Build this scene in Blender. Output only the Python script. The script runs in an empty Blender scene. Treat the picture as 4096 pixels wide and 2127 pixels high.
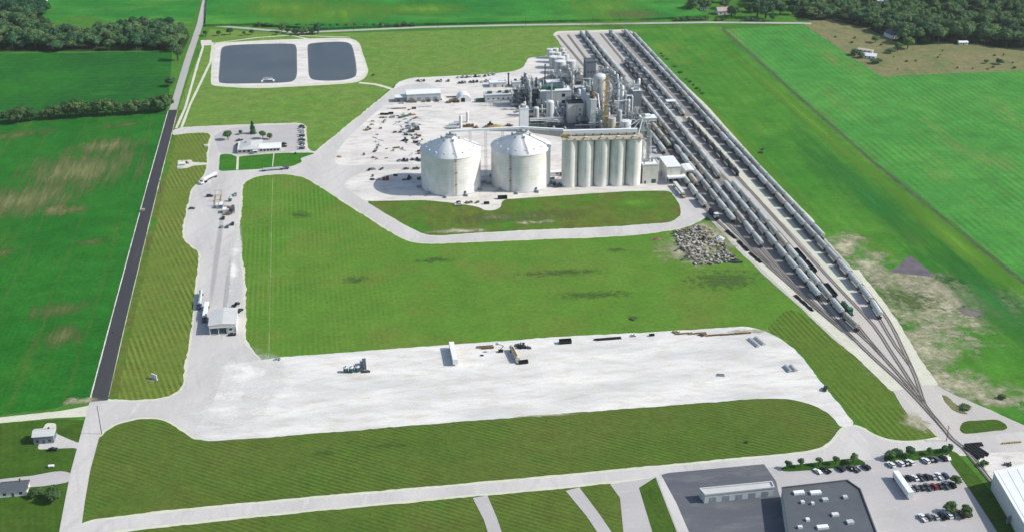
import bpy, math, random
from math import radians, sin, cos, pi, atan2, sqrt
from mathutils import Vector, Matrix, noise as mnoise
random.seed(11)
RNG = random.Random(5)
S = bpy.context.scene
COL = S.collection
# ------------------------------------------------------------------ camera
FPX, PITCH, CH, IW, IH = 5000.0, radians(25.71), 346.0, 4096.0, 2127.0
cam = bpy.data.cameras.new('camera')
cam.sensor_width = 36.0
cam.lens = 36.0 * FPX / IW
cam.clip_start, cam.clip_end = 1.0, 20000.0
camo = bpy.data.objects.new('camera', cam)
COL.objects.link(camo)
camo.location = (0, 0, CH)
camo.rotation_euler = (pi / 2 - PITCH, 0, 0)
S.camera = camo
# ------------------------------------------------------------------ sky, sun, exposure
SUN_EL, SUN_AZ = radians(39.0), radians(-3.0)      # azimuth counted from +X towards +Y
world = bpy.data.worlds.new('World')
S.world = world
world.use_nodes = True
wn = world.node_tree
wn.nodes.clear()
sky = wn.nodes.new('ShaderNodeTexSky')
sky.sky_type = 'NISHITA'
sky.sun_disc = False
sky.sun_elevation = SUN_EL
sky.sun_rotation = pi / 2 - SUN_AZ
sky.altitude = 200
sky.air_density, sky.dust_density, sky.ozone_density = 1.0, 1.6, 1.0
bg = wn.nodes.new('ShaderNodeBackground')
bg.inputs['Strength'].default_value = 0.15
wo = wn.nodes.new('ShaderNodeOutputWorld')
wn.links.new(sky.outputs[0], bg.inputs[0])
wn.links.new(bg.outputs[0], wo.inputs[0])
sun = bpy.data.lights.new('sun', 'SUN')
sun.energy = 4.5
sun.angle = radians(0.53)
sun.color = (1.0, 0.955, 0.88)
suno = bpy.data.objects.new('sun', sun)
COL.objects.link(suno)
suno.location = (300, 0, 400)
sd = Vector((cos(SUN_EL) * cos(SUN_AZ), cos(SUN_EL) * sin(SUN_AZ), sin(SUN_EL)))
suno.rotation_euler = sd.to_track_quat('Z', 'Y').to_euler()
S.view_settings.view_transform = 'Standard'
S.view_settings.look = 'None'
S.view_settings.exposure = 0.27
S.view_settings.gamma = 1.0
S.view_settings.use_curve_mapping = False
S.cycles.max_bounces = 5
S.cycles.transparent_max_bounces = 12
# ------------------------------------------------------------------ survey: photo point -> place on the ground
def G(px, py, z=0.0):
    x, y = (px - IW / 2) / FPX, -(py - IH / 2) / FPX
    d = (x, cos(PITCH) + y * sin(PITCH), -sin(PITCH) + y * cos(PITCH))
    t = (z - CH) / d[2]
    return Vector((d[0] * t, d[1] * t, z))
SITE = radians(98.9)                 # the county road and the tracks run this way
AX = SITE - pi / 2                   # heading of the site's cross axis
DN = Vector((cos(SITE), sin(SITE), 0))
DE = Vector((sin(SITE), -cos(SITE), 0))
O0 = G(3520, 1282)
def UV(u, v, z=0.0):
    return O0 + DE * u + DN * v + Vector((0, 0, z))
# ------------------------------------------------------------------ naming helpers
ORD = ['', 'first', 'second', 'third', 'fourth', 'fifth', 'sixth', 'seventh', 'eighth', 'ninth', 'tenth', 'eleventh', 'twelfth',
       'thirteenth', 'fourteenth', 'fifteenth', 'sixteenth', 'seventeenth', 'eighteenth', 'nineteenth', 'twentieth']
TENS = {2: ('twenty', 'twentieth'), 3: ('thirty', 'thirtieth'), 4: ('forty', 'fortieth'), 5: ('fifty', 'fiftieth')}
def nth(n):
    if n <= 20: return ORD[n]
    t, r = divmod(n, 10)
    return TENS[t][1] if r == 0 else TENS[t][0] + '-' + ORD[r]
def tag(o, label=None, cat=None, group=None, kind=None):
    if label: o['label'] = label
    if cat: o['category'] = cat
    if group: o['group'] = group
    if kind: o['kind'] = kind
    return o
def thing(name, label, cat, loc, rot=0.0, group=None):
    o = bpy.data.objects.new(name, None)
    COL.objects.link(o)
    o.empty_display_size = 0.5
    o.location = loc
    o.rotation_euler = (0, 0, rot)
    return tag(o, label, cat, group)
def dup(root, loc, rot, label=None, group=None):
    r = root.copy(); COL.objects.link(r)
    r.location = loc; r.rotation_euler = (0, 0, rot)
    if label: r['label'] = label
    if group: r['group'] = group
    for ch in KIDS.get(root.name, []):
        c = ch.copy(); COL.objects.link(c); c.parent = r
        for g in KIDS.get(ch.name, []):
            d = g.copy(); COL.objects.link(d); d.parent = c
    return r
KIDS = {}
# ------------------------------------------------------------------ mesh builder
class MB:
    def __init__(s): s.v, s.f = [], []
    def add(s, vs, fs):
        b = len(s.v); s.v.extend(vs); s.f.extend([tuple(i + b for i in f) for f in fs]); return s
    def box(s, cx, cy, z0, lx, ly, h, rot=0.0):
        c, n = cos(rot), sin(rot); vs = []
        for z in (z0, z0 + h):
            for a, b in ((-1, -1), (1, -1), (1, 1), (-1, 1)):
                x, y = a * lx / 2, b * ly / 2
                vs.append((cx + c * x - n * y, cy + n * x + c * y, z))
        return s.add(vs, [(3, 2, 1, 0), (4, 5, 6, 7), (0, 1, 5, 4), (1, 2, 6, 5), (2, 3, 7, 6), (3, 0, 4, 7)])
    def cyl(s, cx, cy, z0, z1, r0, r1=None, n=16, cap=True):
        r1 = r0 if r1 is None else r1
        vs = [(cx + r0 * cos(2 * pi * i / n), cy + r0 * sin(2 * pi * i / n), z0) for i in range(n)]
        if r1 <= 1e-4:
            vs.append((cx, cy, z1))
            return s.add(vs, [(i, (i + 1) % n, n) for i in range(n)])
        vs += [(cx + r1 * cos(2 * pi * i / n), cy + r1 * sin(2 * pi * i / n), z1) for i in range(n)]
        fs = [(i, (i + 1) % n, n + (i + 1) % n, n + i) for i in range(n)]
        if cap: fs += [tuple(range(n))[::-1], tuple(range(n, 2 * n))]
        return s.add(vs, fs)
    def lathe(s, cx, cy, prof, n=20):
        vs = []; m = len(prof)
        for r, z in prof:
            vs += [(cx + r * cos(2 * pi * i / n), cy + r * sin(2 * pi * i / n), z) for i in range(n)]
        fs = [(k * n + i, k * n + (i + 1) % n, (k + 1) * n + (i + 1) % n, (k + 1) * n + i) for k in range(m - 1) for i in range(n)]
        return s.add(vs, fs)
    def tube(s, p, q, r, n=6, r2=None):
        p, q = Vector(p), Vector(q); d = q - p
        if d.length < 1e-6: return s
        z = d.normalized(); a = z.cross(Vector((0, 0, 1)))
        if a.length < 1e-3: a = Vector((1, 0, 0))
        a.normalize(); b = z.cross(a); r2 = r if r2 is None else r2; vs = []
        for o, rr in ((p, r), (q, r2)):
            for i in range(n):
                t = 2 * pi * (i + 0.5) / n
                vs.append(tuple(o + a * (rr * cos(t)) + b * (rr * sin(t))))
        fs = [(i, (i + 1) % n, n + (i + 1) % n, n + i) for i in range(n)] + [tuple(range(n))[::-1], tuple(range(n, 2 * n))]
        return s.add(vs, fs)
    def path(s, pts, r, n=6):
        for a, b in zip(pts, pts[1:]): s.tube(a, b, r, n)
        return s
    def prism(s, pts, z0, z1):
        n = len(pts)
        vs = [(p[0], p[1], z0) for p in pts] + [(p[0], p[1], z1) for p in pts]
        return s.add(vs, [tuple(range(n, 2 * n)), tuple(range(n))[::-1]] + [(i, (i + 1) % n, n + (i + 1) % n, n + i) for i in range(n)])
    def side(s, prof, x_axis, y0, y1):
        """profile of (along, z) swept across from y0 to y1; x_axis 0: along x, 1: along y"""
        n = len(prof)
        if x_axis == 0: vs = [(a, y0, z) for a, z in prof] + [(a, y1, z) for a, z in prof]
        else: vs = [(y0, a, z) for a, z in prof] + [(y1, a, z) for a, z in prof]
        return s.add(vs, [tuple(range(n)), tuple(range(n, 2 * n))[::-1]] + [(i, n + i, n + (i + 1) % n, (i + 1) % n) for i in range(n)])
    def loft(s, secs, cap=True):
        m, n = len(secs), len(secs[0]); vs = [p for q in secs for p in q]
        fs = [(k * n + i, k * n + (i + 1) % n, (k + 1) * n + (i + 1) % n, (k + 1) * n + i) for k in range(m - 1) for i in range(n)]
        if cap: fs += [tuple(range(n))[::-1], tuple(range((m - 1) * n, m * n))]
        return s.add(vs, fs)
    def mesh(s, name, m, smooth=False):
        me = bpy.data.meshes.new(name)
        me.from_pydata(s.v, [], s.f)
        if m is not None: me.materials.append(m)
        if smooth: me.polygons.foreach_set('use_smooth', [True] * len(me.polygons))
        me.update()
        return me
    def obj(s, name, m, parent=None, smooth=False):
        return inst(name, s.mesh(name, m, smooth), parent)
def inst(name, me, parent=None, loc=None, rot=None):
    o = bpy.data.objects.new(name, me)
    COL.objects.link(o)
    if loc is not None: o.location = loc
    if rot is not None: o.rotation_euler = (0, 0, rot)
    if parent is not None:
        o.parent = parent
        KIDS.setdefault(parent.name, []).append(o)
    return o
# ------------------------------------------------------------------ materials
EGAIN = 1.42        # light reaching level ground: maps a sunlit appearance back to the surface's own colour
def lin(c): c /= 255.0; return c / 12.92 if c <= 0.04045 else ((c + 0.055) / 1.055) ** 2.4
def C(r, g, b, k=1.0): return tuple(min(0.86, lin(x) / EGAIN * k) for x in (r, g, b))
def CG(r, g, b): return C(r * .97 + 1, g, b * 0.78, 0.82)
class NT:
    def __init__(s, name):
        s.m = bpy.data.materials.new(name); s.m.use_nodes = True; s.t = s.m.node_tree; s.t.nodes.clear()
        s.out = s.n('ShaderNodeOutputMaterial'); s.b = s.n('ShaderNodeBsdfPrincipled')
        s.l(s.b.outputs[0], s.out.inputs[0]); s.tc = s.n('ShaderNodeTexCoord')
    def n(s, t, **kw):
        o = s.t.nodes.new(t)
        for k, v in kw.items(): setattr(o, k, v)
        return o
    def l(s, a, b): s.t.links.new(a, b)
    def map(s, scale=(1, 1, 1), rot=0.0):
        m = s.n('ShaderNodeMapping', vector_type='TEXTURE'); m.inputs['Scale'].default_value = tuple(1.0 / q for q in scale); m.inputs['Rotation'].default_value = (0, 0, -rot)
        s.l(s.tc.outputs['Object'], m.inputs[0]); return m.outputs[0]
    def noise(s, scale, detail=3, rough=0.55, vec=None, dist=0.0):
        o = s.n('ShaderNodeTexNoise'); o.inputs['Scale'].default_value = scale; o.inputs['Detail'].default_value = detail
        o.inputs['Roughness'].default_value = rough; o.inputs['Distortion'].default_value = dist
        s.l(vec if vec is not None else s.tc.outputs['Object'], o.inputs['Vector']); return o.outputs[0]
    def rng(s, x, a, b, c=0.0, d=1.0):
        o = s.n('ShaderNodeMapRange'); o.inputs[1].default_value = a; o.inputs[2].default_value = b
        o.inputs[3].default_value = c; o.inputs[4].default_value = d; s.l(x, o.inputs[0]); return o.outputs[0]
    def mix(s, f, a, b, mode='MIX'):
        o = s.n('ShaderNodeMix', data_type='RGBA', blend_type=mode)
        for sock, v in ((o.inputs[0], f), (o.inputs[6], a), (o.inputs[7], b)):
            if isinstance(v, (int, float)): sock.default_value = v
            elif isinstance(v, tuple): sock.default_value = v + (1.0,) if len(v) == 3 else v
            else: s.l(v, sock)
        return o.outputs[2]
    def math(s, op, a, b=None, c=None):
        o = s.n('ShaderNodeMath', operation=op)
        for i, v in enumerate((a, b, c)):
            if v is None: continue
            if isinstance(v, (int, float)): o.inputs[i].default_value = v
            else: s.l(v, o.inputs[i])
        return o.outputs[0]
    def gain(s, col, fac):
        """multiply a colour by a scalar"""
        o = s.n('ShaderNodeVectorMath', operation='SCALE'); s.l(col, o.inputs[0])
        if isinstance(fac, (int, float)): o.inputs['Scale'].default_value = fac
        else: s.l(fac, o.inputs['Scale'])
        return o.outputs[0]
    def fin(s, col, rough=0.85, spec=0.2, metal=0.0):
        if isinstance(col, tuple): s.b.inputs['Base Color'].default_value = col + (1,)
        else: s.l(col, s.b.inputs['Base Color'])
        s.b.inputs['Roughness'].default_value = rough; s.b.inputs['Specular IOR Level'].default_value = spec
        s.b.inputs['Metallic'].default_value = metal; return s.m
def rgbnode(t, c):
    o = t.n('ShaderNodeRGB'); o.outputs[0].default_value = tuple(c) + (1,); return o.outputs[0]
def plain(name, c, rough=0.7, spec=0.3, var=0.12, scale=0.6, inst_var=0.0, metal=0.0):
    t = NT(name)
    col = t.gain(rgbnode(t, c), t.rng(t.noise(scale, 4), 0.3, 0.7, 1 - var, 1 + var))
    if inst_var:
        oi = t.n('ShaderNodeObjectInfo')
        col = t.gain(col, t.rng(oi.outputs['Random'], 0, 1, 1 - inst_var, 1 + inst_var * 0.6))
    return t.fin(col, rough, spec, metal)
def stained(name, c, dirt, amount=0.5, rough=0.8, ring=0.0, zs=0.06, xs=0.5, iv=0.0):
    """wall with run-down stains: noise drawn out vertically, optional ring joints"""
    t = NT(name)
    st = t.noise(1.0, 5, 0.6, t.map((xs, xs, zs)))
    bl = t.noise(0.12, 4, 0.6)
    f = t.math('MULTIPLY', t.rng(st, 0.42, 0.75), amount)
    col = t.mix(f, tuple(c), tuple(dirt))
    col = t.gain(col, t.rng(bl, 0.3, 0.7, 0.86, 1.1))
    if ring:
        sep = t.n('ShaderNodeSeparateXYZ'); t.l(t.tc.outputs['Object'], sep.inputs[0])
        fr = t.math('FRACT', t.math('DIVIDE', sep.outputs[2], ring))
        col = t.gain(col, t.rng(t.math('GREATER_THAN', fr, 0.92), 0, 1, 1.0, 0.88))
    if iv:
        oi = t.n('ShaderNodeObjectInfo'); col = t.gain(col, t.rng(oi.outputs['Random'], 0, 1, 1 - iv, 1 + iv * .5))
    return t.fin(col, rough, 0.2)
def field(name, c1, c2, c3=None, big=0.012, mid=0.09, fine=0.9, stripes=None, fv=0.16, streak=None, c3cut=(0.56, 0.72), row_tint=None, fade=None, tram=None):
    t = NT(name)
    nb = t.noise(big, 5, 0.6, dist=0.6)
    col = t.mix(t.rng(nb, 0.36, 0.64), tuple(c1), tuple(c2))
    if c3:
        vec = t.map((0.3, 1, 1), streak) if streak is not None else None
        nm = t.noise(mid, 6, 0.65, vec)
        col = t.mix(t.math('MULTIPLY', t.rng(nm, *c3cut), 0.85), col, tuple(c3))
    col = t.gain(col, t.rng(t.noise(mid * 2.3, 5, 0.65), 0.32, 0.68, 0.80, 1.18))
    lush = t.rng(t.noise(mid * 4.1, 5, 0.7, dist=.4), 0.46, 0.7)
    col = t.mix(t.math('MULTIPLY', lush, 0.4), col, tuple(c * q for c, q in zip(c2, (.62, .84, .62))))
    if stripes:
        ang, sp, st = stripes
        m = t.map((1, 1, 1), -ang)
        w = t.n('ShaderNodeTexWave', wave_type='BANDS', bands_direction='Y'); w.inputs['Scale'].default_value = 0.3142 / sp
        w.inputs['Distortion'].default_value = 0.5; w.inputs['Detail'].default_value = 1; w.inputs['Detail Scale'].default_value = 0.1
        t.l(m, w.inputs[0])
        sv = t.rng(w.outputs[1], 0, 1, -st, st)
        sv = t.math('MULTIPLY', sv, t.rng(t.noise(0.02, 4, 0.6), 0.36, 0.62, 0.05, 1.0))
        if fade:
            sx = t.n('ShaderNodeSeparateXYZ'); t.l(t.tc.outputs['Object'], sx.inputs[0]); sv = t.math('MULTIPLY', sv, t.rng(sx.outputs[0], fade[0], fade[1], 1.0, 0.12))
        if row_tint: col = t.mix(t.rng(sv, -st, st, 0.0, 0.7), col, tuple(row_tint))
        col = t.gain(col, t.math('ADD', sv, 1.0))
    if tram:
        sp_ = t.n('ShaderNodeSeparateXYZ'); t.l(t.map((1, 1, 1), -tram[0]), sp_.inputs[0])
        yy = t.math('ADD', sp_.outputs[1], t.math('MULTIPLY', t.noise(.01, 2), 8.0))
        fr = t.math('ABSOLUTE', t.math('SUBTRACT', t.math('FRACT', t.math('DIVIDE', yy, tram[1])), .5))
        ln = t.math('MULTIPLY', t.math('LESS_THAN', fr, .9 / tram[1]), t.rng(t.noise(.02, 4), .38, .6, .2, 1.0))
        col = t.mix(t.math('MULTIPLY', ln, .42), col, tuple(tram[2]))
    col = t.gain(col, t.rng(t.noise(.33, 4, 0.7), 0.3, 0.7, .84, 1.16))
    col = t.gain(col, t.rng(t.noise(fine, 3, 0.7), 0.28, 0.72, 1 - fv, 1 + fv))
    return t.fin(col, 0.95, 0.05)
def gravel(name, c1, c2, c3, big=0.03, rot=0.0, stretch=0.22, fv=0.07, cut=(0.52, 0.68), amt=0.6, ruts=0.0):
    t = NT(name)
    v = t.map((stretch, 1, 1), -rot)
    col = t.mix(t.rng(t.noise(big, 5, 0.62, v), 0.35, 0.65), tuple(c1), tuple(c2))
    col = t.mix(t.math('MULTIPLY', t.rng(t.noise(big * 4, 6, 0.7, v), *cut), amt), col, tuple(c3))
    col = t.gain(col, t.rng(t.noise(0.9, 4, 0.75), 0.3, 0.7, 1 - fv, 1 + fv))
    for k, (per, ds) in enumerate(((7.0, 5.0), (13.0, 9.0)) if ruts else ()):
        w = t.n('ShaderNodeTexWave', wave_type='BANDS', bands_direction='Y'); w.inputs['Scale'].default_value = .3142 / per
        w.inputs['Distortion'].default_value = ds; w.inputs['Detail'].default_value = 2; w.inputs['Detail Scale'].default_value = .12
        t.l(t.map((1, 1, 1), -rot - .25 + .7 * k), w.inputs[0])
        ln = t.math('MULTIPLY', t.rng(w.outputs[1], .86, .98), t.rng(t.noise(.03 + .02 * k, 4, .6), .45, .62))
        col = t.gain(col, t.rng(ln, 0, 1, 1.0, 1.0 - ruts))
    return t.fin(col, 0.9, 0.1)
def soft(name, c1, c2, cut=0.5, sharp=0.16, ns=0.12, streak=None):
    """ground patch whose border breaks up with the noise; 'edge' runs from 0 at the rim to 1 inside"""
    t = NT(name)
    at = t.n('ShaderNodeAttribute', attribute_name='edge')
    v = t.map((0.10, 1, 1), streak) if streak is not None else None
    nz = t.noise(ns, 7, 0.72, v)
    f = t.math('ADD', t.math('MULTIPLY', at.outputs['Fac'], 0.75), t.math('MULTIPLY', t.math('SUBTRACT', nz, 0.5), 1.9))
    f = t.math('MULTIPLY', t.rng(f, cut - sharp, cut + sharp), t.rng(at.outputs['Fac'], 0.0, 0.22))
    col = t.mix(t.rng(t.noise(ns * 3, 4, 0.6, v), 0.35, 0.65), tuple(c1), tuple(c2))
    t.fin(col, 0.95, 0.05)
    tr = t.n('ShaderNodeBsdfTransparent'); mx = t.n('ShaderNodeMixShader')
    t.l(f, mx.inputs[0]); t.l(tr.outputs[0], mx.inputs[1]); t.l(t.b.outputs[0], mx.inputs[2]); t.l(mx.outputs[0], t.out.inputs[0])
    return t.m
# ------------------------------------------------------------------ ground sheets
LAYER = [0.0]
def corner_cut(pts, rad, it=2):
    for _ in range(it):
        out = []; n = len(pts)
        for i in range(n):
            p, a, b = pts[i], pts[i - 1], pts[(i + 1) % n]
            for q in (a, b):
                d = q - p; L = d.length
                out.append(p + d * (min(0.25 * L, rad) / L if L > 1e-6 else 0))
        pts = out; rad *= 0.5
    return pts
def jagged(pts, amp, step):
    out = []
    for i in range(len(pts)):
        a, b = pts[i], pts[(i + 1) % len(pts)]; d = b - a; L = d.length
        k = max(1, min(400, int(L / step))); nrm = Vector((-d.y, d.x, 0)).normalized() if L > 1e-6 else Vector()
        for j in range(k):
            p = a + d * (j / k)
            w = mnoise.noise((p.x / 14, p.y / 14, 1.7)) * .9 + mnoise.noise((p.x / 4, p.y / 4, 4.1)) * .8 + mnoise.noise((p.x / 1.3, p.y / 1.3, 9.3)) * .6
            out.append(p + nrm * (amp * w))
    return out
def offset(pts, r):
    area = sum(a.x * b.y - b.x * a.y for a, b in zip(pts, pts[1:] + pts[:1]))
    s = 1 if area > 0 else -1; out = []
    for i in range(len(pts)):
        a, p, b = pts[i - 1], pts[i], pts[(i + 1) % len(pts)]
        d1, d2 = (p - a), (b - p)
        if d1.length < 1e-5 or d2.length < 1e-5: continue
        n1 = Vector((d1.y, -d1.x, 0)).normalized(); n2 = Vector((d2.y, -d2.x, 0)).normalized()
        m = n1 + n2
        if m.length < 0.3: out.append(p + n1 * r * s); continue
        m.normalize(); out.append(p + m * (s * r / max(0.5, m.dot(n1))))
    return out
def px(pts): return [G(x, y) for x, y in pts]
NSH = [0]
def sheet(name, pts, m, z, label, rad=0.0, jag=0.0, step=4.0, thick=0.0, grow=0.0):
    NSH[0] += 1; z += NSH[0] * 0.00008
    P = px(pts) if not isinstance(pts[0], Vector) else list(pts)
    if rad: P = corner_cut(P, rad)
    if grow: P = offset(P, grow)
    if jag: P = jagged(P, jag, step)
    b = MB(); n = len(P)
    b.v = [(p.x, p.y, z + thick) for p in P]; b.f = [tuple(range(n))]
    if thick:
        b.v += [(p.x, p.y, 0.0) for p in P]; b.f += [(i, (i + 1) % n, n + (i + 1) % n, n + i) for i in range(n)]
    o = b.obj(name, m)
    return tag(o, label, None, None, 'structure')
def strip(name, pts, w, m, z, label, kind='structure', jag=0.0):
    P = px(pts) if not isinstance(pts[0], Vector) else list(pts)
    ww = w if isinstance(w, (list, tuple)) else [w] * len(P)
    Lp, Rp = [], []
    for i, p in enumerate(P):
        d = (P[min(i + 1, len(P) - 1)] - P[max(i - 1, 0)]); nr = Vector((-d.y, d.x, 0)).normalized()
        Lp.append(p + nr * ww[i] / 2); Rp.append(p - nr * ww[i] / 2)
    poly = Lp + Rp[::-1]
    return sheet(name, poly, m, z, label, 0, jag, 3.0)
def patch(name, at, rx, ry, rot, m, z, label):
    NSH[0] += 1; z += NSH[0] * 0.00008
    c = G(*at) if not isinstance(at, Vector) else at
    n, rings = 36, 5; vs, fs, ed = [(c.x, c.y, z)], [], [1.0]
    for k in range(1, rings + 1):
        for i in range(n):
            t = 2 * pi * i / n; r = k / rings
            x, y = rx * r * cos(t), ry * r * sin(t)
            vs.append((c.x + x * cos(rot) - y * sin(rot), c.y + x * sin(rot) + y * cos(rot), z)); ed.append(1 - r)
    for i in range(n): fs.append((0, 1 + i, 1 + (i + 1) % n))
    for k in range(rings - 1):
        for i in range(n):
            a, b_ = 1 + k * n + i, 1 + k * n + (i + 1) % n
            fs.append((a, a + n, b_ + n, b_))
    me = bpy.data.meshes.new(name); me.from_pydata(vs, [], fs); me.materials.append(m)
    at_ = me.attributes.new('edge', 'FLOAT', 'POINT'); at_.data.foreach_set('value', ed); me.update()
    o = inst(name, me)
    return tag(o, label, None, None, 'structure')
# ================================================================== GROUND
m_meadow = field('meadow', CG(78, 134, 62), CG(94, 144, 68), CG(118, 146, 80), big=0.006, mid=0.03)
m_soy = field('soy', CG(40, 118, 46), CG(54, 130, 54), CG(84, 130, 62), big=0.009, mid=0.03, streak=-SITE, tram=(SITE, 27.0, CG(96, 118, 66)), fine=0.5, stripes=(SITE, 3.0, 0.05), fv=0.16)
m_dark = field('dark_crop', CG(38, 106, 52), CG(50, 126, 52), CG(66, 142, 60), big=0.012, mid=0.05, stripes=(radians(4), 9, 0.07), streak=radians(-4))
m_corn = field('corn', CG(48, 134, 66), CG(66, 150, 70), CG(108, 170, 84), big=0.006, mid=0.014, fine=0.4, tram=(radians(3), 36.0, CG(44, 112, 56)), streak=radians(-3), c3cut=(0.5, 0.66))
m_rows = field('row_crop', CG(78, 154, 84), CG(94, 164, 90), CG(138, 150, 104), big=0.012, mid=0.025, stripes=(SITE, 6.0, 0.14), streak=-SITE, tram=(SITE, 31.0, CG(120, 134, 96)))
m_scrub = field('scrub', C(140, 132, 96), C(122, 126, 84), C(92, 118, 66), big=0.03, mid=0.06, fine=0.6)
m_verge = field('verge', CG(72, 140, 58), CG(96, 152, 68), CG(128, 148, 80), big=0.016, mid=0.022, stripes=(SITE, 9, 0.07), streak=-SITE)
m_pondlawn = field('pond_lawn', CG(118, 158, 82), CG(130, 158, 94), CG(144, 152, 100), big=0.014, mid=0.04, stripes=(radians(8), 7, 0.03), streak=radians(-6))
m_strip = field('mown_strip', CG(96, 136, 60), CG(114, 138, 70), CG(84, 142, 54), big=0.02, mid=0.04, stripes=(radians(-65.7), 3.0, 0.17), row_tint=CG(146, 144, 92))
m_lawn = field('lawn', CG(84, 148, 56), CG(104, 150, 68), CG(132, 138, 84), big=0.016, mid=0.022, stripes=(radians(-80.5), 3.0, 0.09), row_tint=CG(124, 150, 78), fade=(-135, -60), c3cut=(.49, .70))
m_island = field('island_lawn', CG(80, 118, 48), CG(100, 120, 62), CG(66, 130, 48), big=0.015, mid=0.04, stripes=(radians(-25), 2.5, 0.12), row_tint=CG(116, 126, 76))
m_east = field('east_lawn', CG(80, 130, 50), CG(96, 130, 58), CG(70, 132, 46), big=0.03, mid=0.05, stripes=(radians(-76), 3.2, 0.12), row_tint=CG(126, 134, 78))
m_office = field('office_lawn', CG(64, 132, 46), CG(78, 136, 54), CG(98, 142, 58), big=0.03, mid=0.08, stripes=(radians(-82), 2.4, 0.08))
m_patchlawn = field('rough_grass', CG(116, 126, 70), CG(84, 142, 54), CG(124, 118, 80), big=0.022, mid=0.05, c3cut=(0.46, 0.66))
m_patchlawn2 = field('pale_grass', C(170, 178, 130), C(150, 164, 112))
m_plant = field('planting', CG(52, 92, 38), CG(66, 108, 44), CG(40, 70, 34), big=.1, mid=.2)
m_sw = field('yard_lawn', CG(76, 112, 46), CG(88, 112, 56), CG(64, 110, 42), big=0.02, mid=0.05, stripes=(radians(-70), 3, 0.08))
m_conc = gravel('concrete', C(214, 211, 206), C(194, 192, 189), C(228, 224, 216), big=0.045, stretch=0.3, rot=radians(95), fv=0.06, ruts=.07)
m_asph = gravel('asphalt', C(64, 64, 70), C(76, 76, 80), C(92, 91, 94), big=0.02, rot=SITE, stretch=0.1, amt=0.5, fv=0.06)
m_oldroad = gravel('worn_road', C(178, 178, 172), C(192, 190, 184), C(200, 190, 180), big=0.02, rot=SITE, stretch=0.1, fv=0.05)
m_lime = gravel('limestone', C(240, 238, 231), C(208, 208, 205), C(214, 202, 174), big=0.06, rot=radians(6), stretch=0.3, amt=0.65, fv=0.09, cut=(.5, .72), ruts=.07)
m_yard = gravel('yard_gravel', C(238, 234, 226), C(216, 212, 205), C(182, 177, 170), big=0.05, rot=radians(8), stretch=0.45, amt=0.6, fv=0.09, ruts=.12)
m_shoulder = gravel('shoulder', C(222, 222, 204), C(212, 212, 192), C(196, 198, 170), big=0.08, stretch=1.0, fv=0.1)
m_dballast = gravel('dark_ballast', C(160, 156, 150), C(140, 137, 133), C(184, 178, 168), big=0.05, rot=SITE, stretch=0.12, fv=0.12)
m_ballast = gravel('ballast', C(206, 201, 193), C(190, 186, 180), C(220, 215, 203), big=0.04, rot=SITE, stretch=0.12, fv=0.1)
m_lot = gravel('car_park', C(196, 192, 190), C(186, 184, 182), C(206, 203, 200), big=0.06, stretch=0.6, fv=0.05)
m_darklot = gravel('dark_lot', C(96, 100, 108), C(110, 113, 118), C(128, 130, 132), big=0.04, rot=radians(8), stretch=0.3, fv=0.06)
m_shade_floor = gravel('painted_shade_concrete', C(122, 122, 120), C(104, 105, 106), C(150, 148, 142), big=0.06, stretch=0.6, fv=0.1)  # stained concrete, darkened to paint in the shade among the plant structures
m_spill = soft('limestone_dust', C(244, 243, 238), C(234, 233, 227), cut=0.36, sharp=0.4, ns=0.06)
m_spill2 = soft('road_dust', C(196, 195, 192), C(190, 190, 188), cut=0.4, sharp=0.6, ns=0.03, streak=-SITE)
m_sand = soft('sand', C(206, 200, 176), C(160, 160, 120), cut=0.50, sharp=0.3, ns=0.09)
m_bare = soft('bare_soil', C(140, 134, 92), C(100, 124, 68), cut=0.46, sharp=0.34, ns=0.16, streak=-SITE)
m_bare2 = soft('bare_brown', C(118, 122, 76), C(92, 120, 60), cut=0.54, sharp=0.36, ns=0.16, streak=-SITE)
m_mud = soft('mud', C(134, 128, 122), C(118, 112, 108), cut=0.30, sharp=0.12, ns=0.12)
m_lush = soft('lush', C(48, 122, 52), C(62, 132, 54), cut=0.46, sharp=0.34, ns=0.03, streak=-SITE)
m_weed = soft('weed', C(70, 108, 46), C(96, 112, 64), cut=0.56, sharp=0.3, ns=0.22)
m_bright = soft('bright_grass', CG(126, 176, 78), CG(110, 166, 72), cut=0.48, sharp=0.5, ns=0.04, streak=-SITE)
m_water = NT('water')
m_water = (lambda t: t.fin(t.mix(t.rng(t.noise(0.02, 3), 0.4, 0.6), C(74, 84, 88, 0.7), C(88, 96, 99, 0.7)), 0.3, 0.35))(m_water)

b = MB(); b.v = [(-9000, -3000, 0), (9000, -3000, 0), (9000, 14000, 0), (-9000, 14000, 0)]; b.f = [(0, 1, 2, 3)]
tag(b.obj('ground', m_meadow), 'wide flat green farmland around the plant', None, None, 'structure')
sheet('soybean_field', [(-1200, 600), (0, 497), (191, 478), (430, 471), (684, 459), (606, 740), (528, 1010), (456, 1240), (362, 1585), (223, 1632), (0, 1660), (-1200, 1800)],
      m_soy, 0.02, 'dark green soybean field left of the black county road', 0, 0.5, 5, thick=0.0)
sheet('crop_field', [(-1200, 260), (0, 216), (320, 212), (690, 205), (680, 330), (668, 464), (430, 476), (191, 483), (0, 502), (-1200, 606)], m_dark, 0.012, 'deep green field between the left wood and the hedgerow')
sheet('corn_field', [(822, 108), (842, -330), (2640, -330), (2700, -10), (2765, 33), (2832, 72), (2598, 82), (2421, 86), (2048, 95), (1700, 103), (1280, 122), (1024, 103)],
      m_corn, 0.05, 'tall bright green corn field along the far side of the back road', 0, 0.6, 6, thick=2.3)
sheet('crop_field', [(-900, 90), (180, 96), (330, 60), (470, 95), (765, 95), (806, -10), (820, -330), (-900, -330)], m_corn, 0.03, 'bright green field behind the left wood')
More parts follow.
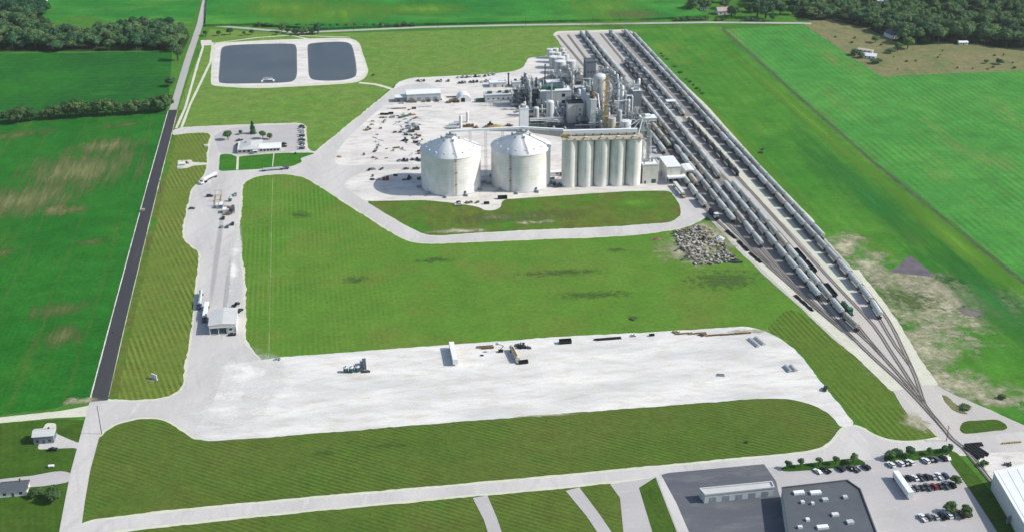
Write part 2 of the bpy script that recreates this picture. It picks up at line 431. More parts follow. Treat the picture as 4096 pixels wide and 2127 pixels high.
sheet('row_crop_field', [(2893, 119), (3211, 99), (3302, 158), (3392, 220), (3483, 277), (3531, 308), (3694, 298), (4096, 283), (5300, 240), (5600, 2000), (4580, 1500), (4096, 1129), (3500, 652), (3196, 388)],
      m_rows, 0.02, 'pale green row crop field filling the right edge', 0, 0.5, 6)
sheet('scrub_land', [(3211, 97), (3330, 60), (5300, 60), (5300, 240), (4096, 283), (3694, 298), (3531, 308), (3483, 277), (3392, 220), (3302, 158)],
      m_scrub, 0.03, 'brown scrubby ground between the right wood and the crop rows', 0, 1.5, 5)
sheet('grass_verge', [(2440, 120), (2885, 108), (3196, 380), (3500, 645), (4096, 1122), (4600, 1520), (4700, 1800), (4096, 1705), (3806, 1580), (3600, 1270), (3483, 1164), (3311, 964), (3005, 640), (2813, 421), (2612, 230)],
      m_verge, 0.03, 'green grass verge between the rail yard and the row crop', 0, 0.6, 5)
sheet('grass_field', [(716, 430), (760, 300), (840, 116), (1024, 128), (1280, 136), (2300, 108), (2440, 120), (2240, 200), (2110, 260), (2060, 290), (1588, 330), (1285, 596), (1225, 606), (1216, 520), (700, 520)],
      m_pondlawn, 0.03, 'olive mown grass around the two ponds')
sheet('grass_strip', [(705, 480), (640, 720), (520, 1210), (434, 1560), (470, 1596), (540, 1606), (640, 1600), (720, 1585), (760, 1480), (775, 1360), (790, 1230), (803, 1100), (812, 1015), (800, 1000), (745, 955), (748, 890), (770, 795), (780, 755), (840, 720), (860, 545), (840, 524), (700, 535)],
      m_strip, 0.04, 'diagonally mown grass strip beside the black county road', 6)
sheet('lawn', [(1024, 700), (1086, 690), (1230, 702), (1387, 800), (1598, 935), (1717, 965), (2048, 950), (2526, 930), (2700, 900), (2830, 880), (2960, 1004), (3072, 1110), (3240, 1262), (3330, 1345), (3160, 1380), (2983, 1310), (1812, 1385), (1050, 1445), (960, 1366), (960, 1126), (945, 1007), (940, 911), (950, 801), (955, 743), (975, 715)],
      m_lawn, 0.04, 'large central lawn in front of the silos', 4)
sheet('east_lawn', [(3060, 1320), (3155, 1362), (3220, 1429), (3297, 1532), (3394, 1650), (3430, 1690), (3505, 1735), (3571, 1760), (3647, 1766), (3772, 1746), (3720, 1700), (3640, 1655), (3599, 1609), (3550, 1533), (3418, 1422), (3314, 1340), (3231, 1262), (3150, 1230)],
      m_east, 0.045, 'mown grass wedge between the white pad and the rail throat', 4, 0.4, 4)
sheet('island_lawn', [(396, 1738), (360, 1883), (332, 2020), (318, 2080), (345, 2080), (700, 2043), (1114, 2006), (2048, 1924), (2491, 1882), (3072, 1827), (3224, 1813), (3301, 1796), (3342, 1761), (3360, 1720), (3342, 1678), (3294, 1636), (3197, 1598), (3072, 1591), (2048, 1669), (1024, 1752), (811, 1766), (700, 1690), (645, 1667), (556, 1667), (477, 1685), (417, 1717)],
      m_island, 0.04, 'long mown island lawn below the white pad')
sheet('yard_lawn', [(-700, 1740), (0, 1692), (258, 1674), (330, 1680), (350, 1700), (313, 1801), (290, 1890), (262, 2010), (225, 2170), (-700, 2300)], m_sw, 0.03, 'dark grass yard round the small house')
# --- pads, roads (pale gravel rim first, then the pavement)
def road(name, pts, m, z, label, rad=5, rim=1.6, rim_m=None, jag=0.0):
    if rim: sheet('gravel_shoulder', pts, rim_m or m_shoulder, z - 0.02, 'pale gravel rim around ' + label, rad, 0.7, 1.8, grow=rim)
    return sheet(name, pts, m, z, label, rad, jag, 3)
pad_pts = [(478, 1605), (540, 1606), (640, 1600), (705, 1580), (740, 1548), (750, 1480), (768, 1360), (783, 1230), (797, 1100), (806, 1015), (795, 1002), (738, 957), (743, 890), (764, 795), (774, 752), (818, 713), (832, 680), (838, 596), (851, 540), (831, 528), (750, 530), (690, 541), (705, 513), (1006, 500), (1216, 493), (1222, 600), (1260, 613), (1285, 593), (1569, 361), (1600, 345), (1700, 330), (1760, 360), (1694, 372), (1588, 388), (1526, 430), (1402, 540), (1345, 610), (1338, 655), (1370, 665), (1440, 662), (1740, 655), (1740, 672), (1500, 682), (1440, 693), (1400, 715), (1370, 740), (1459, 806), (1622, 906), (1694, 942), (1741, 947), (1861, 938), (2048, 928), (2431, 911), (2689, 892), (2727, 863), (2727, 830), (2694, 777), (2720, 740), (2830, 860), (2770, 895), (2741, 906), (2670, 921), (2526, 940), (2048, 959), (1717, 973), (1650, 966), (1598, 945), (1387, 811), (1230, 710), (1167, 696), (1086, 696), (1024, 703), (980, 722), (964, 743), (961, 801), (949, 911), (957, 1007), (973, 1126), (973, 1366), (1000, 1400), (1040, 1440), (1060, 1600), (811, 1766), (700, 1690), (645, 1667), (556, 1667), (477, 1685), (417, 1717), (388, 1745), (364, 1745), (364, 1603), (424, 1603)]
sheet('gravel_shoulder', pad_pts, m_shoulder, 0.06, 'pale gravel rim of the concrete site road', 5, 0.8, 1.8, grow=1.6)
yard_pts = [(1262, 612), (1569, 363), (1588, 332), (1640, 313), (1830, 304), (1950, 298), (2053, 287), (2091, 273), (2105, 249), (2112, 232), (2187, 226), (2250, 205), (2440, 420), (2620, 600), (2800, 790), (2832, 863), (2741, 906), (2690, 770), (2660, 763), (2526, 765), (2287, 780), (2048, 796), (2010, 800), (2002, 838), (1940, 845), (1918, 828), (1810, 812), (1694, 801), (1459, 806), (1370, 740), (1320, 680)]
sheet('gravel_yard', yard_pts, m_yard, 0.09, 'pale gravel yard of the plant', 4, 0.35, 3)
sheet('site_road', pad_pts, m_conc, 0.11, 'grey concrete site road winding from the county road to the silos', 5)
sheet('gravel_pad', [(1003, 1450), (1075, 1432), (1812, 1377), (2260, 1345), (2700, 1323), (2983, 1304), (3072, 1325), (3155, 1373), (3210, 1429), (3287, 1532), (3384, 1650), (3425, 1699), (3360, 1710), (3342, 1678), (3294, 1636), (3197, 1598), (3072, 1591), (2048, 1669), (1024, 1752), (811, 1766), (770, 1735), (855, 1600), (905, 1460)],
      m_lime, 0.13, 'big white limestone pad across the foreground', 4, 0.6, 2)
sheet('rail_yard_ballast', [(2222, 150), (2218, 138), (2230, 129), (2360, 125), (2507, 122), (2531, 134), (2612, 230), (2813, 421), (3005, 640), (3072, 710), (3311, 964), (3369, 1030), (3483, 1164), (3585, 1269), (3647, 1394), (3709, 1519), (3806, 1574), (3973, 1643), (4150, 1725), (4150, 1760), (3900, 1770), (3765, 1760), (3700, 1700), (3647, 1678), (3599, 1609), (3550, 1533), (3418, 1422), (3314, 1340), (3231, 1258), (3050, 1095), (2936, 985), (2832, 870), (2700, 745), (2440, 415), (2270, 225)],
      m_ballast, 0.116, 'grey ballast ground of the rail yard', 3, 0.5, 3)
sheet('gravel_shoulder', [(2215, 148), (2212, 136), (2228, 126), (2507, 119), (2538, 132), (2620, 228), (2606, 232), (2522, 138), (2505, 127), (2232, 133), (2226, 142)], m_shoulder, 0.15, 'white gravel border round the far end of the rail yard', 3, 0.3, 3)
strip('gravel_track', [(2534, 140), (2616, 231), (2817, 423), (3008, 640), (3075, 712), (3250, 890)], [4, 4, 4.5, 5, 5, 4], m_shoulder, 0.15, 'pale service track along the right side of the rail yard', jag=0.3)
strip('gravel_track', [(2752, 468), (2800, 515), (2970, 700), (3075, 810), (3290, 1040), (3420, 1200)], [6, 7, 7, 8, 7, 6], m_shoulder, 0.15, 'pale gravel lane between the two groups of tracks', jag=0.4)
strip('gravel_track', [(2890, 905), (2960, 975), (3072, 1082), (3200, 1200), (3330, 1320), (3470, 1445), (3590, 1560)], [5, 6, 6, 6, 7, 7, 8], m_shoulder, 0.15, 'pale gravel lane along the left side of the tracks', jag=0.5)
strip('gravel_track', [(3420, 1080), (3540, 1240), (3600, 1340), (3660, 1450), (3720, 1540)], [5, 6, 7, 9, 9], m_shoulder, 0.15, 'pale gravel lane at the right rim of the rail throat', jag=0.6)
for k_, (u0, u1, u2, u3, v0, v1, lb) in enumerate(((-56, -21.5, -30, -22, 440, 40, 'between the silos and the gravel lane'), (-16.5, 9, -5, 9.5, 640, 60, 'under the right group of trains'), (-48.5, -37, -48.5, -36, 645, 440, 'under the far left trains'), (-27.5, -22, -27.5, -22, 540, 440, 'under the black string'))):
    sheet('dark_ballast', [UV(u0, v0), UV(u1, v0), UV(u1 + (u3 - u1) * .4, (v0 + v1) / 2), UV(u3, v1), UV(u2, v1), UV(u0 + (u2 - u0) * .1, v0 + (v1 - v0) * .62)], m_dballast, 0.135 + k_ * .003, 'dark ballast ' + lb, 0, 0.7, 4)
# front road, parking and land below
sheet('lawn', [(225, 2165), (420, 2120), (900, 2068), (1557, 2004), (2048, 1960), (2480, 1920), (2560, 2200), (225, 2260)], m_island, 0.035, 'mown land below the front road')
sheet('painted_shade_floor', [(2118, 532), (2096, 470), (2062, 440), (2056, 372), (2120, 330), (2200, 300), (2330, 300), (2430, 322), (2500, 400), (2570, 470), (2600, 540), (2580, 552), (2260, 552)], m_shade_floor, 0.145, 'stained concrete floor under the process plant with its shade painted in', 3, 0.4, 3)  # dark sheet: shadows of the dense plant put into the floor colour
FR = [(230, 2160), (330, 2090), (700, 2045), (1114, 2006), (2048, 1924), (2491, 1882), (3072, 1827), (3224, 1813), (3301, 1796), (3342, 1761), (3370, 1715), (3425, 1699), (3501, 1747), (3571, 1768), (3647, 1771), (3772, 1754), (4042, 1730), (4500, 1692), (4500, 1790), (3900, 1812), (3820, 1812), (3056, 1870), (2674, 1900), (2330, 1935), (2048, 1962), (1557, 2006), (900, 2070), (420, 2125), (330, 2160)]
sheet('gravel_shoulder', FR, m_shoulder, 0.085, 'pale gravel rim along the front road', 4, .5, 2, grow=1.8)
sheet('front_road', FR, m_conc, 0.12, 'pale concrete road along the bottom of the site', 4)
sheet('parking_lot', [(3050, 1860), (3480, 1825), (3815, 1800), (3850, 1850), (3990, 2010), (4150, 2190), (2500, 2190), (2480, 1990), (2440, 1935), (2640, 1905)], m_lot, 0.10, 'light concrete car park below the front road')
sheet('asphalt_lot', [(2674, 1890), (3056, 1855), (3105, 1925), (3112, 1960), (3170, 2140), (2760, 2160), (2645, 1898)], m_darklot, 0.14, 'dark asphalt lot below the front road')
sheet('gravel_apron', [(3890, 1800), (4500, 1745), (4700, 2200), (4230, 2200), (4010, 1990)], m_yard, 0.09, 'pale gravel ground right of the railway crossing', 0, 0.4, 3)
sheet('walkway', [(2626, 1907), (2648, 1905), (2705, 2010), (2770, 2160), (2725, 2160), (2665, 2010)], m_conc, 0.16, 'pale pavement strip beside the dark asphalt lot')
sheet('lawn', [(2556, 1950), (2622, 1908), (2660, 2006), (2720, 2160), (2620, 2160)], m_sw, 0.15, 'small dark lawn left of the asphalt lot')
for k, (a, c) in enumerate((((1920, 1985), (1990, 2160)), ((2290, 1955), (2440, 2160)))):
    strip('driveway', [a, ((a[0] + c[0]) / 2 + 6, (a[1] + c[1]) / 2), c], [7, 6, 6], m_lot, 0.13, ('left', 'right')[k] + ' driveway running down from the front road')
# planted strips of the car park
sheet('planting_strip', [(3121, 1876), (3140, 1862), (3419, 1831), (3440, 1836), (3472, 1856), (3400, 1864), (3282, 1877), (3140, 1886)], m_plant, 0.18, 'left grass planting strip of the car park', 2)
sheet('planting_strip', [(3534, 1830), (3541, 1818), (3600, 1811), (3803, 1788), (3815, 1795), (3786, 1826), (3640, 1842), (3541, 1851)], m_plant, 0.18, 'right grass planting strip of the car park', 2)
sheet('grass_strip', [(3795, 1800), (3827, 1808), (3895, 1885), (4010, 2020), (4120, 2160), (4010, 2160), (3920, 2020), (3830, 1886), (3800, 1850)], m_sw, 0.17, 'bright grass strip left of the railway at the bottom', 2)
# county road
strip('county_road', [(268, 2200), (299, 2007), (322, 1883), (362, 1736), (397, 1602)], [9.5, 9.0, 9.0, 9.5, 9.5], m_conc, 0.15, 'pale concrete end of the county road by the house')
strip('county_road', [(397, 1603), (484, 1240), (612, 740), (692, 442)], [8.6, 7.9, 7.5, 7.3], m_asph, 0.16, 'freshly laid black asphalt county road')
strip('county_road', [(692, 441), (752, 240), (800, 98), (822, 0), (900, -330)], 6.6, m_oldroad, 0.16, 'worn grey far stretch of the county road', jag=0.2)
for s_, lb in ((-1, 'left'), (1, 'right')):
    P = [(397, 1590), (484, 1240), (612, 740), (692, 442)]
    Q = px(P); Q = [q + DE * (s_ * (4.55 - 0.2 * i)) for i, q in enumerate(Q)]
    strip('road_verge', Q, [.7, .6, .6, .6] if s_ < 0 else [.4, .3, .4, .4], m_yard if s_ < 0 else m_shoulder, 0.07, 'thin pale gravel verge on the ' + lb + ' side of the black road', jag=0.15)
    if s_ < 0: continue
    Q2 = [q + DE * (s_ * 2.6) for q in Q]
    strip('road_verge', Q2, 4.0, m_patchlawn, 0.05, 'rough grass verge on the ' + lb + ' side of the black road', jag=0.8)
strip('gravel_road', [(-900, 1755), (0, 1680), (120, 1668), (240, 1656), (375, 1640)], [6.5, 6, 6.2, 7, 11], m_shoulder, 0.14, 'white gravel side road left of the crossroads', jag=0.35)
strip('back_road', [(806, 98), (860, 104), (1024, 118), (1190, 132), (1330, 126), (1700, 110), (2048, 102), (2400, 97), (2832, 91), (3211, 94), (3245, 96)], 6.2, m_oldroad, 0.14, 'pale grey country road along the back of the site', jag=0.15)
road('driveway', [(176, 1727), (222, 1726), (232, 1737), (312, 1770), (330, 1768), (316, 1800), (300, 1790), (230, 1793), (150, 1797), (156, 1772), (218, 1768), (222, 1745)], m_conc, 0.13, 'concrete driveway of the small house', 1, 0)
road('gravel_patch', [(165, 1724), (185, 1690), (226, 1691), (224, 1728)], m_shoulder, 0.11, 'tan gravel patch behind the small house', 1, 0, jag=0.3)
sheet('driveway', [(0, 1915), (140, 1900), (240, 1880), (292, 1890), (280, 1925), (235, 1935), (150, 1945), (0, 1955), (-200, 1980), (-200, 1935)], m_lot, 0.10, 'second driveway at the lower left edge', 2, 0.3, 3)
# office lot, lawns and paths on top of the pavement
sheet('car_park', [(856, 545), (900, 520), (1004, 506), (1214, 498), (1220, 600), (1124, 612), (1115, 600), (1020, 622), (938, 624), (924, 612), (880, 614)], m_lot, 0.15, 'grey office car park', 2)
sheet('lawn', [(879, 618), (922, 616), (942, 628), (1124, 613), (1250, 612), (1258, 616), (1199, 635), (1211, 648), (1169, 667), (1053, 677), (876, 686)], m_office, 0.17, 'lawn in front of the office', 2, 0.25, 3)
strip('footpath', [(952, 624), (949, 681)], 1.7, m_shoulder, 0.20, 'white footpath crossing the office lawn')
strip('footpath', [(930, 618), (951, 628), (986, 622)], 1.5, m_shoulder, 0.20, 'white footpath along the office front')
strip('mown_line', [(1096, 614), (1090, 668)], 0.7, m_shoulder, 0.20, 'pale line across the office lawn')
strip('mown_line', [(1091, 700), (1088, 820), (1082, 1120), (1075, 1432)], 0.32, m_patchlawn2, 0.07, 'thin pale line running down the central lawn', jag=0.1)
sheet('gravel_patch', [(712, 643), (766, 640), (770, 650), (830, 652), (832, 660), (775, 664), (745, 674), (708, 676)], m_shoulder, 0.13, 'white gravel patch at the well head', 1, 0.3, 2)
# ponds
berm = [(852, 180), (872, 172), (957, 168), (1024, 164), (1150, 158), (1234, 156), (1330, 153), (1397, 153), (1437, 168), (1455, 225), (1478, 292), (1442, 330), (1360, 338), (1024, 356), (852, 346), (842, 332)]
sheet('pond_bank', berm, m_shoulder, 0.12, 'pale gravel bank around both ponds', 8, 0.4, 4)
sheet('pond_bank', [(862, 184), (957, 174), (1024, 170), (1150, 165), (1234, 162), (1330, 159), (1393, 160), (1428, 172), (1446, 226), (1466, 290), (1432, 323), (1360, 330), (1024, 347), (860, 338), (852, 330)], m_yard, 0.16, 'grey gravel crest of the pond bank', 8, 0.4, 4)
wat1 = [(888, 200), (897, 187), (957, 181), (1167, 176), (1182, 186), (1184, 296), (1176, 322), (1150, 331), (885, 336), (879, 322)]
wat2 = [(1234, 182), (1245, 175), (1359, 168), (1397, 174), (1408, 196), (1419, 250), (1423, 300), (1408, 314), (1359, 323), (1260, 323), (1240, 308)]
sheet('pond_bank', wat1, m_darklot, 0.18, 'dark wet liner at the left pond edge', 9, grow=1.2)
sheet('pond_bank', wat2, m_darklot, 0.18, 'dark wet liner at the right pond edge', 9, grow=1.2)
sheet('pond_water', wat1, m_water, 0.21, 'left grey blue pond', 9)
sheet('pond_water', wat2, m_water, 0.21, 'right grey blue pond', 9)
strip('gravel_track', [(846, 176), (1024, 152), (1163, 142), (1232, 157)], 2.6, m_shoulder, 0.09, 'thin white track behind the left pond', jag=0.2)
strip('gravel_track', [(1163, 142), (1330, 148), (1400, 150)], 2.0, m_shoulder, 0.085, 'thin white track behind the right pond', jag=0.2)
strip('gravel_track', [(806, 168), (850, 172), (850, 186), (842, 250), (760, 420), (726, 512)], 2.2, m_shoulder, 0.09, 'right wheel lane beside the county road', jag=0.2)
strip('gravel_track', [(806, 168), (812, 190), (790, 260), (742, 430), (705, 514)], 2.2, m_shoulder, 0.10, 'left wheel lane beside the county road', jag=0.2)
sheet('gravel_patch', [(803, 162), (845, 162), (850, 182), (806, 184)], m_yard, 0.12, 'gravel turning spot behind the left pond', 1, 0.3, 2)
strip('gravel_track', [(1436, 332), (1500, 338), (1545, 350), (1590, 366)], 4.2, m_shoulder, 0.10, 'white track from the ponds to the plant', jag=0.3)
for i, (x, y, rx, ry, a_, m, lb) in enumerate(((935, 1060, 5.5, 75, 0, m_spill, 'pale gravel dust along the right side of the site road'), (985, 1500, 24, 36, .3, m_spill, 'pale dust where the road meets the white pad'), (900, 1640, 26, 18, 0, m_spill, 'pale dust at the pad entrance'), (870, 1000, 2.2, 90, 0, m_spill2, 'dark wheel track on the site road'), (905, 1180, 1.6, 60, 0, m_spill2, 'second dark wheel track on the site road'))):
    patch('dust', (x, y), rx, ry, SITE - pi / 2 + a_, m, 0.135 + i * .002, lb)
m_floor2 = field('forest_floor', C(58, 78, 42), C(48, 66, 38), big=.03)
sheet('forest_floor', [(-900, 210), (100, 208), (460, 206), (735, 201), (758, 150), (748, 116), (540, 112), (360, 128), (240, 138), (190, 96), (150, 30), (-900, 20)], m_floor2, 0.045, 'dark ground under the left wood')
sheet('forest_floor', [(3190, 84), (3330, 82), (3480, 118), (3560, 156), (3600, 184), (3760, 180), (3900, 174), (4000, 195), (4150, 212), (4700, 240), (4700, 90), (4200, 20), (4000, -30), (3600, -70), (3330, -70), (3150, 20)], m_floor2, 0.055, 'dark ground under the right wood', 0, 2.0, 6)
m_margin = field('field_margin', C(104, 112, 86), C(86, 98, 70), big=.05, mid=.15)
strip('field_margin', [(2889, 119), (3193, 388), (3497, 653), (4092, 1130), (4560, 1496)], 2.6, m_margin, 0.048, 'dark bare margin along the row crop fence', jag=.7)
patch('dry_grass', (2080, 868), 62, 15, 0.14, m_bare2, 0.18, 'dry brown area of the grass island')
patch('bright_grass', (2520, 812), 34, 14, 0.14, m_bright, 0.184, 'bright green area of the grass island')
# inner grass island in front of the silos
sheet('rough_lawn', [(1461, 806), (1694, 803), (1810, 815), (1918, 830), (1940, 847), (2002, 840), (2012, 802), (2048, 798), (2287, 782), (2526, 767), (2658, 765), (2692, 780), (2724, 832), (2724, 862), (2686, 890), (2431, 908), (2048, 922), (1861, 934), (1741, 943), (1700, 938), (1624, 903)],
      m_patchlawn, 0.155, 'rough patchy grass island in front of the silos', 3, 0.5, 3)
# --- patches that break the fields up
for i, (x, y, rx, ry, lb) in enumerate(((320, 680, 62, 60, 'large brown patch in the upper soybean field'), (90, 800, 60, 44, 'brown patch at the left edge of the soybean field'), (70, 540, 48, 14, 'brown patch below the hedgerow'), (420, 585, 40, 26, 'thin brown patch beside the black road'),
        (220, 840, 16, 16, 'short brown streak in the soybean field'), (290, 840, 14, 12, 'faint brown streak in the soybean field'), (355, 970, 16, 8, 'pale bare spot in mid soybean field'), (225, 1240, 26, 16, 'brown spot in the lower soybean field'), (235, 1345, 26, 20, 'brown spot near the bottom of the soybean field'), (20, 1010, 18, 10, 'brown spot at the left photo edge'), (500, 500, 30, 9, 'tan bare strip by the hedgerow'))):
    patch('bare_soil', (x, y), rx, ry, SITE - pi / 2 + 0.25, m_bare if i in (0, 1, 3, 4, 5) else m_bare2, 0.035 + i * 0.002, lb)
for i, (x, y, rx, ry, lb) in enumerate(((1330, 60, 90, 60, 'yellowish patch in the corn field'), (1700, 45, 60, 30, 'small yellow patch in the corn field'), (1120, 40, 80, 50, 'left yellow patch in the corn field'), (2400, 40, 60, 90, 'yellow strip at the right of the corn field'))):
    patch('yellowed_corn', (x, y), rx, ry, 0.1, m_bright, 2.37 + i * 0.004, lb)
patch('bare_soil', (2530, 66), 48, 30, 0, m_bare2, 2.39, 'brown cleared spot in the corn field near the back road')
for i, (x, y, rx, ry, m, lb) in enumerate(((3840, 1200, 66, 30, m_sand, 'broad pale bare ground in the right verge'), (3640, 1125, 66, 22, m_sand, 'sandy cut beside the rail yard'), (3830, 1180, 70, 34, m_sand, 'pale sand patch in the right verge'), (3730, 1230, 62, 50, m_sand, 'sand patch above the rail throat'), (3700, 1390, 36, 54, m_sand, 'sand strip along the rail throat'), (3830, 1540, 62, 24, m_sand, 'sandy strip above the right lane'),
        (3380, 985, 20, 40, m_sand, 'sandy edge of the upper verge'), (3470, 1060, 22, 34, m_sand, 'pale scoured edge of the verge'), (3640, 1200, 34, 22, m_weed, 'weedy ground among the sand'), (3880, 1250, 11, 7, m_mud, 'grey mud at the rim of the sand'))):
    patch('sand_patch', (x, y), rx, ry, radians(-30 if i != 3 else -60), m, 0.05 + i * 0.003, lb)
sheet('bare_soil', [(3556, 1086), (3600, 1060), (3625, 1030), (3640, 1022), (3668, 1044), (3700, 1070), (3748, 1106), (3640, 1098)], plain('dark_soil', C(112, 106, 112), 0.95, 0.05, .2, .15), 0.09, 'dark bare triangle of soil in the right verge', 2, 0.8, 3)
patch('lush_grass', (3500, 800), 26, 190, SITE - pi / 2 + 0.03, m_lush, 0.06, 'dark lush band in the right verge')
patch('lush_grass', (3960, 1200), 24, 120, SITE - pi / 2, m_lush, 0.062, 'dark lush band at the lower right verge')
patch('bright_grass', (3260, 500), 9, 330, SITE - pi / 2 + 0.015, m_bright, 0.064, 'yellow green band beside the row crop')
patch('bright_grass', (2960, 560), 8, 200, SITE - pi / 2 + 0.01, m_bright, 0.066, 'bright edge of the verge beside the rail yard')
patch('bright_grass', (3850, 980), 12, 110, SITE - pi / 2 + 0.05, m_bright, 0.068, 'yellow green band in the lower right verge')
patch('dead_grass', (2668, 326), 11, 350, SITE - pi / 2 + 0.012, m_bare2, 0.07, 'brown grass edge along the rail yard')
for i, (x, y, rx, ry, lb) in enumerate(((1740, 1040, 20, 7, 'dark weed ring in the central lawn'), (1200, 860, 14, 10, 'weedy spot near the site road'), (2470, 1000, 10, 5, 'dark weed ring below the loop road'), (2250, 1090, 44, 8, 'weedy streak in the central lawn'), (2530, 1270, 8, 4, 'dark tuft near the white pad'), (1420, 1120, 14, 8, 'dull patch of the central lawn'), (1300, 1810, 9, 4, 'dark spot of the island lawn'), (1560, 1780, 16, 3, 'dark streak of the island lawn'), (2380, 1180, 40, 8, 'dull streak in the lower central lawn'), (2900, 1120, 40, 22, 'worn grass near the debris heap'))):
    patch('weeds', (x, y), rx, ry, 0.1, m_weed, 0.07 + i * 0.002, lb)
for i, (x, y, rx, ry, lb) in enumerate(((1980, 870, 16, 7, 'pale rubble spot in the grass island'), (2130, 890, 24, 5, 'sandy spot in the grass island'), (1830, 925, 30, 6, 'sandy rim of the grass island'), (2780, 1000, 36, 36, 'pale ground under the debris heap'), (2850, 940, 24, 30, 'pale ground behind the debris heap'), (2200, 1660, 24, 1.6, 'white gravel spill at the pad edge'), (330, 1602, 16, 6, 'white gravel spill at the crossroads'), (612, 1518, 5, 3, 'white gravel bed of the sign'), (4000, 1610, 20, 8, 'pale ground beside the right lane'), (3000, 1325, 20, 4, 'pale pad corner'), (3660, 1690, 10, 14, 'pale worn ground at the crossing'))):
    patch('sand_patch', (x, y), rx, ry, 0.1, m_sand, 0.165 + i * 0.002, lb)
sheet('grass_patch', [(3838, 1706), (3860, 1684), (3990, 1674), (4030, 1700), (4032, 1718), (3960, 1726), (3846, 1737)], m_sw, 0.16, 'dark grass patch right of the rail crossing', 2, 0.5, 2)
sheet('grass_patch', [(3764, 1578), (3790, 1585), (3850, 1640), (3880, 1658), (3830, 1652), (3790, 1620)], m_scrub, 0.17, 'dull grass hollow beside the rail throat', 2, 0.6, 2)
# ================================================================== OBJECT MATERIALS
mw = lambda n, c, **k: plain(n, c, **k)
P_WHITE = plain('white_paint', C(244, 246, 246), 0.5, 0.3, 0.05)
P_OFF = plain('off_white_metal', C(222, 224, 220), 0.55, 0.3, 0.07)
P_GREY = plain('grey_steel', C(194, 202, 203), 0.5, 0.4, 0.14)
P_MID = plain('mid_steel', C(156, 164, 166), 0.55, 0.4, 0.16)
P_DARK = plain('dark_steel', C(80, 90, 93), 0.6, 0.3, 0.2)
P_GREEN = plain('green_paint', C(58, 104, 84), 0.6, 0.3, 0.15)
P_BLACK = plain('black_paint', C(30, 34, 36), 0.6, 0.3, 0.2)
P_BEIGE = stained('beige_clad', C(238, 234, 222), C(170, 162, 140), 0.35)
P_TAN = plain('tan_steel', C(206, 198, 170), 0.6, 0.3, 0.15)
P_YELLOW = plain('ochre_paint', C(182, 164, 112), 0.6, 0.3, 0.12)
P_RUST = plain('rust', C(128, 104, 78), 0.85, 0.1, 0.3)
P_WOOD = plain('weathered_wood', C(142, 126, 104), 0.9, 0.1, 0.3)
P_GLASS = plain('window_glass', C(52, 62, 70), 0.12, 0.5, 0.05)
P_TYRE = plain('tyre', C(34, 34, 36), 0.9, 0.1, 0.1)
P_LAMP = plain('lamp_glass', C(226, 226, 214), 0.2, 0.5, 0.02)
P_SILO = stained('silo_concrete', C(252, 250, 242), C(186, 188, 176), 0.55, ring=0.0, zs=0.03, xs=0.5)
P_BIN = stained('bin_wall', C(254, 252, 246), C(222, 220, 208), 0.35, ring=2.4, zs=0.05, xs=0.45)
P_BINROOF = plain('bin_roof', C(255, 255, 255), 0.85, 0.1, 0.03, 0.15)
P_CLAD = stained('grey_cladding', C(214, 220, 220), C(150, 158, 158), 0.3)
P_CLAD2 = stained('dark_cladding', C(132, 142, 148), C(96, 104, 108), 0.3)
P_ROOFW = plain('white_roof', C(240, 244, 245), 0.5, 0.3, 0.05, 0.1)
P_ROOFG = plain('grey_roof', C(206, 208, 206), 0.6, 0.2, 0.06, 0.15)
P_ROOFD = plain('dark_roof', C(92, 98, 104), 0.8, 0.2, 0.12, 0.1)
P_RAIL = plain('rail_steel', C(132, 124, 114), 0.5, 0.4, 0.15)
P_TRUNK = plain('bark', C(92, 78, 62), 0.95, 0.05, 0.2)
P_HOP = stained('hopper_car_grey', C(208, 214, 210), C(140, 140, 133), 0.5, zs=.5, xs=.35, iv=.34)
P_HOPTAN = stained('hopper_car_tan', C(196, 188, 172), C(120, 108, 92), 0.5, zs=.5, xs=.35, iv=.2)
P_TANKC = stained('tank_car_grey', C(210, 216, 214), C(140, 140, 134), 0.4, zs=.5, xs=.35, iv=.2)
P_TANKB = plain('tank_car_black', C(48, 56, 60), 0.4, 0.4, 0.15, 0.25, inst_var=0.2)
P_UNDER = plain('underframe', C(40, 42, 44), 0.85, 0.1, 0.2)
P_SLEEPER = gravel('sleepers', C(160, 154, 146), C(140, 135, 127), C(182, 176, 165), big=0.05, rot=SITE, stretch=0.1, fv=0.14)
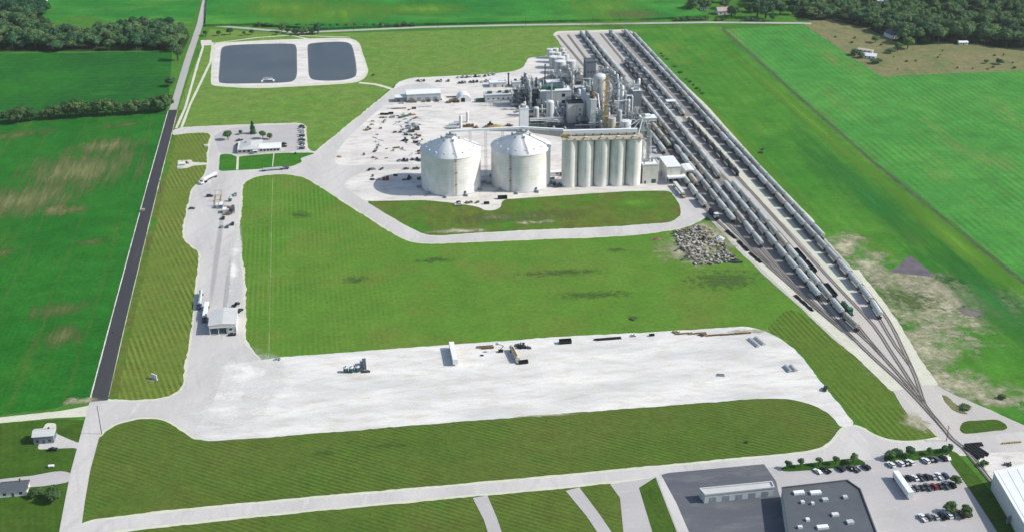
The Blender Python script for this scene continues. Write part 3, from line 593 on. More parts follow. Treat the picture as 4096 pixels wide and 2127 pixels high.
# ================================================================== RAILWAY
TR = {
 'east verge': [(650, 6.5), (400, 7.5), (150, 9), (60, 8.8), (0, 5), (-31, -.8), (-53, -5.4)],
 'outer': [(650, .5), (400, 2.5), (150, 3.5), (60, 4.3), (20, 2.6), (0, .2), (-30, -4), (-53, -5.4), (-75, -11), (-91, -15.4), (-108, -16.0)],
 'inner east': [(640, -15), (371, -12.5), (231, -10.5), (100, -9), (40, -7.5), (-6, -6.2), (-32, -8.8), (-75, -13.5), (-91, -15.4)],
 'locomotive': [(190, -18.6), (150, -15.6), (100, -15), (27, -15), (-27, -16), (-60, -15.6)],
 'middle': [(300, -24.6), (215, -20.3), (60, -20), (2, -20), (-27, -16.7), (-60, -15.6), (-91, -15.4)],
 'long middle': [(640, -24.5), (300, -25), (216, -26.2), (124, -26.4), (30, -25.6), (-1, -25), (-39, -22), (-64, -18.7), (-90, -16.9), (-122, -16.2)],
 'north': [(640, -39.8), (417, -37.4), (330, -37), (223, -34.8), (106, -35.3), (60, -33), (0, -26.6), (-20, -24)],
 'plant side': [(480, -41.8), (313, -41.7), (147, -41), (90, -38.5), (20, -31), (-1, -27.2)],
 'loading': [(640, -45.8), (353, -45.8), (295, -45.5), (234, -47.3), (215, -47.3), (150, -45.4), (84, -38.6)],
 'silo side': [(430, -58.5), (340, -53.4), (285, -52.6), (223, -53), (175, -52.4), (120, -46), (60, -37.0), (17, -31), (-10, -26.2)],
 'inner spur': [(640, -59), (500, -58.4), (430, -58.5)],
 'outer spur': [(640, -69.5), (500, -64), (440, -59.4)],
}
class Track:
    def __init__(s, pts):
        P = [UV(u, v) for v, u in pts]; s.P = []
        n = len(P)                                # Catmull-Rom so that the cars stay on a smooth line
        for i in range(n - 1):
            a, b_, c, d = P[max(0, i - 1)], P[i], P[i + 1], P[min(n - 1, i + 2)]
            k = max(2, int((c - b_).length / 12))
            L1 = (c - b_).length
            m1 = (c - a).normalized() * L1; m2 = (d - b_).normalized() * L1
            for j in range(k):
                t = j / k
                h0, h1, h2, h3 = 2*t**3-3*t*t+1, t**3-2*t*t+t, -2*t**3+3*t*t, t**3-t*t
                s.P.append(b_ * h0 + m1 * h1 + c * h2 + m2 * h3)
        s.P.append(P[-1])
        s.cum = [0.0]
        for a, b_ in zip(s.P, s.P[1:]): s.cum.append(s.cum[-1] + (b_ - a).length)
    def at(s, d):
        for i in range(len(s.P) - 1):
            if s.cum[i + 1] >= d or i == len(s.P) - 2:
                t = (d - s.cum[i]) / (s.cum[i + 1] - s.cum[i]); return s.P[i].lerp(s.P[i + 1], t)
    def find(s, v):
        best = min(range(len(s.P)), key=lambda i: abs((s.P[i] - O0).dot(DN) - v)); return s.cum[best]
def track_obj(P, label, z):
    o = strip('railway_track', P, 2.4, P_SLEEPER, z, label)
    for sgn in (-1, 1):
        mb = MB(); vs = []
        for i, p in enumerate(P):
            d = (P[min(i + 1, len(P) - 1)] - P[max(0, i - 1)]); nr = Vector((-d.y, d.x, 0)).normalized()
            c = p + nr * (0.74 * sgn)
            vs.append([tuple(c + nr * a + Vector((0, 0, zz))) for a, zz in ((-.07, z), (.07, z), (.07, z + .2), (-.07, z + .2))])
        mb.loft(vs).obj('rail', P_RAIL, o)
TRK = {}
for k, (nm, pts) in enumerate(TR.items()):
    TRK[nm] = Track(pts)
    track_obj(TRK[nm].P, 'railway track, the ' + nm + ' line of the yard', 0.18 + 0.012 * k)
lead = [UV(-16.0, -104), G(3806, 1753), G(3855, 1793), G(3931, 1884), G(4030, 2005), G(4170, 2180)]
track_obj(lead, 'single railway track crossing the front road', 0.34)
# ---- rolling stock
def bogie_mesh():
    b = MB()
    for sx in (-0.9, 0.9):
        for sy in (-0.76, 0.76): b.add(*(lambda q: (q.v, q.f))(MB().tube((sx, sy - .07, .46), (sx, sy + .07, .46), .46, 10)))
    for sy in (-0.95, 0.95): b.box(0, sy, .3, 2.6, .16, .4)
    b.box(0, 0, .5, .5, 1.9, .35)
    return b.mesh('bogie', P_UNDER)
ME_BOGIE = bogie_mesh()
def hopper(matl, name, label, cat='hopper car'):
    r = thing(name, label, cat, (0, 0, 0))
    sec = [(-.55, 1.0), (.55, 1.0), (1.45, 1.9), (1.58, 2.4), (1.6, 3.5), (1.42, 4.1), (1.0, 4.45), (.35, 4.6), (-.35, 4.6), (-1.0, 4.45), (-1.42, 4.1), (-1.6, 3.5), (-1.58, 2.4), (-1.45, 1.9)]
    st = [(-7.75, .8, 2.4), (-7.45, .95, 2.2), (-5.8, 1, 1.05), (-2.2, 1, 1.0), (2.2, 1, 1.0), (5.8, 1, 1.05), (7.45, .95, 2.2), (7.75, .8, 2.4)]
    MB().loft([[(x, y * k, max(z, lo) if k == 1 else 4.55 - (4.55 - max(z, lo)) * k) for y, z in sec] for x, k, lo in st]).obj('body', matl, r)
    b = MB()
    b.box(0, 0, 4.6, 14.4, .6, .08)
    for x in (-6, -3, 0, 3, 6): b.box(x, 0, 4.68, 1.1, .7, .12)
    b.obj('roof_hatch', P_GREY, r)
    MB().box(0, 0, .95, 17.6, .7, .3).box(-7.9, 0, 1.2, .9, 2.6, .12).box(7.9, 0, 1.2, .9, 2.6, .12).box(-9.0, 0, .85, .6, .3, .3).box(9.0, 0, .85, .6, .3, .3).obj('underframe', P_UNDER, r)
    for x in (-6.9, 6.9): inst('bogie', ME_BOGIE, r, (x, 0, 0))
    return r
def tankcar(matl, name, label, cat='tank car'):
    r = thing(name, label, cat, (0, 0, 0))
    R, zc, n = 1.55, 2.75, 14; secs = []
    for x, k in ((-8.35, .05), (-8.25, .45), (-7.9, .82), (-7.4, 1), (0, 1), (7.4, 1), (7.9, .82), (8.25, .45), (8.35, .05)):
        secs.append([(x, R * k * cos(2 * pi * i / n), zc + R * k * sin(2 * pi * i / n)) for i in range(n)])
    MB().loft(secs).obj('tank', matl, r, True)
    MB().cyl(0, 0, 4.1, 4.75, .5, n=10).box(0, 0, 4.3, 3.2, 1.5, .08).box(-1.6, 0, 4.3, .06, 1.5, .9).box(1.6, 0, 4.3, .06, 1.5, .9).obj('manway', P_MID, r)
    MB().box(0, 0, .95, 17.2, .6, .3).box(-6.9, 0, 1.0, 1.6, 2.2, .4).box(6.9, 0, 1.0, 1.6, 2.2, .4).box(-9.0, 0, .85, .6, .3, .3).box(9.0, 0, .85, .6, .3, .3).obj('underframe', P_UNDER, r)
    MB().box(0, 1.6, 1.1, .5, .1, 3.1).box(0, -1.6, 1.1, .5, .1, 3.1).obj('ladder', P_MID, r)
    for x in (-6.9, 6.9): inst('bogie', ME_BOGIE, r, (x, 0, 0))
    return r
def gondola(name, label):
    r = thing(name, label, 'gondola car', (0, 0, 0))
    b = MB().box(0, 0, 1.0, 15.6, 2.9, .2)
    b.box(0, 1.42, 1.2, 15.6, .1, 1.1).box(0, -1.42, 1.2, 15.6, .1, 1.1).box(7.75, 0, 1.2, .1, 2.74, 1.1).box(-7.75, 0, 1.2, .1, 2.74, 1.1)
    for k in range(-6, 7, 2): b.box(k * 1.2, 1.5, 1.2, .16, .06, 1.1).box(k * 1.2, -1.5, 1.2, .16, .06, 1.1)
    b.obj('body', P_BLACK, r)
    MB().box(0, 0, .85, 17.4, .6, .14).obj('underframe', P_UNDER, r)
    for x in (-6, 6): inst('bogie', ME_BOGIE, r, (x, 0, 0))
    return r
def locomotive(name, label, hood, cabm):
    r = thing(name, label, 'locomotive', (0, 0, 0))
    MB().box(0, 0, 1.1, 15.4, 2.9, .35).box(-7.9, 0, .8, .5, .5, .5).box(7.9, 0, .8, .5, .5, .5).obj('frame', P_BLACK, r)
    MB().box(-1.6, 0, 1.45, 9.6, 1.9, 2.4).box(-1.6, 0, 3.85, 8.6, 1.3, .25).obj('hood', hood, r)
    MB().box(4.6, 0, 1.45, 2.7, 2.9, 3.0).box(4.6, 0, 4.45, 3.1, 3.1, .12).obj('cab', cabm, r)
    MB().box(4.6, 0, 3.2, 2.74, 2.96, .75).obj('window', P_GLASS, r)
    MB().box(6.7, 0, 1.45, 1.4, 1.7, 1.3).obj('nose', hood, r)
    MB().cyl(-3, 0, 4.1, 4.5, .35, n=10).cyl(0, 0, 4.1, 4.5, .35, n=10).obj('exhaust_stack', P_BLACK, r)
    for x in (-5, 5): inst('bogie', ME_BOGIE, r, (x, 0, 0))
    return r
PROTO = {}
def proto(kind):
    if kind not in PROTO:
        PROTO[kind] = {'hop': lambda: hopper(P_HOP, 'hopper_car', 'x'), 'tan': lambda: hopper(P_HOPTAN, 'hopper_car', 'x'), 'tnk': lambda: tankcar(P_TANKC, 'tank_car', 'x'),
                       'blk': lambda: tankcar(P_TANKB, 'tank_car', 'x'), 'gon': lambda: gondola('gondola_car', 'x')}[kind]()
        PROTO[kind]['fresh'] = 1
    return PROTO[kind]
KN = {'hop': 'grey covered hopper car', 'tan': 'tan covered hopper car', 'tnk': 'pale grey tank car', 'blk': 'black tank car', 'gon': 'low black gondola car'}
TOPZ = 0.42
def train(trk, v0, v1, kinds, where, group, pitch=18.5):
    """cars from v1 (near end) away to v0 (far end); kinds: callable(i) -> kind"""
    T = TRK[trk]; dA, dB = T.find(v0), T.find(v1)
    n = max(1, int(round((dB - dA) / pitch)))
    pit = (dB - dA) / n
    for i in range(n):
        k = kinds(i) if callable(kinds) else kinds
        d = dB - (i + 0.5) * pit
        a, c = T.at(max(0, d - 6.9)), T.at(min(T.cum[-1], d + 6.9))
        mid = (a + c) / 2; rot = atan2(c.y - a.y, c.x - a.x)
        lb = KN[k] + ', ' + nth(i + 1) + ' from the near end, ' + where
        p = proto(k); loc = (mid.x, mid.y, TOPZ)
        if p.get('fresh'):
            del p['fresh']; p.location = loc; p.rotation_euler = (0, 0, rot); p['label'] = lb; p['group'] = group
        else: dup(p, loc, rot, lb, group)
R2 = random.Random(3)
train('east verge', 622, 108, 'hop', 'rightmost train', 'cars of the rightmost train')
train('outer', 634, -2, lambda i: 'tan' if i in (9, 17, 22) else 'hop', 'long outer train', 'cars of the long outer train')
train('inner east', 636, 371, lambda i: 'hop' if i % 7 else 'tnk', 'far middle train', 'cars of the far middle train')
train('inner east', 360, 231, 'blk', 'short black train', 'cars of the short black train')
train('long middle', 535, 444, 'blk', 'black string behind plant', 'cars of the black string behind the plant')
train('long middle', 442, 224, lambda i: 'hop' if i != 3 else 'tan', 'train passing the shelter', 'cars of the train passing the open shelter')
train('long middle', 216, 30, 'hop', 'train left of locomotive', 'cars of the train left of the locomotive train')
train('middle', 215, -14, lambda i: 'hop' if i not in (0, 6) else 'tan', 'train touching the locomotive', 'cars of the train beside the locomotive')
train('north', 636, 481, 'hop', 'far tank train', 'cars of the far tank train')
train('north', 417, 106, lambda i: 'hop' if i not in (2, 7, 8, 12) else 'tan', 'second train beyond shed', 'cars of the train two tracks right of the shed')
train('plant side', 313, 148, lambda i: 'hop' if i != 8 else 'blk', 'train passing the shed', 'cars of the train passing the loading shed')
train('loading', 636, 450, lambda i: 'hop' if i % 4 else 'tnk', 'string behind dome tank', 'cars of the tank string behind the dome tank')
train('loading', 353, 297, 'tan', 'string behind loading shed', 'cars behind the loading shed')
train('loading', 234, 215, 'tan', 'loading shed', 'car at the loading shed')
train('silo side', 340, 287, 'hop', 'string behind receiving building', 'cars behind the receiving building')
train('silo side', 235, 180, 'hop', 'string beside receiving building', 'cars beside the receiving building')
train('locomotive', 99, 63, 'gon', 'rear gondola pair', 'black gondola cars', 17.8)
train('locomotive', 56, 27, 'gon', 'gondola pair behind locomotive', 'black gondola cars', 17.8)
for trk, v, lb, hm, cm in (('locomotive', 15, 'dark green diesel locomotive at the head of the black gondolas', P_GREEN, P_GREEN), ('silo side', 168, 'black diesel switcher with white cab beside the receiving building', P_BLACK, P_OFF)):
    T = TRK[trk]; d = T.find(v); a, c = T.at(d - 5), T.at(d + 5); mid = (a + c) / 2
    L = locomotive('locomotive', lb, hm, cm); L.location = (mid.x, mid.y, TOPZ); L.rotation_euler = (0, 0, atan2(c.y - a.y, c.x - a.x))
# piles of old sleepers along the left lead
m_tie = plain('old_sleepers', C(44, 40, 38), 0.95, 0.05, 0.25)
for i, (x0, y0, x1, y1, lb) in enumerate(((2906, 925, 2940, 955, 'farthest'), (2952, 966, 2990, 1004, 'second farthest'), (2998, 1012, 3044, 1052, 'second nearest'), (3180, 1182, 3246, 1240, 'nearest, ragged'))):
    a, c = G(x0, y0), G(x1, y1); d = c - a; L = d.length
    t = thing('sleeper_pile', 'long low pile of black railway sleepers, ' + lb + ' along the left lane', 'sleeper pile', (a + c) / 2 + Vector((0, 0, .16)), atan2(d.y, d.x), 'piles of black railway sleepers')
    rr = random.Random(i); k = 0
    b = MB()
    x = -L / 2
    while x < L / 2:
        for lay in range(rr.choice((2, 3, 3, 4))):
            for q in range(5): b.box(x + 1.3 + rr.uniform(-.3, .3), (q - 2) * .42 + rr.uniform(-.1, .1), lay * .24, 2.5, .24, .2, rr.uniform(-.08, .08))
        x += 2.7
    tag(b.obj('sleepers', m_tie, t), None, None, None, 'stuff')
# ================================================================== BINS, SILOS AND PLANT
def W(x, y): return G(x, y)
def mid_of(a, b): return (a + b) / 2
RX = radians(8.6)                         # heading of the buildings' long axis
EX = Vector((cos(RX), sin(RX), 0)); EY = Vector((-sin(RX), cos(RX), 0))
def ring_rail(b, cx, cy, z, r, n=16, h=1.1):
    P = [(cx + r * cos(2 * pi * i / n), cy + r * sin(2 * pi * i / n)) for i in range(n + 1)]
    for p, q in zip(P, P[1:]):
        b.tube((p[0], p[1], z + h), (q[0], q[1], z + h), .06, 4); b.tube((p[0], p[1], z), (p[0], p[1], z + h), .05, 4)
def big_bin(c, label, seam):
    R, EV, PK = 21.8, 28.6, 38.4
    t = thing('grain_bin', label, 'grain bin', c, 0, 'big steel grain bins')
    b = MB(); b.cyl(0, 0, 0, EV, R, n=72, cap=False); b.obj('wall', P_BIN, t, True)
    MB().cyl(0, 0, 0.0, .5, R + .5, n=72).obj('foundation', P_CLAD, t)
    MB().lathe(0, 0, [(R + .35, EV - .35), (R + .45, EV - .1), (2.2, PK - .4), (2.0, PK)], 72).obj('roof', P_BINROOF, t, True)
    sl = (PK - .4 - EV + .1) / (R + .45 - 2.2)
    def rz(r): return EV - .1 + (R + .45 - r) * sl
    for k in range(24):
        a = 2 * pi * k / 24
        MB().tube((2.4 * cos(a), 2.4 * sin(a), rz(2.4)), ((R) * cos(a), R * sin(a), rz(R)), .05, 4).obj('roof_rib', P_BINROOF, t)
    for k in range(16):
        a = 2 * pi * (k + .5) / 16; r = R - 4.2
        MB().box(r * cos(a), r * sin(a), rz(r) - .3, 1.0, .9, 1.0, a).obj('roof_vent', P_OFF, t)
    for k in range(6):
        a = 2 * pi * (k + .3) / 6 + .6; r = 6.5
        MB().cyl(r * cos(a), r * sin(a), rz(r) - .2, rz(r) + 1.6, .55, n=8).cyl(r * cos(a), r * sin(a), rz(r) + 1.6, rz(r) + 2.0, .8, .3, n=8).obj('exhaust_fan', P_MID, t)
    b = MB(); b.cyl(0, 0, PK, PK + .25, 3.4, n=20); ring_rail(b, 0, 0, PK + .25, 3.3, 14); b.obj('peak_platform', P_MID, t)
    a = radians(-76)
    b = MB()
    for s_ in (-.5, .5):
        b.tube((2.6 * cos(a) - s_ * sin(a), 2.6 * sin(a) + s_ * cos(a), rz(2.6) + .5), (R * cos(a) - s_ * sin(a), R * sin(a) + s_ * cos(a), rz(R) + .5), .09, 4)
    for k in range(26):
        r = 2.8 + k * .72
        b.box(r * cos(a), r * sin(a), rz(r) + .15, .25, 1.0, .12, a)
    b.obj('roof_stair', P_MID, t)
    a = radians(seam); b = MB(); rr = R + .5
    for s_ in (-.45, .45): b.tube((rr * cos(a) - s_ * sin(a), rr * sin(a) + s_ * cos(a), .5), (rr * cos(a) - s_ * sin(a), rr * sin(a) + s_ * cos(a), EV + .8), .1, 4)
    for k in range(int(EV / .6)): b.box(rr * cos(a), rr * sin(a), .6 + k * .6, .12, .9, .08, a)
    for z in (9, 18, 27): b.box((rr + .5) * cos(a), (rr + .5) * sin(a), z, 1.4, 1.8, .15, a)
    b.obj('ladder_tower', P_RUST, t)
    for k in range(10):
        a = 2 * pi * k / 10 + .2
        MB().box((R + 1.6) * cos(a), (R + 1.6) * sin(a), 0, 2.4, 1.5, 1.5, a).cyl((R + 3.2) * cos(a), (R + 3.2) * sin(a), 0, 1.7, .8, n=10).obj('aeration_fan', P_MID, t)
    MB().box((R + .1) * cos(radians(-60)), (R + .1) * sin(radians(-60)), 0.5, .3, 1.6, 2.4, radians(-60)).obj('door', P_DARK, t)
    return t
B1 = Vector((G(1805, 741).x, G(1805, 741).y, .16)); B2 = Vector((G(2083, 727).x, G(2083, 727).y, .16))
big_bin(B1, 'left big white roofed steel grain bin with rusty ladder', -78)
big_bin(B2, 'right big white roofed steel grain bin beside the concrete silos', -110)
P_TANROOF = plain('dusty_roof', C(186, 178, 158), .9, .1, .18)
# concrete silo block
sl, sr = G(2248, 753), G(2566, 744)
row = (sr - sl); step = row.length / 5; ang = atan2(row.y, row.x); r_s = step / 2 * 0.985
t = thing('silo_block', 'row of five joined tall concrete silos with roof conveyor', 'silos', (sl + sr) / 2 + Vector((-sin(ang) * r_s, cos(ang) * r_s, .16)), ang)
HS = 36.0
for k in range(5):
    x = (k - 2) * step
    b = MB(); b.cyl(x, 0, 0, HS, r_s, n=40, cap=False); b.obj('silo', P_SILO, t, True)
MB().box(0, step * .3, 0.0, step * 4.6, step * .3, HS - .1).obj('rear_wall', P_SILO, t)
MB().box(0, .4, HS, step * 5 + .6, step * 1.06, .7).obj('roof', P_TANROOF, t)
b = MB()
for y in (-step * .5, step * .55):
    b.tube((-step * 2.5, y, HS + 1.8), (step * 2.5, y, HS + 1.8), .07, 4)
    for k in range(24): b.tube((-step * 2.5 + k * step * 5 / 23, y, HS + .7), (-step * 2.5 + k * step * 5 / 23, y, HS + 1.8), .06, 4)
b.obj('railing', P_MID, t)
b = MB().box(-1, step * .3, HS + 2.6, step * 4.6, 2.4, 2.6)
b.obj('conveyor_gallery', P_ROOFW, t)
for k in range(9): MB().box(-step * 2.1 + k * step * .52, step * .3, HS + .7, .5, 2.2, 1.9).obj('gallery_leg', P_DARK, t)
for k in range(5): MB().box((k - 2) * step, -step * .12, HS + .7, 2.2, 2.2, 1.0).obj('roof_hatch', P_OFF, t)
MB().box(-step * 2.3, step * .1, HS + .7, 3.6, 3.0, 2.6).cyl(-step * 2.0, -.6, HS + .7, HS + 3.4, .9, n=12).obj('dust_filter', P_YELLOW, t)
b = MB()
for k in range(10): b.box((k - 4.5) * step * .5, -step * .4, HS + .7, 1.2, .9, .35 + .3 * (k % 3))
b.obj('aeration_vents', P_RUST, t)
# elevator head frame on the silo block's right end
base = (sl + sr) / 2 + EX * (step * 2.75) + EY * (step * 1.2)
def lattice(b, x, y, z0, z1, w, panels, r=.12):
    cs = [(x - w / 2, y - w / 2), (x + w / 2, y - w / 2), (x + w / 2, y + w / 2), (x - w / 2, y + w / 2)]
    for c in cs: b.tube((c[0], c[1], z0), (c[0], c[1], z1), r, 4)
    h = (z1 - z0) / panels
    for k in range(panels):
        for i in range(4):
            p, q = cs[i], cs[(i + 1) % 4]; za, zb = z0 + k * h, z0 + (k + 1) * h
            b.tube((p[0], p[1], zb), (q[0], q[1], zb), r * .7, 4)
            if k % 2 == i % 2: b.tube((p[0], p[1], za), (q[0], q[1], zb), r * .6, 4)
            else: b.tube((q[0], q[1], za), (p[0], p[1], zb), r * .6, 4)
def lattice_tower(px_, label, h, w, m, name='elevator_tower', cat='tower', plats=(), pm=None, legs=True, group=None, z=.1):
    c = px_ if isinstance(px_, Vector) else G(*px_)
    t = thing(name, label, cat, (c.x, c.y, z), RX, group)
    b = MB(); lattice(b, 0, 0, 0, h, w, max(3, int(h / w / 1.3))); b.obj('frame', m, t)
    for q in plats:
        b = MB(); b.box(0, 0, q, w + 2.0, w + 2.0, .18)
        for a in (-1, 1):
            for o in ((0, a), (a, 0)):
                e = (w + 2.0) / 2
                b.tube((-e if o[0] == 0 else e * a, e * a if o[0] == 0 else -e, q + 1.1), (e if o[0] == 0 else e * a, e * a if o[0] == 0 else e, q + 1.1), .06, 4)
        b.obj('platform', pm or P_MID, t)
    if legs:
        MB().box(-.5, 0, 0, .7, .6, h + 1.5).box(.5, 0, 0, .7, .6, h + 1.5).obj('bucket_leg', pm or m, t)
        MB().box(0, 0, h + 1.2, 2.6, 1.4, 1.6).obj('head', P_MID, t)
    return t
lt = lattice_tower(base, 'grey steel elevator tower at the right end of the concrete silos', 47, 3.0, P_GREY, plats=(37, 44))
b = MB()
for dx, dy, z in ((-9, -3, 38), (-16, -2, 38), (-5, -8, 37)): b.tube((0, 0, 47.5), (dx, dy, z), .38, 8)
b.obj('spout', P_OFF, lt)
b = MB(); b.path([(2.4, 0, 44), (7, 1, 30), (7.4, 1, 17)], .4, 8); b.obj('spout', P_OFF, lt)
lattice_tower(base + EX * 3.8 - EY * 4.5, 'second grey elevator tower nearest the rail cars', 41, 2.4, P_MID, plats=(34,))
# conveyor gallery over the bins
t = thing('conveyor_bridge', 'long white conveyor bridge over both bins running to the silos', 'conveyor', B1 + Vector((0, 0, 0)), 0)
a0 = Vector((0, 0, 41.0)); a1 = B2 - B1 + Vector((0, 0, 41.2)); a2 = (sl + sr) / 2 + EX * (-step * 2.3) + EY * (step) - B1; a2.z = 41.0
a2 = Vector((a2.x, a2.y, 40.5))
def gallery(b, p, q, w, h):
    d = (q - p).normalized(); s_ = Vector((-d.y, d.x, 0)).normalized() * (w / 2); u = Vector((0, 0, h))
    b.loft([[tuple(x - s_), tuple(x + s_), tuple(x + s_ + u), tuple(x - s_ + u)] for x in (p, q)])
b = MB(); gallery(b, a0, a1, 1.7, 1.6); gallery(b, a1, a2, 1.7, 1.6); b.obj('gallery', P_ROOFW, t)
b = MB(); gallery(b, a0 + Vector((0, 1.5, -.2)), a1 + Vector((0, 1.5, -.2)), 1.2, .15); gallery(b, a1 + Vector((0, 1.5, -.2)), a2 + Vector((0, 1.5, -.2)), 1.2, .15)
for k in range(40):
    p = a0.lerp(a1, k / 39) + Vector((0, 2.1, -.1)); b.tube(tuple(p), tuple(p + Vector((0, 0, 1.1))), .05, 4)
b.tube(tuple(a0 + Vector((0, 2.1, 1))), tuple(a1 + Vector((0, 2.1, 1))), .06, 4)
b.obj('walkway', P_MID, t)
for f in (.28, .5, .74):
    p = a0.lerp(a1, f); b = MB(); lattice(b, p.x, p.y + 0.0, 0, 41, 1.6, 16, .1); b.obj('support_tower', P_GREY, t)
for p in (a0, a1): MB().box(p.x, p.y, 38.6, 1.6, 1.6, 2.4).obj('drop_spout', P_MID, t)
# white square elevator tower behind the right bin
def box_building(corner, lx, ly, h, m, label, name='building', cat='building', roof=P_ROOFW, rot=None, parapet=.35, group=None, z=.1):
    """corner: near-left ground corner (photo point or place); long side lx along the site axis, ly away"""
    rot = RX if rot is None else rot
    c = corner if isinstance(corner, Vector) else G(*corner)
    ex, ey = Vector((cos(rot), sin(rot), 0)), Vector((-sin(rot), cos(rot), 0))
    t = thing(name, label, cat, c + ex * (lx / 2) + ey * (ly / 2) + Vector((0, 0, z)), rot, group)
    t['half'] = (lx / 2, ly / 2)
    MB().box(0, 0, 0, lx, ly, h).obj('wall', m, t)
    b = MB().box(0, 0, h, lx + .5, ly + .5, .25)
    if parapet:
        for sx, sy, a, c2 in ((0, -1, lx + .5, .25), (0, 1, lx + .5, .25), (-1, 0, .25, ly), (1, 0, .25, ly)): b.box(sx * (lx / 2 + .12), sy * (ly / 2 + .12), h + .25, a, c2, parapet)
    b.obj('roof', roof, t)
    return t
def front(t, x, z, w, h, m, name, proud=.06):
    hx, hy = t['half']
    return MB().box(x, -hy - proud / 2 + .01, z, w, proud, h).obj(name, m, t)
def westside(t, y, z, w, h, m, name, proud=.06):
    hx, hy = t['half']
    return MB().box(-hx - proud / 2 + .01, y, z, proud, w, h).obj(name, m, t)
wt = box_building((2080, 528), 7.2, 6.0, 19.5, P_WHITE, 'tall plain white elevator house behind the right bin', 'elevator_house', 'building')
MB().box(0, 0, 19.8, 3, 3, 1.6).cyl(-2, 1, 19.8, 22.0, .7, n=10).obj('roof_unit', P_MID, wt)
front(wt, 1.8, 0, 1.6, 2.4, P_DARK, 'door')
# silo-side buildings
bb = box_building((2569, 737), 11.8, 9.5, 14.6, P_BEIGE, 'tall pale clad building right of the concrete silos', 'process_building', 'building', parapet=.5)
front(bb, 2.6, 0.2, 3.4, 3.2, P_GREEN, 'roll_up_door'); front(bb, -3.8, .1, 1.3, 2.3, P_DARK, 'door'); westside(bb, 0, 0, 1.2, 2.2, P_DARK, 'door')
MB().box(-2, 2, 14.9, 2.6, 2.0, 1.8).cyl(2.5, 1.5, 14.9, 17.8, .8, n=12).cyl(-4.6, -2.5, 14.9, 16.2, .5, n=8).obj('roof_unit', P_MID, bb)
rc = G(2665, 733)
rb = thing('receiving_building', 'tall pale receiving building with dark truck and rail doors', 'building', rc + EX * 5.2 + EY * 11 + Vector((0, 0, .1)), SITE - pi / 2)
hx, hy = 5.2, 11.0
MB().box(-hx + .2, 0, 0, .4, 22, 12.4).box(hx - .2, 0, 0, .4, 22, 12.4).box(0, hy - .2, 4.8, 9.6, .4, 7.6).box(0, -hy + .2, 5.4, 9.6, .4, 7.0).box(0, -hy + .2, 0, .5, .4, 5.4).obj('wall', P_BEIGE, rb)
MB().box(0, 0, 12.4, 11, 22.6, .3).obj('roof', P_ROOFW, rb)
MB().box(1.4, -hy - 2.0, 5.5, 13.4, 4.0, .4).box(1.4, -hy - 3.9, 4.7, 13.4, .2, .8).obj('canopy', P_ROOFW, rb)
for x in (-4.9, 7.6): MB().box(x, -hy - 3.7, 0, .35, .35, 5.5).obj('canopy_post', P_GREY, rb)
MB().box(0, hy - 3, 0, 9.5, .3, 12).obj('inner_wall', P_DARK, rb)
westside_ = MB().box(-hx - .03, 3, 0, .06, 3.6, 4.2).obj('roll_up_door', P_MID, rb)
# small loading shed over the tracks
lc = UV(-47.4, 240)
ls = thing('loading_shed', 'small white rail loading shed straddling a track with dark opening', 'shed', Vector((lc.x, lc.y, .2)), SITE - pi / 2)
MB().box(-2.9, 0, 0, .3, 13, 6.4).box(2.9, 0, 0, .3, 13, 6.4).box(0, -6.35, 5.3, 5.5, .3, 1.1).box(0, 6.35, 5.3, 5.5, .3, 1.1).obj('wall', P_OFF, ls)
MB().side([(-3.4, 6.4), (3.4, 6.4), (3.4, 6.6), (0, 7.2), (-3.4, 6.6)], 0, -6.8, 6.8).obj('roof', P_ROOFW, ls)
lc = UV(-49.0, 352)
ls = thing('rail_loadout', 'pale rail loadout house with square black opening behind the silos', 'shed', Vector((lc.x, lc.y, .2)), SITE - pi / 2)
MB().box(-6.2, 0, 0, .3, 9, 8.2).box(-.6, 0, 0, .3, 9, 8.2).box(6.2, 0, 0, .3, 9, 8.2).box(0, -4.35, 5.6, 12.1, .3, 2.6).obj('wall', P_OFF, ls)
MB().box(0, 0, 8.2, 13.2, 9.6, .3).box(0, 1, 8.5, 4.5, 4.5, 1.4).obj('roof', P_ROOFW, ls)
# rail shelter between the tracks
c = G(2682, 432)
sh = thing('rail_shelter', 'white open shelter standing between two tracks', 'shelter', Vector((c.x, c.y, .2)), RX)
for x in (-3.6, 3.6):
    for y in (-2.2, 2.2): MB().box(x, y, 0, .25, .25, 6.2).obj('post', P_GREY, sh)
MB().box(0, 0, 6.2, 8.6, 5.6, .35).obj('roof', P_ROOFW, sh)
MB().box(-1.4, 0, 0, 3.6, 3.4, 2.8).obj('cabin', P_OFF, sh)
MB().box(1.2, 0, 3.6, 4.6, 1.4, .2).tube((2.6, 0, 3.6), (2.6, 0, .1), .15, 6).obj('platform', P_MID, sh)
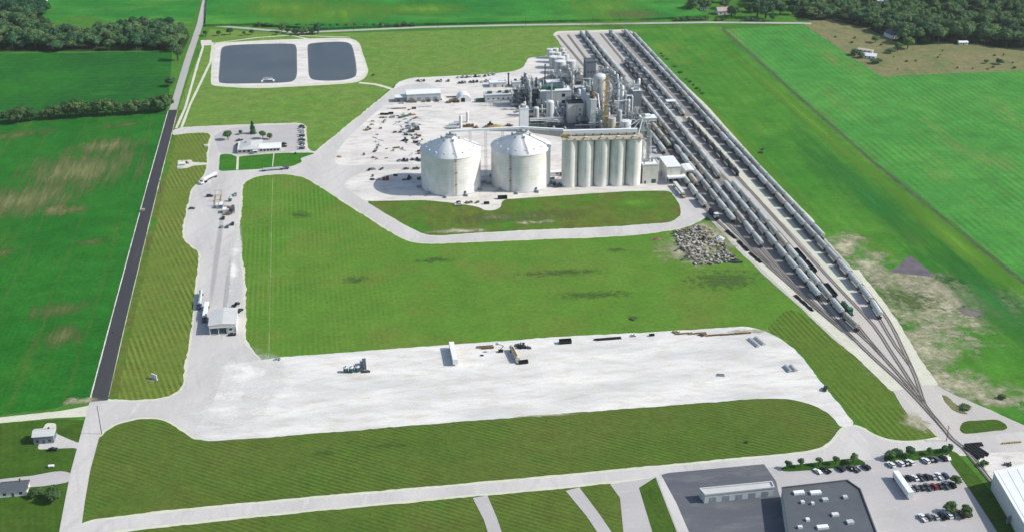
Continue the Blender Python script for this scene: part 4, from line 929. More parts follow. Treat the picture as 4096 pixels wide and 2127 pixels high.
# ---- dense process area
def tank(px_, r, h, m, label, name='storage_tank', cat='tank', roof='cone', rm=None, legs=0.0, group=None, rail=True, n=28):
    c = px_ if isinstance(px_, Vector) else G(*px_)
    t = thing(name, label, cat, (c.x, c.y, .1), RX, group)
    MB().cyl(0, 0, legs, h, r, n=n).obj('shell', m, t, False)
    rm = rm or m; k = .18 if roof == 'cone' else .55
    if roof == 'dome': MB().lathe(0, 0, [(r * cos(a), h + r * k * sin(a)) for a in (0, .35, .7, 1.05, 1.35, 1.56)], n).obj('roof', rm, t, True)
    elif roof == 'cone': MB().lathe(0, 0, [(r + .12, h), (.2, h + r * k)], n).obj('roof', rm, t)
    if legs:
        MB().cyl(0, 0, legs * .55, legs, r * .25, r, n=n).obj('hopper', m, t)
        for q in range(4): MB().tube((r * .9 * cos(q * pi / 2 + .78), r * .9 * sin(q * pi / 2 + .78), 0), (r * .9 * cos(q * pi / 2 + .78), r * .9 * sin(q * pi / 2 + .78), legs + .4), .14, 6).obj('leg', P_MID, t)
    if rail and r > 1.5:
        b = MB(); ring_rail(b, 0, 0, h, r - .1, 12); b.obj('railing', P_MID, t)
    b = MB(); a = -2.0
    b.box((r + .25) * cos(a), (r + .25) * sin(a), .2, .25, .6, h, a); b.obj('ladder', P_MID, t)
    if r > 1.2: MB().cyl(r * .3, 0, h, h + r * k + .7, .3, n=8).obj('vent', P_MID, t)
    return t
def roof_at(x, y, h): q = G(x, y, h); return Vector((q.x, q.y, 0))
# tank farm (placed by their visible roofs)
for i, (x, y, r, h, lb) in enumerate(((2200, 197, 3.0, 9, 'small white tank at the far left of the tank farm'), (2223, 195, 2.7, 9, 'small white tank, second from the left in the far row'), (2209, 209, 3.2, 10, 'white tank with grey top at the left of the tank farm'), (2234, 212, 2.8, 10, 'white tank behind the biggest white pair'),
        (2217, 227, 4.6, 11, 'broad white tank in mid tank farm'), (2245, 229, 4.0, 11, 'white tank beside the broad one'), (2242, 245, 5.0, 11.5, 'biggest white tank facing the plant'), (2250, 194, 2.2, 8, 'short white tank at the far right of the tank farm'), (2258, 207, 2.2, 8, 'short white tank beside the gravel lane'), (2265, 219, 2.4, 8, 'short white tank nearest the empty track'), (2284, 243, 4.2, 11, 'ribbed white tank at the right of the tank farm'))):
    tank(roof_at(x, y, h), r, h, P_OFF if i != 10 else P_CLAD, lb, 'storage_tank', 'tank', 'cone', P_WHITE, group='white tanks of the tank farm')
tank((2141, 352), 3.3, 6, P_GREY, 'open grey round tank left of the tank farm', 'open_tank', 'tank', None)
tank((2200, 490), 3.2, 17.5, P_OFF, 'tall white dome topped vessel in front of the windowed building', 'process_tank', 'tank', 'dome', P_WHITE, legs=5)
tank((2145, 470), 2.3, 8, P_OFF, 'white round top vessel above the pipe bridge', 'process_tank', 'tank', 'dome', P_WHITE)
tank((2091, 462), 2.0, 9, P_OFF, 'white round top vessel behind the elevator house', 'process_tank', 'tank', 'dome', P_WHITE)
tank((2222, 470), 1.8, 7.5, P_OFF, 'small white vessel right of the dome vessel', 'process_tank', 'tank', 'dome', P_WHITE)
tank((2251, 462), 1.5, 7, P_OFF, 'small white vessel beside the beige stair house', 'process_tank', 'tank', 'dome', P_WHITE)
tank((2398, 402), 5.9, 21, P_BEIGE, 'tall beige dome tank with white pipe loop', 'dome_tank', 'tank', 'dome', P_OFF)
tank((2452, 466), 4.4, 13, P_MID, 'grey steel tank behind the yellow leg', 'process_tank', 'tank', 'cone')
tank((2446, 521), 3.3, 10.5, P_TAN, 'tan tank at the foot of the yellow leg', 'process_tank', 'tank', 'cone', P_GREY)
tank((2503, 521), 4.1, 8, P_WHITE, 'white tank behind the silo roof conveyor', 'process_tank', 'tank', 'cone', P_WHITE)
tank((2476, 500), 2.2, 12, P_GREY, 'narrow grey vessel between two tanks', 'process_tank', 'tank', 'dome')
tank((1843, 513), 1.25, 10.5, P_WHITE, 'slim white upright tank left of the yellow heap', 'upright_tank', 'tank', 'dome', P_WHITE)
tank((1870, 489), 1.0, 8.5, P_WHITE, 'slimmer white upright tank beside the first', 'upright_tank', 'tank', 'dome', P_WHITE)
# buildings of the process area
e1 = box_building((2160, 430), 27.5, 13, 13.6, P_CLAD, 'pale energy building with two black square wall openings', 'energy_building', 'building')
for z in (2.4, 8.4):
    front(e1, 10.0 - 3.2, z, 2.8, 2.8, P_BLACK, 'louvre')
front(e1, -8, 0, 3.6, 4, P_MID, 'roll_up_door')
MB().box(-7, 1, 13.9, 8, 5, 2.6).box(-2, -3, 13.9, 3, 3, 3.6).box(4, 2, 13.9, 6, 5, 1.8).obj('roof_unit', P_GREEN, e1)
MB().cyl(8, 1, 13.9, 19, 1.0, n=12).cyl(10.5, 1, 13.9, 17, .7, n=12).obj('exhaust_stack', P_MID, e1)
e2 = box_building((2272, 494), 12.6, 8, 17, P_BEIGE, 'beige stair house with black roof', 'stair_house', 'building', P_BLACK, parapet=.6)
front(e2, 3.6, 10.6, 1.2, 1.5, P_GLASS, 'window'); front(e2, 3.6, 6.4, 1.2, 1.5, P_GLASS, 'window'); front(e2, 4.2, 0, 1.3, 2.4, P_DARK, 'door'); front(e2, -.5, 13.6, 9, 1.4, P_CLAD, 'wall_band')
e3 = box_building((2361, 516), 5.0, 40, 24.5, P_CLAD, 'long tall narrow grey dryer building seen corner on', 'dryer_building', 'building', P_CLAD, rot=SITE - pi / 2, parapet=0)
for k in range(6): westside(e3, -17 + k * 6.6, 0, .35, 24.4, P_GREY, 'wall_rib')
for k, (y, r) in enumerate(((-16, 1.3), (-10, 1.6), (-3, 1.2), (6, 1.5), (13, 1.2))): MB().cyl(0, y, 24.8, 28.5 + k % 3, r, n=12).obj('exhaust_stack', P_RUST if k < 2 else P_MID, e3)
MB().box(0, -13, 24.8, 3.6, 5, 1.6).box(0, 1, 24.8, 4, 4, 2.2).obj('roof_unit', P_DARK, e3)
e4 = box_building((2343, 345), 9, 12, 22, P_CLAD2, 'tall dark grey building behind the dome tank', 'mill_building', 'building', P_ROOFD)
for k in range(3): front(e4, -2.6 + 2.6 * k, 12, 1.1, 1.6, P_GLASS, 'window')
e5 = box_building((2529, 452), 7.6, 8, 19, P_CLAD2, 'dark blue grey square tower beside the rail cars', 'loadout_tower', 'building', P_ROOFW)
front(e5, 0, 0, 4.5, 5.2, P_BEIGE, 'wall_panel'); MB().box(0, 0, 19.3, 3.4, 3.4, 2).obj('roof_unit', P_MID, e5)
e6 = box_building((1940, 412), 24, 10, 6.2, P_CLAD, 'long low grey green building at the plant edge', 'control_building', 'building', P_CLAD)
for k in range(5): front(e6, -9 + k * 4.4, 2.2, 1.6, 1.4, P_GLASS, 'window')
front(e6, 10.6, 0, 1.3, 2.3, P_GREEN, 'door')
MB().box(-7, 1, 6.5, 4, 3, 1.6).box(2, 2, 6.5, 3, 2.4, 1.4).box(8, 0, 6.5, 3, 3, 2.2).obj('roof_unit', P_GREEN, e6)
e7 = box_building((1960, 352), 15, 9, 4.2, P_OFF, 'low white workshop beyond the plant road', 'workshop', 'building')
front(e7, -3, 0, 3, 3.2, P_MID, 'roll_up_door'); front(e7, 4, 0, 1.1, 2.2, P_DARK, 'door')
e8 = box_building((2050, 352), 13, 9, 4.8, P_OFF, 'low white substation building beside the dark stack', 'substation_building', 'building')
front(e8, 0, 0, 1.2, 2.2, P_DARK, 'door'); MB().box(-3, 1, 5.1, 2.2, 1.8, 1.2).box(2.4, 1.6, 5.1, 1.6, 1.6, 1).obj('roof_unit', P_DARK, e8)
e9 = box_building((2300, 398), 8, 7, 10, P_CLAD2, 'small dark annex left of the mill building', 'annex', 'building', P_ROOFG)
front(e9, 0, 0, 1.3, 2.3, P_DARK, 'door')
e10 = box_building((2188, 372), 15, 8, 9, P_CLAD, 'pale building behind the energy building', 'boiler_building', 'building', P_ROOFW)
front(e10, 3, 4, 2, 1.6, P_GLASS, 'window')
# warehouse and its lean-to
wh = box_building((1627, 410), 30, 14, 6.8, P_CLAD, 'long grey clad warehouse with white roof', 'warehouse', 'building', P_ROOFW, parapet=0)
MB().side([(-7.4, 6.8), (7.4, 6.8), (7.4, 7.0), (0, 8.6), (-7.4, 7.0)], 1, -15.3, 15.3).obj('roof_ridge', P_ROOFW, wh)
for k in range(4): front(wh, -11 + k * 7, 0, 3.4, 3.8, P_MID, 'roll_up_door')
for k in range(11): front(wh, -14.5 + k * 2.9, 0, .14, 6.7, P_GREY, 'wall_rib', .1)
lo = box_building((1582, 411), 9.5, 8, 4.2, P_CLAD2, 'low dark lean-to at the left end of the warehouse', 'lean_to', 'building', P_ROOFW, parapet=0)
front(lo, -2, 0, 3, 2.8, P_DARK, 'roll_up_door')
# white hoop tent
c = G(1858, 409)
ht = thing('hoop_tent', 'white fabric hoop tent with dark doorway', 'tent', Vector((c.x, c.y, .1)) + EY * 6, RX)
pr = [(6.2 * cos(a), 6.4 * sin(a)) for a in [pi * k / 12 for k in range(13)]]
b = MB(); n = len(pr); b.v = [(x, -6, z) for x, z in pr] + [(x, 6, z) for x, z in pr]
b.f = [(i, i + 1, n + i + 1, n + i) for i in range(n - 1)] + [tuple(range(n, 2 * n))]
b.obj('cover', P_WHITE, ht)
MB().add([(x, -6, z) for x, z in pr if abs(x) < 7], [tuple(range(n))]).obj('end_panel', P_WHITE, ht)
MB().box(-1.2, -6.05, 0, 3.4, .1, 3.6).obj('doorway', P_BLACK, ht)
# dark evaporator structure: columns, decks, vessels, braces
def steel_structure(px_, lx, ly, h, levels, label, m=P_DARK, seed=1, vessels=8, vm=(P_GREY, P_MID, P_OFF)):
    c = px_ if isinstance(px_, Vector) else G(*px_); rr = random.Random(seed)
    t = thing('steel_structure', label, 'steel frame', c + EX * (lx / 2) + EY * (ly / 2) + Vector((0, 0, .1)), RX)
    b = MB(); nx = max(2, int(lx / 5) + 1); ny = max(2, int(ly / 5) + 1)
    for i in range(nx):
        for j in range(ny): b.box(-lx / 2 + lx * i / (nx - 1), -ly / 2 + ly * j / (ny - 1), 0, .4, .4, h)
    for i in range(nx - 1):
        for k in range(levels):
            xa, xb = -lx / 2 + lx * i / (nx - 1), -lx / 2 + lx * (i + 1) / (nx - 1)
            if (i + k) % 2 == 0: b.tube((xa, -ly / 2, h * k / levels), (xb, -ly / 2, h * (k + 1) / levels), .1, 4)
    b.obj('column_frame', m, t)
    for k in range(1, levels + 1):
        z = h * k / levels; b = MB()
        if k < levels: b.box(0, 0, z - .15, lx, ly, .15)
        else:
            for q in range(int(lx / 2.2) + 1): b.box(-lx / 2 + q * 2.2, 0, z - .3, .25, ly, .3)
            for q in (-1, 0, 1): b.box(0, q * ly / 2, z - .3, lx, .25, .28)
            b.box(-lx * .22, 0, z, lx * .3, 1.1, .08)
        for s_ in (-1, 1): b.tube((-lx / 2, s_ * ly / 2, z + 1.1), (lx / 2, s_ * ly / 2, z + 1.1), .06, 4); b.tube((s_ * lx / 2, -ly / 2, z + 1.1), (s_ * lx / 2, ly / 2, z + 1.1), .06, 4)
        for q in range(int(lx / 1.6) + 1): b.tube((-lx / 2 + q * 1.6, -ly / 2, z), (-lx / 2 + q * 1.6, -ly / 2, z + 1.1), .05, 4)
        b.obj('deck', P_DARK if k < levels else P_MID, t)
    for q in range(vessels):
        x, y = rr.uniform(-lx / 2 + 1.4, lx / 2 - 1.4), rr.uniform(-ly / 2 + 1.2, ly / 2 - 1.2)
        z0 = h * rr.randrange(0, levels) / levels; r = rr.uniform(.5, 1.5); hh = rr.uniform(3, h * .75)
        MB().lathe(x, y, [(.05, z0 + .2), (r, z0 + .6), (r, z0 + hh), (r * .6, z0 + hh + r * .45), (.05, z0 + hh + r * .55)], 12).obj('vessel', rr.choice(vm), t, True)
    b = MB()
    for q in range(vessels * 3):
        x, y, z = rr.uniform(-lx / 2, lx / 2), rr.uniform(-ly / 2, -ly / 2 + 1.2), rr.uniform(1, h)
        ax = rr.choice((0, 1, 2)); L = rr.uniform(2, 6)
        e = [(min(lx / 2, x + L), y, z), (x, y + min(L, ly), z), (x, y, min(h + 1, z + L))][ax]
        b.tube((x, y, z), e, rr.uniform(.12, .3), 6)
    b.obj('pipework', P_GREY, t)
    return t
steel_structure((2060, 432), 22, 12, 16.5, 4, 'dark steel evaporator structure full of vessels', seed=2, vessels=12, vm=(P_DARK, P_MID, P_GREY))
steel_structure((2440, 440), 17, 13, 15, 3, 'grey pipe filled frame left of the dark blue tower', P_MID, seed=4, vessels=11)
steel_structure((2300, 440), 8, 10, 12, 3, 'dark frame between energy building and dryer', P_DARK, seed=5, vessels=6)
steel_structure((2200, 340), 14, 12, 10, 2, 'grey pipe frame in front of the tank farm', P_MID, seed=6, vessels=8)
steel_structure((2384, 516), 6.5, 9, 15, 4, 'dark green tinted frame right of the dryer building', P_GREEN, seed=7, vessels=5, vm=(P_DARK, P_GREEN, P_OFF))
steel_structure((2520, 500), 7.5, 9, 9, 2, 'low grey frame behind the elevator tower', P_MID, seed=8, vessels=5)
steel_structure((2270, 320), 12, 10, 9, 2, 'pipe frame between tank farm and mill building', P_GREY, seed=9, vessels=7)
steel_structure((2120, 395), 9, 8, 13, 3, 'dark frame behind the evaporator structure', P_DARK, seed=10, vessels=6, vm=(P_DARK, P_MID, P_GREEN))
steel_structure((2400, 330), 16, 10, 11, 2, 'far grey frame beside the tank string', P_MID, seed=12, vessels=8)
# yellow elevator leg
yl = lattice_tower((2421, 521), 'tall ochre yellow bucket elevator tower', 45, 2.2, P_YELLOW, 'elevator_tower', 'tower', (12, 22, 33, 42), P_YELLOW)
b = MB(); b.path([(0, 0, 45), (6, 6, 33), (6, 14, 22)], .4, 8); b.path([(0, 0, 44), (-8, 18, 27)], .4, 8); b.obj('spout', P_OFF, yl)
# columns, stacks and big pipes
def column(px_, r, h, m, label, name='distillation_column', cat='column', plats=3):
    c = G(*px_); t = thing(name, label, cat, (c.x, c.y, .1), RX)
    MB().lathe(0, 0, [(r * 1.25, 0), (r * 1.15, 1.2), (r, 2), (r, h), (r * .7, h + r * .4), (.05, h + r * .6)], 16).obj('shell', m, t, True)
    for k in range(plats):
        z = h * (k + 1.2) / (plats + .6); b = MB().cyl(0, 0, z, z + .12, r + 1.0, n=14); ring_rail(b, 0, 0, z, r + .95, 10); b.obj('platform', P_MID, t)
    MB().path([(r + .3, 0, .3), (r + .3, 0, h + .8), (0, 0, h + 1.2)], .18, 6).obj('riser_pipe', P_GREY, t)
    return t
for i, (x, y, r, h, m, lb) in enumerate(((2486, 446, 1.5, 22, P_WHITE, 'tall white process column at the right of the plant'), (2470, 452, 1.1, 25, P_GREY, 'slim grey column left of the white one'), (2437, 430, 1.3, 20, P_OFF, 'off white column behind the yellow leg'),
        (2410, 455, .9, 17, P_OFF, 'short white column beside the dryer'), (2120, 440, 1.0, 20, P_MID, 'grey column in the dark evaporator structure'), (2075, 425, .9, 18, P_GREY, 'thin grey column at the left of the plant'), (2158, 420, 1.2, 19, P_GREY, 'grey column beside the energy building'), (2330, 420, 1.1, 21, P_MID, 'dark column behind the dryer building'), (2512, 470, 1.2, 15, P_OFF, 'short white column before the blue tower'), (2290, 380, 1.0, 17, P_OFF, 'white column behind the annex'))):
    column((x, y), r, h, m, lb)
for x, y, h, r, lb in ((2034, 343, 10.5, .8, 'dark steel stack by the white workshop'), (2101, 346, 11, .9, 'brown mushroom topped stack by the substation'), (2180, 318, 13, .6, 'thin dark stack below the tank farm'), (2205, 430, 22, .7, 'slim grey stack on the energy building side'), (2355, 455, 30, .9, 'tall pale exhaust stack behind the dryer')):
    c = G(x, y); t = thing('exhaust_stack', lb, 'stack', (c.x, c.y, .1))
    m = P_RUST if 'brown' in lb else P_DARK if 'dark' in lb else P_GREY
    MB().cyl(0, 0, 0, h, r, r * .8, n=14, cap=False).cyl(0, 0, 0, .6, r * 1.5, n=14).obj('shaft', m, t)
    MB().cyl(0, 0, h - .2, h + 1.0, r * 1.1, r * 1.5, n=14).obj('cap', m, t)
def duct(pts, r, m, label, name='duct', cat='pipe'):
    """pts: (photo x, photo y of the ground below, height)"""
    P = [G(x, y) + Vector((0, 0, z)) for x, y, z in pts]; o = Vector((P[0].x, P[0].y, 0))
    t = thing(name, label, cat, o)
    P = [p - o for p in P]; b = MB(); b.path([tuple(p) for p in P], r, 8)
    for p in P[1:-1]: b.add(*(lambda q: (q.v, q.f))(MB().tube(p - Vector((0, 0, r)), p + Vector((0, 0, r)), r * 1.05, 8)))
    b.obj('pipe', m, t)
    s = MB()
    for a, c in zip(P, P[1:]):
        if abs(a.z - c.z) < .5 and (a - c).length > 6:
            k = int((a - c).length / 7) + 1
            for i in range(k + 1):
                p = a.lerp(c, i / k); s.box(p.x, p.y, 0, .3, .3, p.z - r)
    if s.v: s.obj('pipe_support', P_MID, t)
    return t
duct([(2336, 484, .2), (2336, 484, 7.5), (2338, 480, 9), (2344, 478, 9.6), (2350, 480, 8.6), (2352, 482, 4)], .8, P_WHITE, 'white hooked duct beside the dryer building')
duct([(2501, 458, .2), (2501, 458, 15), (2504, 458, 16.5), (2524, 458, 16.5), (2527, 458, 15), (2527, 458, .2)], .7, P_WHITE, 'white inverted U pipe left of the blue tower')
duct([(2372, 402, 2), (2372, 402, 17), (2376, 402, 19), (2384, 402, 21)], .45, P_WHITE, 'white pipe loop on the left of the dome tank')
duct([(2372, 402, 8), (2390, 450, 16), (2398, 480, 9)], .5, P_WHITE, 'slanting white pipe below the dome tank')
duct([(2120, 512, 6), (2190, 510, 6), (2248, 506, 6)], .45, P_OFF, 'pale horizontal pipe behind the bin conveyor')
duct([(2118, 522, 5), (2190, 519, 5), (2250, 516, 5)], .5, P_GREEN, 'green horizontal pipe behind the bin conveyor')
duct([(2216, 478, 12), (2247, 510, 4)], .5, P_GREY, 'slanting grey chute near the stair house')
duct([(2300, 520, 4), (2370, 518, 4), (2400, 520, 4)], .5, P_MID, 'grey horizontal pipe in front of the dryer')
duct([(2486, 440, 22), (2470, 430, 23), (2452, 420, 18)], .5, P_WHITE, 'white overhead pipe from the white column')
duct([(2430, 470, 14), (2470, 468, 14), (2520, 462, 14)], .4, P_OFF, 'pale overhead pipe bridge at the right of the plant')
duct([(2200, 330, 7), (2330, 345, 7), (2420, 352, 7)], .5, P_OFF, 'long pale pipe bridge below the tank farm')
duct([(2060, 470, 6), (2160, 465, 6), (2270, 460, 6)], .5, P_GREY, 'grey pipe bridge in the middle of the plant')
duct([(1945, 425, 5), (2060, 420, 5)], .5, P_GREY, 'grey pipe bridge running left from the plant')
duct([(2318, 300, 6), (2400, 310, 6), (2480, 345, 6)], .4, P_OFF, 'pale pipe bridge beside the tank string')
# truss walkway bridge behind bins (V-brace look)
t = thing('pipe_bridge', 'green and white pipe bridge on posts behind the right bin', 'pipe bridge', G(2120, 505) + Vector((0, 0, .1)), RX)
MB().box(14, 0, 5.6, 28, 2.2, .3).box(14, -.9, 6.4, 28, .3, .3).box(14, .9, 6.4, 28, .3, .3).obj('deck', P_OFF, t)
for k in range(6): MB().box(k * 5.6, 0, 0, .4, 1.8, 5.6).obj('post', P_GREEN, t)
for a in (((2350, 400), 14, 11, 12, 3, 'grey frame in front of the mill building', P_MID, 14, 9), ((2150, 452), 9, 8, 9, 2, 'dark frame below the evaporator structure', P_DARK, 15, 6), ((2500, 420), 10, 9, 17, 4, 'tall grey frame beside the blue grey tower', P_GREY, 16, 7), ((2425, 480), 11, 8, 12, 3, 'grey frame right of the yellow leg', P_MID, 17, 7),
          ((2090, 400), 9, 8, 19, 4, 'tallest dark frame of the evaporator group', P_DARK, 18, 6), ((2246, 372), 12, 8, 15, 3, 'frame behind the energy building', P_MID, 19, 8), ((2310, 506), 9, 6, 6, 2, 'low dark frame beside the stair house', P_DARK, 20, 4), ((2180, 512), 17, 6, 5, 1, 'low dark pump frame behind the right bin', P_DARK, 22, 9), ((2230, 300), 12, 9, 8, 2, 'pipe frame in front of the biggest white tank', P_MID, 23, 8), ((2450, 385), 12, 8, 14, 3, 'grey frame beside the dome tank', P_GREY, 24, 7), ((2540, 480), 6, 7, 7, 2, 'small frame at the foot of the blue grey tower', P_MID, 25, 4)):
    steel_structure(a[0], a[1], a[2], a[3], a[4], a[5], a[6], seed=a[7], vessels=a[8], vm=(P_DARK, P_MID, P_OFF, P_GREY))
# small clutter of pumps, vessels, skids
CL = random.Random(21)
spots = []
for i in range(110):
    for _ in range(30):
        x, y = CL.uniform(2055, 2560), CL.uniform(345, 522)
        if x < 2130 and y > 470: continue
        if all((x - a) ** 2 + ((y - c) * 1.6) ** 2 > 10 ** 2 for a, c in spots): break
    spots.append((x, y))
for i, (x, y) in enumerate(spots):
    c = G(x, y); kind = i % 4; rot = RX + CL.choice((0, pi / 2))
    if kind == 0:
        t = thing('vertical_vessel', 'small upright process vessel standing in the pipework', 'vessel', (c.x, c.y, .1), rot, 'small upright process vessels')
        r, h = CL.uniform(.7, 1.6), CL.uniform(3.5, 8)
        MB().lathe(0, 0, [(r, .6), (r, h), (r * .6, h + r * .4), (.05, h + r * .5)], 12).obj('shell', CL.choice((P_OFF, P_GREY, P_MID, P_WHITE)), t, True)
        for q in range(3): MB().tube((r * .8 * cos(q * 2.1), r * .8 * sin(q * 2.1), 0), (r * .8 * cos(q * 2.1), r * .8 * sin(q * 2.1), .9), .1, 4).obj('leg', P_DARK, t)
        MB().cyl(0, 0, h + r * .4, h + r * .4 + .6, .2, n=6).obj('nozzle', P_MID, t)
    elif kind == 1:
        t = thing('horizontal_vessel', 'small horizontal drum on saddles in the pipework', 'vessel', (c.x, c.y, .1), rot, 'small horizontal drums')
        r, L = CL.uniform(.7, 1.3), CL.uniform(3.5, 6)
        MB().tube((-L / 2, 0, r + .8), (L / 2, 0, r + .8), r, 12).obj('shell', CL.choice((P_OFF, P_GREY, P_MID)), t)
        for s_ in (-1, 1): MB().box(s_ * L * .3, 0, 0, .4, r * 1.6, .9).obj('saddle', P_DARK, t)
    elif kind == 2:
        t = thing('equipment_skid', 'small machinery skid in the pipework', 'machinery', (c.x, c.y, .1), rot, 'small machinery skids')
        MB().box(0, 0, 0, 4.2, 2.4, .4).obj('base', P_DARK, t)
        MB().box(-.9, 0, .4, 1.8, 1.6, 1.8).obj('cabinet', CL.choice((P_GREEN, P_GREY, P_OFF)), t)
        MB().tube((.4, 0, 1.1), (1.9, 0, 1.1), .5, 10).obj('motor', P_MID, t)
        MB().path([(1.2, .8, .4), (1.2, .8, 3.2), (-1, .8, 3.2)], .15, 6).obj('pipe', P_GREY, t)
    else:
        t = thing('pipe_rack', 'short pipe rack section in the plant', 'pipe rack', (c.x, c.y, .1), rot, 'short pipe rack sections')
        L = CL.uniform(7, 13)
        b = MB()
        for k in range(3):
            for s_ in (-1, 1): b.box((k - 1) * L / 2, s_ * 1.1, 0, .25, .25, 5.2)
            b.box((k - 1) * L / 2, 0, 3.2, .2, 2.4, .2).box((k - 1) * L / 2, 0, 5.0, .2, 2.4, .2)
        b.obj('frame', P_DARK, t)
        for s_ in range(4): MB().tube((-L / 2 - .6, -.8 + s_ * .5, 3.55 if s_ % 2 else 5.4), (L / 2 + .6, -.8 + s_ * .5, 3.55 if s_ % 2 else 5.4), .18, 6).obj('pipe', (P_OFF, P_GREY, P_WHITE, P_TAN)[s_], t)
for i, (x, y, lb) in enumerate(((1812, 505, 'upper blue grey horizontal tank left of the slim white tanks'), (1812, 516, 'lower blue grey horizontal tank left of the slim white tanks'))):
    c = G(x, y); t = thing('horizontal_tank', lb, 'tank', (c.x, c.y, .1), RX)
    MB().tube((-3.4, 0, 1.6), (3.4, 0, 1.6), 1.1, 14).obj('shell', P_GREY, t)
    for s_ in (-2, 2): MB().box(s_, 0, 0, .5, 1.8, .9).obj('saddle', P_DARK, t)
# heap of spilled grain, and gravel heaps
def heap(px_, rx, ry, h, m, label, name='grain_heap', cat='heap', seed=0):
    c = G(*px_); rr = random.Random(seed); n, rings = 20, 5
    t = thing(name, label, cat, (c.x, c.y, .1), RX); b = MB(); b.v = [(0, 0, h)]
    for k in range(1, rings + 1):
        f = k / rings
        for i in range(n):
            a = 2 * pi * i / n; w = 1 + rr.uniform(-.12, .12)
            b.v.append((rx * f * w * cos(a), ry * f * w * sin(a), max(0, h * (1 - f) ** 1.2 * rr.uniform(.8, 1.15))))
    b.f = [(0, 1 + i, 1 + (i + 1) % n) for i in range(n)]
    for k in range(rings - 1):
        for i in range(n):
            a, c2 = 1 + k * n + i, 1 + k * n + (i + 1) % n; b.f.append((a, a + n, c2 + n, c2))
    b.obj('mound', m, t); return t
heap((1985, 508), 7.5, 4.5, 2.2, plain('spilled_grain', C(178, 160, 96), .9, .1, .25), 'yellow brown grain heap by the elevator house')
heap((1950, 512), 5, 4, 2.2, P_RUST, 'brown heap left of the yellow grain heap', seed=2)
# ================================================================== OFFICE, HOUSES, SCALE HOUSE
def hip_roof(b, lx, ly, z, h, ov=.5, inset=None):
    x, y = lx / 2 + ov, ly / 2 + ov; i = min(x, y) if inset is None else inset
    if lx >= ly: r = [(-x + i, 0, z + h), (x - i, 0, z + h)]
    else: r = [(0, -y + i, z + h), (0, y - i, z + h)]
    vs = [(-x, -y, z), (x, -y, z), (x, y, z), (-x, y, z)] + r
    fs = [(0, 1, 5, 4), (1, 2, 5), (2, 3, 4, 5), (3, 0, 4), (3, 2, 1, 0)] if lx >= ly else [(0, 1, 4), (1, 2, 5, 4), (2, 3, 5), (3, 0, 4, 5), (3, 2, 1, 0)]
    return b.add(vs, fs)
def ensure_gable(b, lx, ly, z, h, ov=.4):
    x, y = lx / 2 + ov, ly / 2 + ov
    return b.add([(-x, -y, z), (x, -y, z), (x, y, z), (-x, y, z), (0, -y, z + h), (0, y, z + h)], [(0, 4, 5, 3), (4, 1, 2, 5), (0, 1, 4), (2, 3, 5), (3, 2, 1, 0)])
oc = G(952, 617)
of = thing('office', 'white roofed office with long right wing in its own car park', 'office', oc + EX * 10 + EY * 10 + Vector((0, 0, .18)), RX)
MB().box(-2.5, 0, 0, 15.5, 19, 3.4).box(14.2, -4.4, 0, 18, 9.6, 3.1).obj('wall', P_BEIGE, of)
b = MB(); hip_roof(b, 16.6, 20, 3.4, 1.5, .6, 6.5); b.obj('roof', P_ROOFG, of)
b = MB(); x0, x1, y0, y1 = 5.95, 23.8, -9.8, .9
b.add([(x0, y0, 3.12), (x1, y0, 3.12), (x1, y0 + 4.2, 4.5), (x0, y0 + 4.2, 4.5), (x1, y1, 3.9), (x0, y1, 3.9)], [(0, 1, 2, 3), (3, 2, 4, 5), (1, 4, 2), (0, 3, 5), (5, 4, 1, 0)])
b.obj('wing_roof', P_ROOFW, of)
for k in range(6): MB().box(8 + k * 2.6, -9.24, .9, 1.7, .1, 1.4).obj('window', P_GLASS, of)
for k in range(4): MB().box(-8.5 + k * 3.4, -9.54, .9, 2.0, .1, 1.5).obj('window', P_GLASS, of)
MB().box(3.6, -9.55, 0, 1.6, .12, 2.3).obj('door', P_DARK, of)
MB().box(3.6, -11.2, 2.6, 4.2, 3.4, .25).box(1.8, -12.6, 0, .2, .2, 2.6).box(5.4, -12.6, 0, .2, .2, 2.6).obj('porch', P_ROOFW, of)
for k in range(3): MB().box(-10.29, -5 + k * 5, .9, .1, 1.8, 1.4).obj('window', P_GLASS, of)
MB().box(-4, 4, 4.1, 1.6, 1.6, 1.0).obj('roof_unit', P_MID, of)
def house(px_, lx, ly, h, rh, rot, label, wall, roof, chimney=True):
    c = G(*px_) if not isinstance(px_, Vector) else px_
    t = thing('house', label, 'house', (c.x, c.y, .1), rot)
    MB().box(0, 0, 0, lx, ly, h).obj('wall', wall, t)
    b = MB()
    if lx >= ly:
        x, y = lx / 2 + .5, ly / 2 + .5
        b.add([(-x, -y, h), (x, -y, h), (x, y, h), (-x, y, h), (-x, 0, h + rh), (x, 0, h + rh)], [(0, 1, 5, 4), (2, 3, 4, 5), (1, 2, 5), (3, 0, 4), (3, 2, 1, 0)])
    else: ensure_gable(b, lx, ly, h, rh)
    rf = b.obj('roof', roof, t)
    if chimney: MB().box(lx * .22, ly * .2, h + rh * .3, .7, .7, rh).obj('chimney', P_RUST, rf)
    for k in (-1, 0, 1): 
        if k: MB().box(k * lx * .3, -ly / 2 - .03, 1.0, 1.3, .1, 1.3).obj('window', P_GLASS, t)
    MB().box(0, -ly / 2 - .03, 0, 1.1, .1, 2.1).obj('door', P_DARK, t)
    MB().box(lx / 2 + .03, 0, 1.0, .1, 1.3, 1.3).obj('window', P_GLASS, t)
    return t
house((182, 1758), 9.6, 7.0, 4.4, 1.5, RX, 'small two tone house with grey roof by the crossroads', P_CLAD2, P_ROOFG)
house((2893, 56), 16, 10, 4, 3.5, .2, 'farmhouse with pinkish roof among trees behind the back road', P_OFF, plain('pink_roof', C(186, 168, 164), 0.8))
house((3275, 52), 14, 9, 3.5, 2.5, .1, 'white roofed house in the right wood by the back road', P_OFF, P_ROOFW)
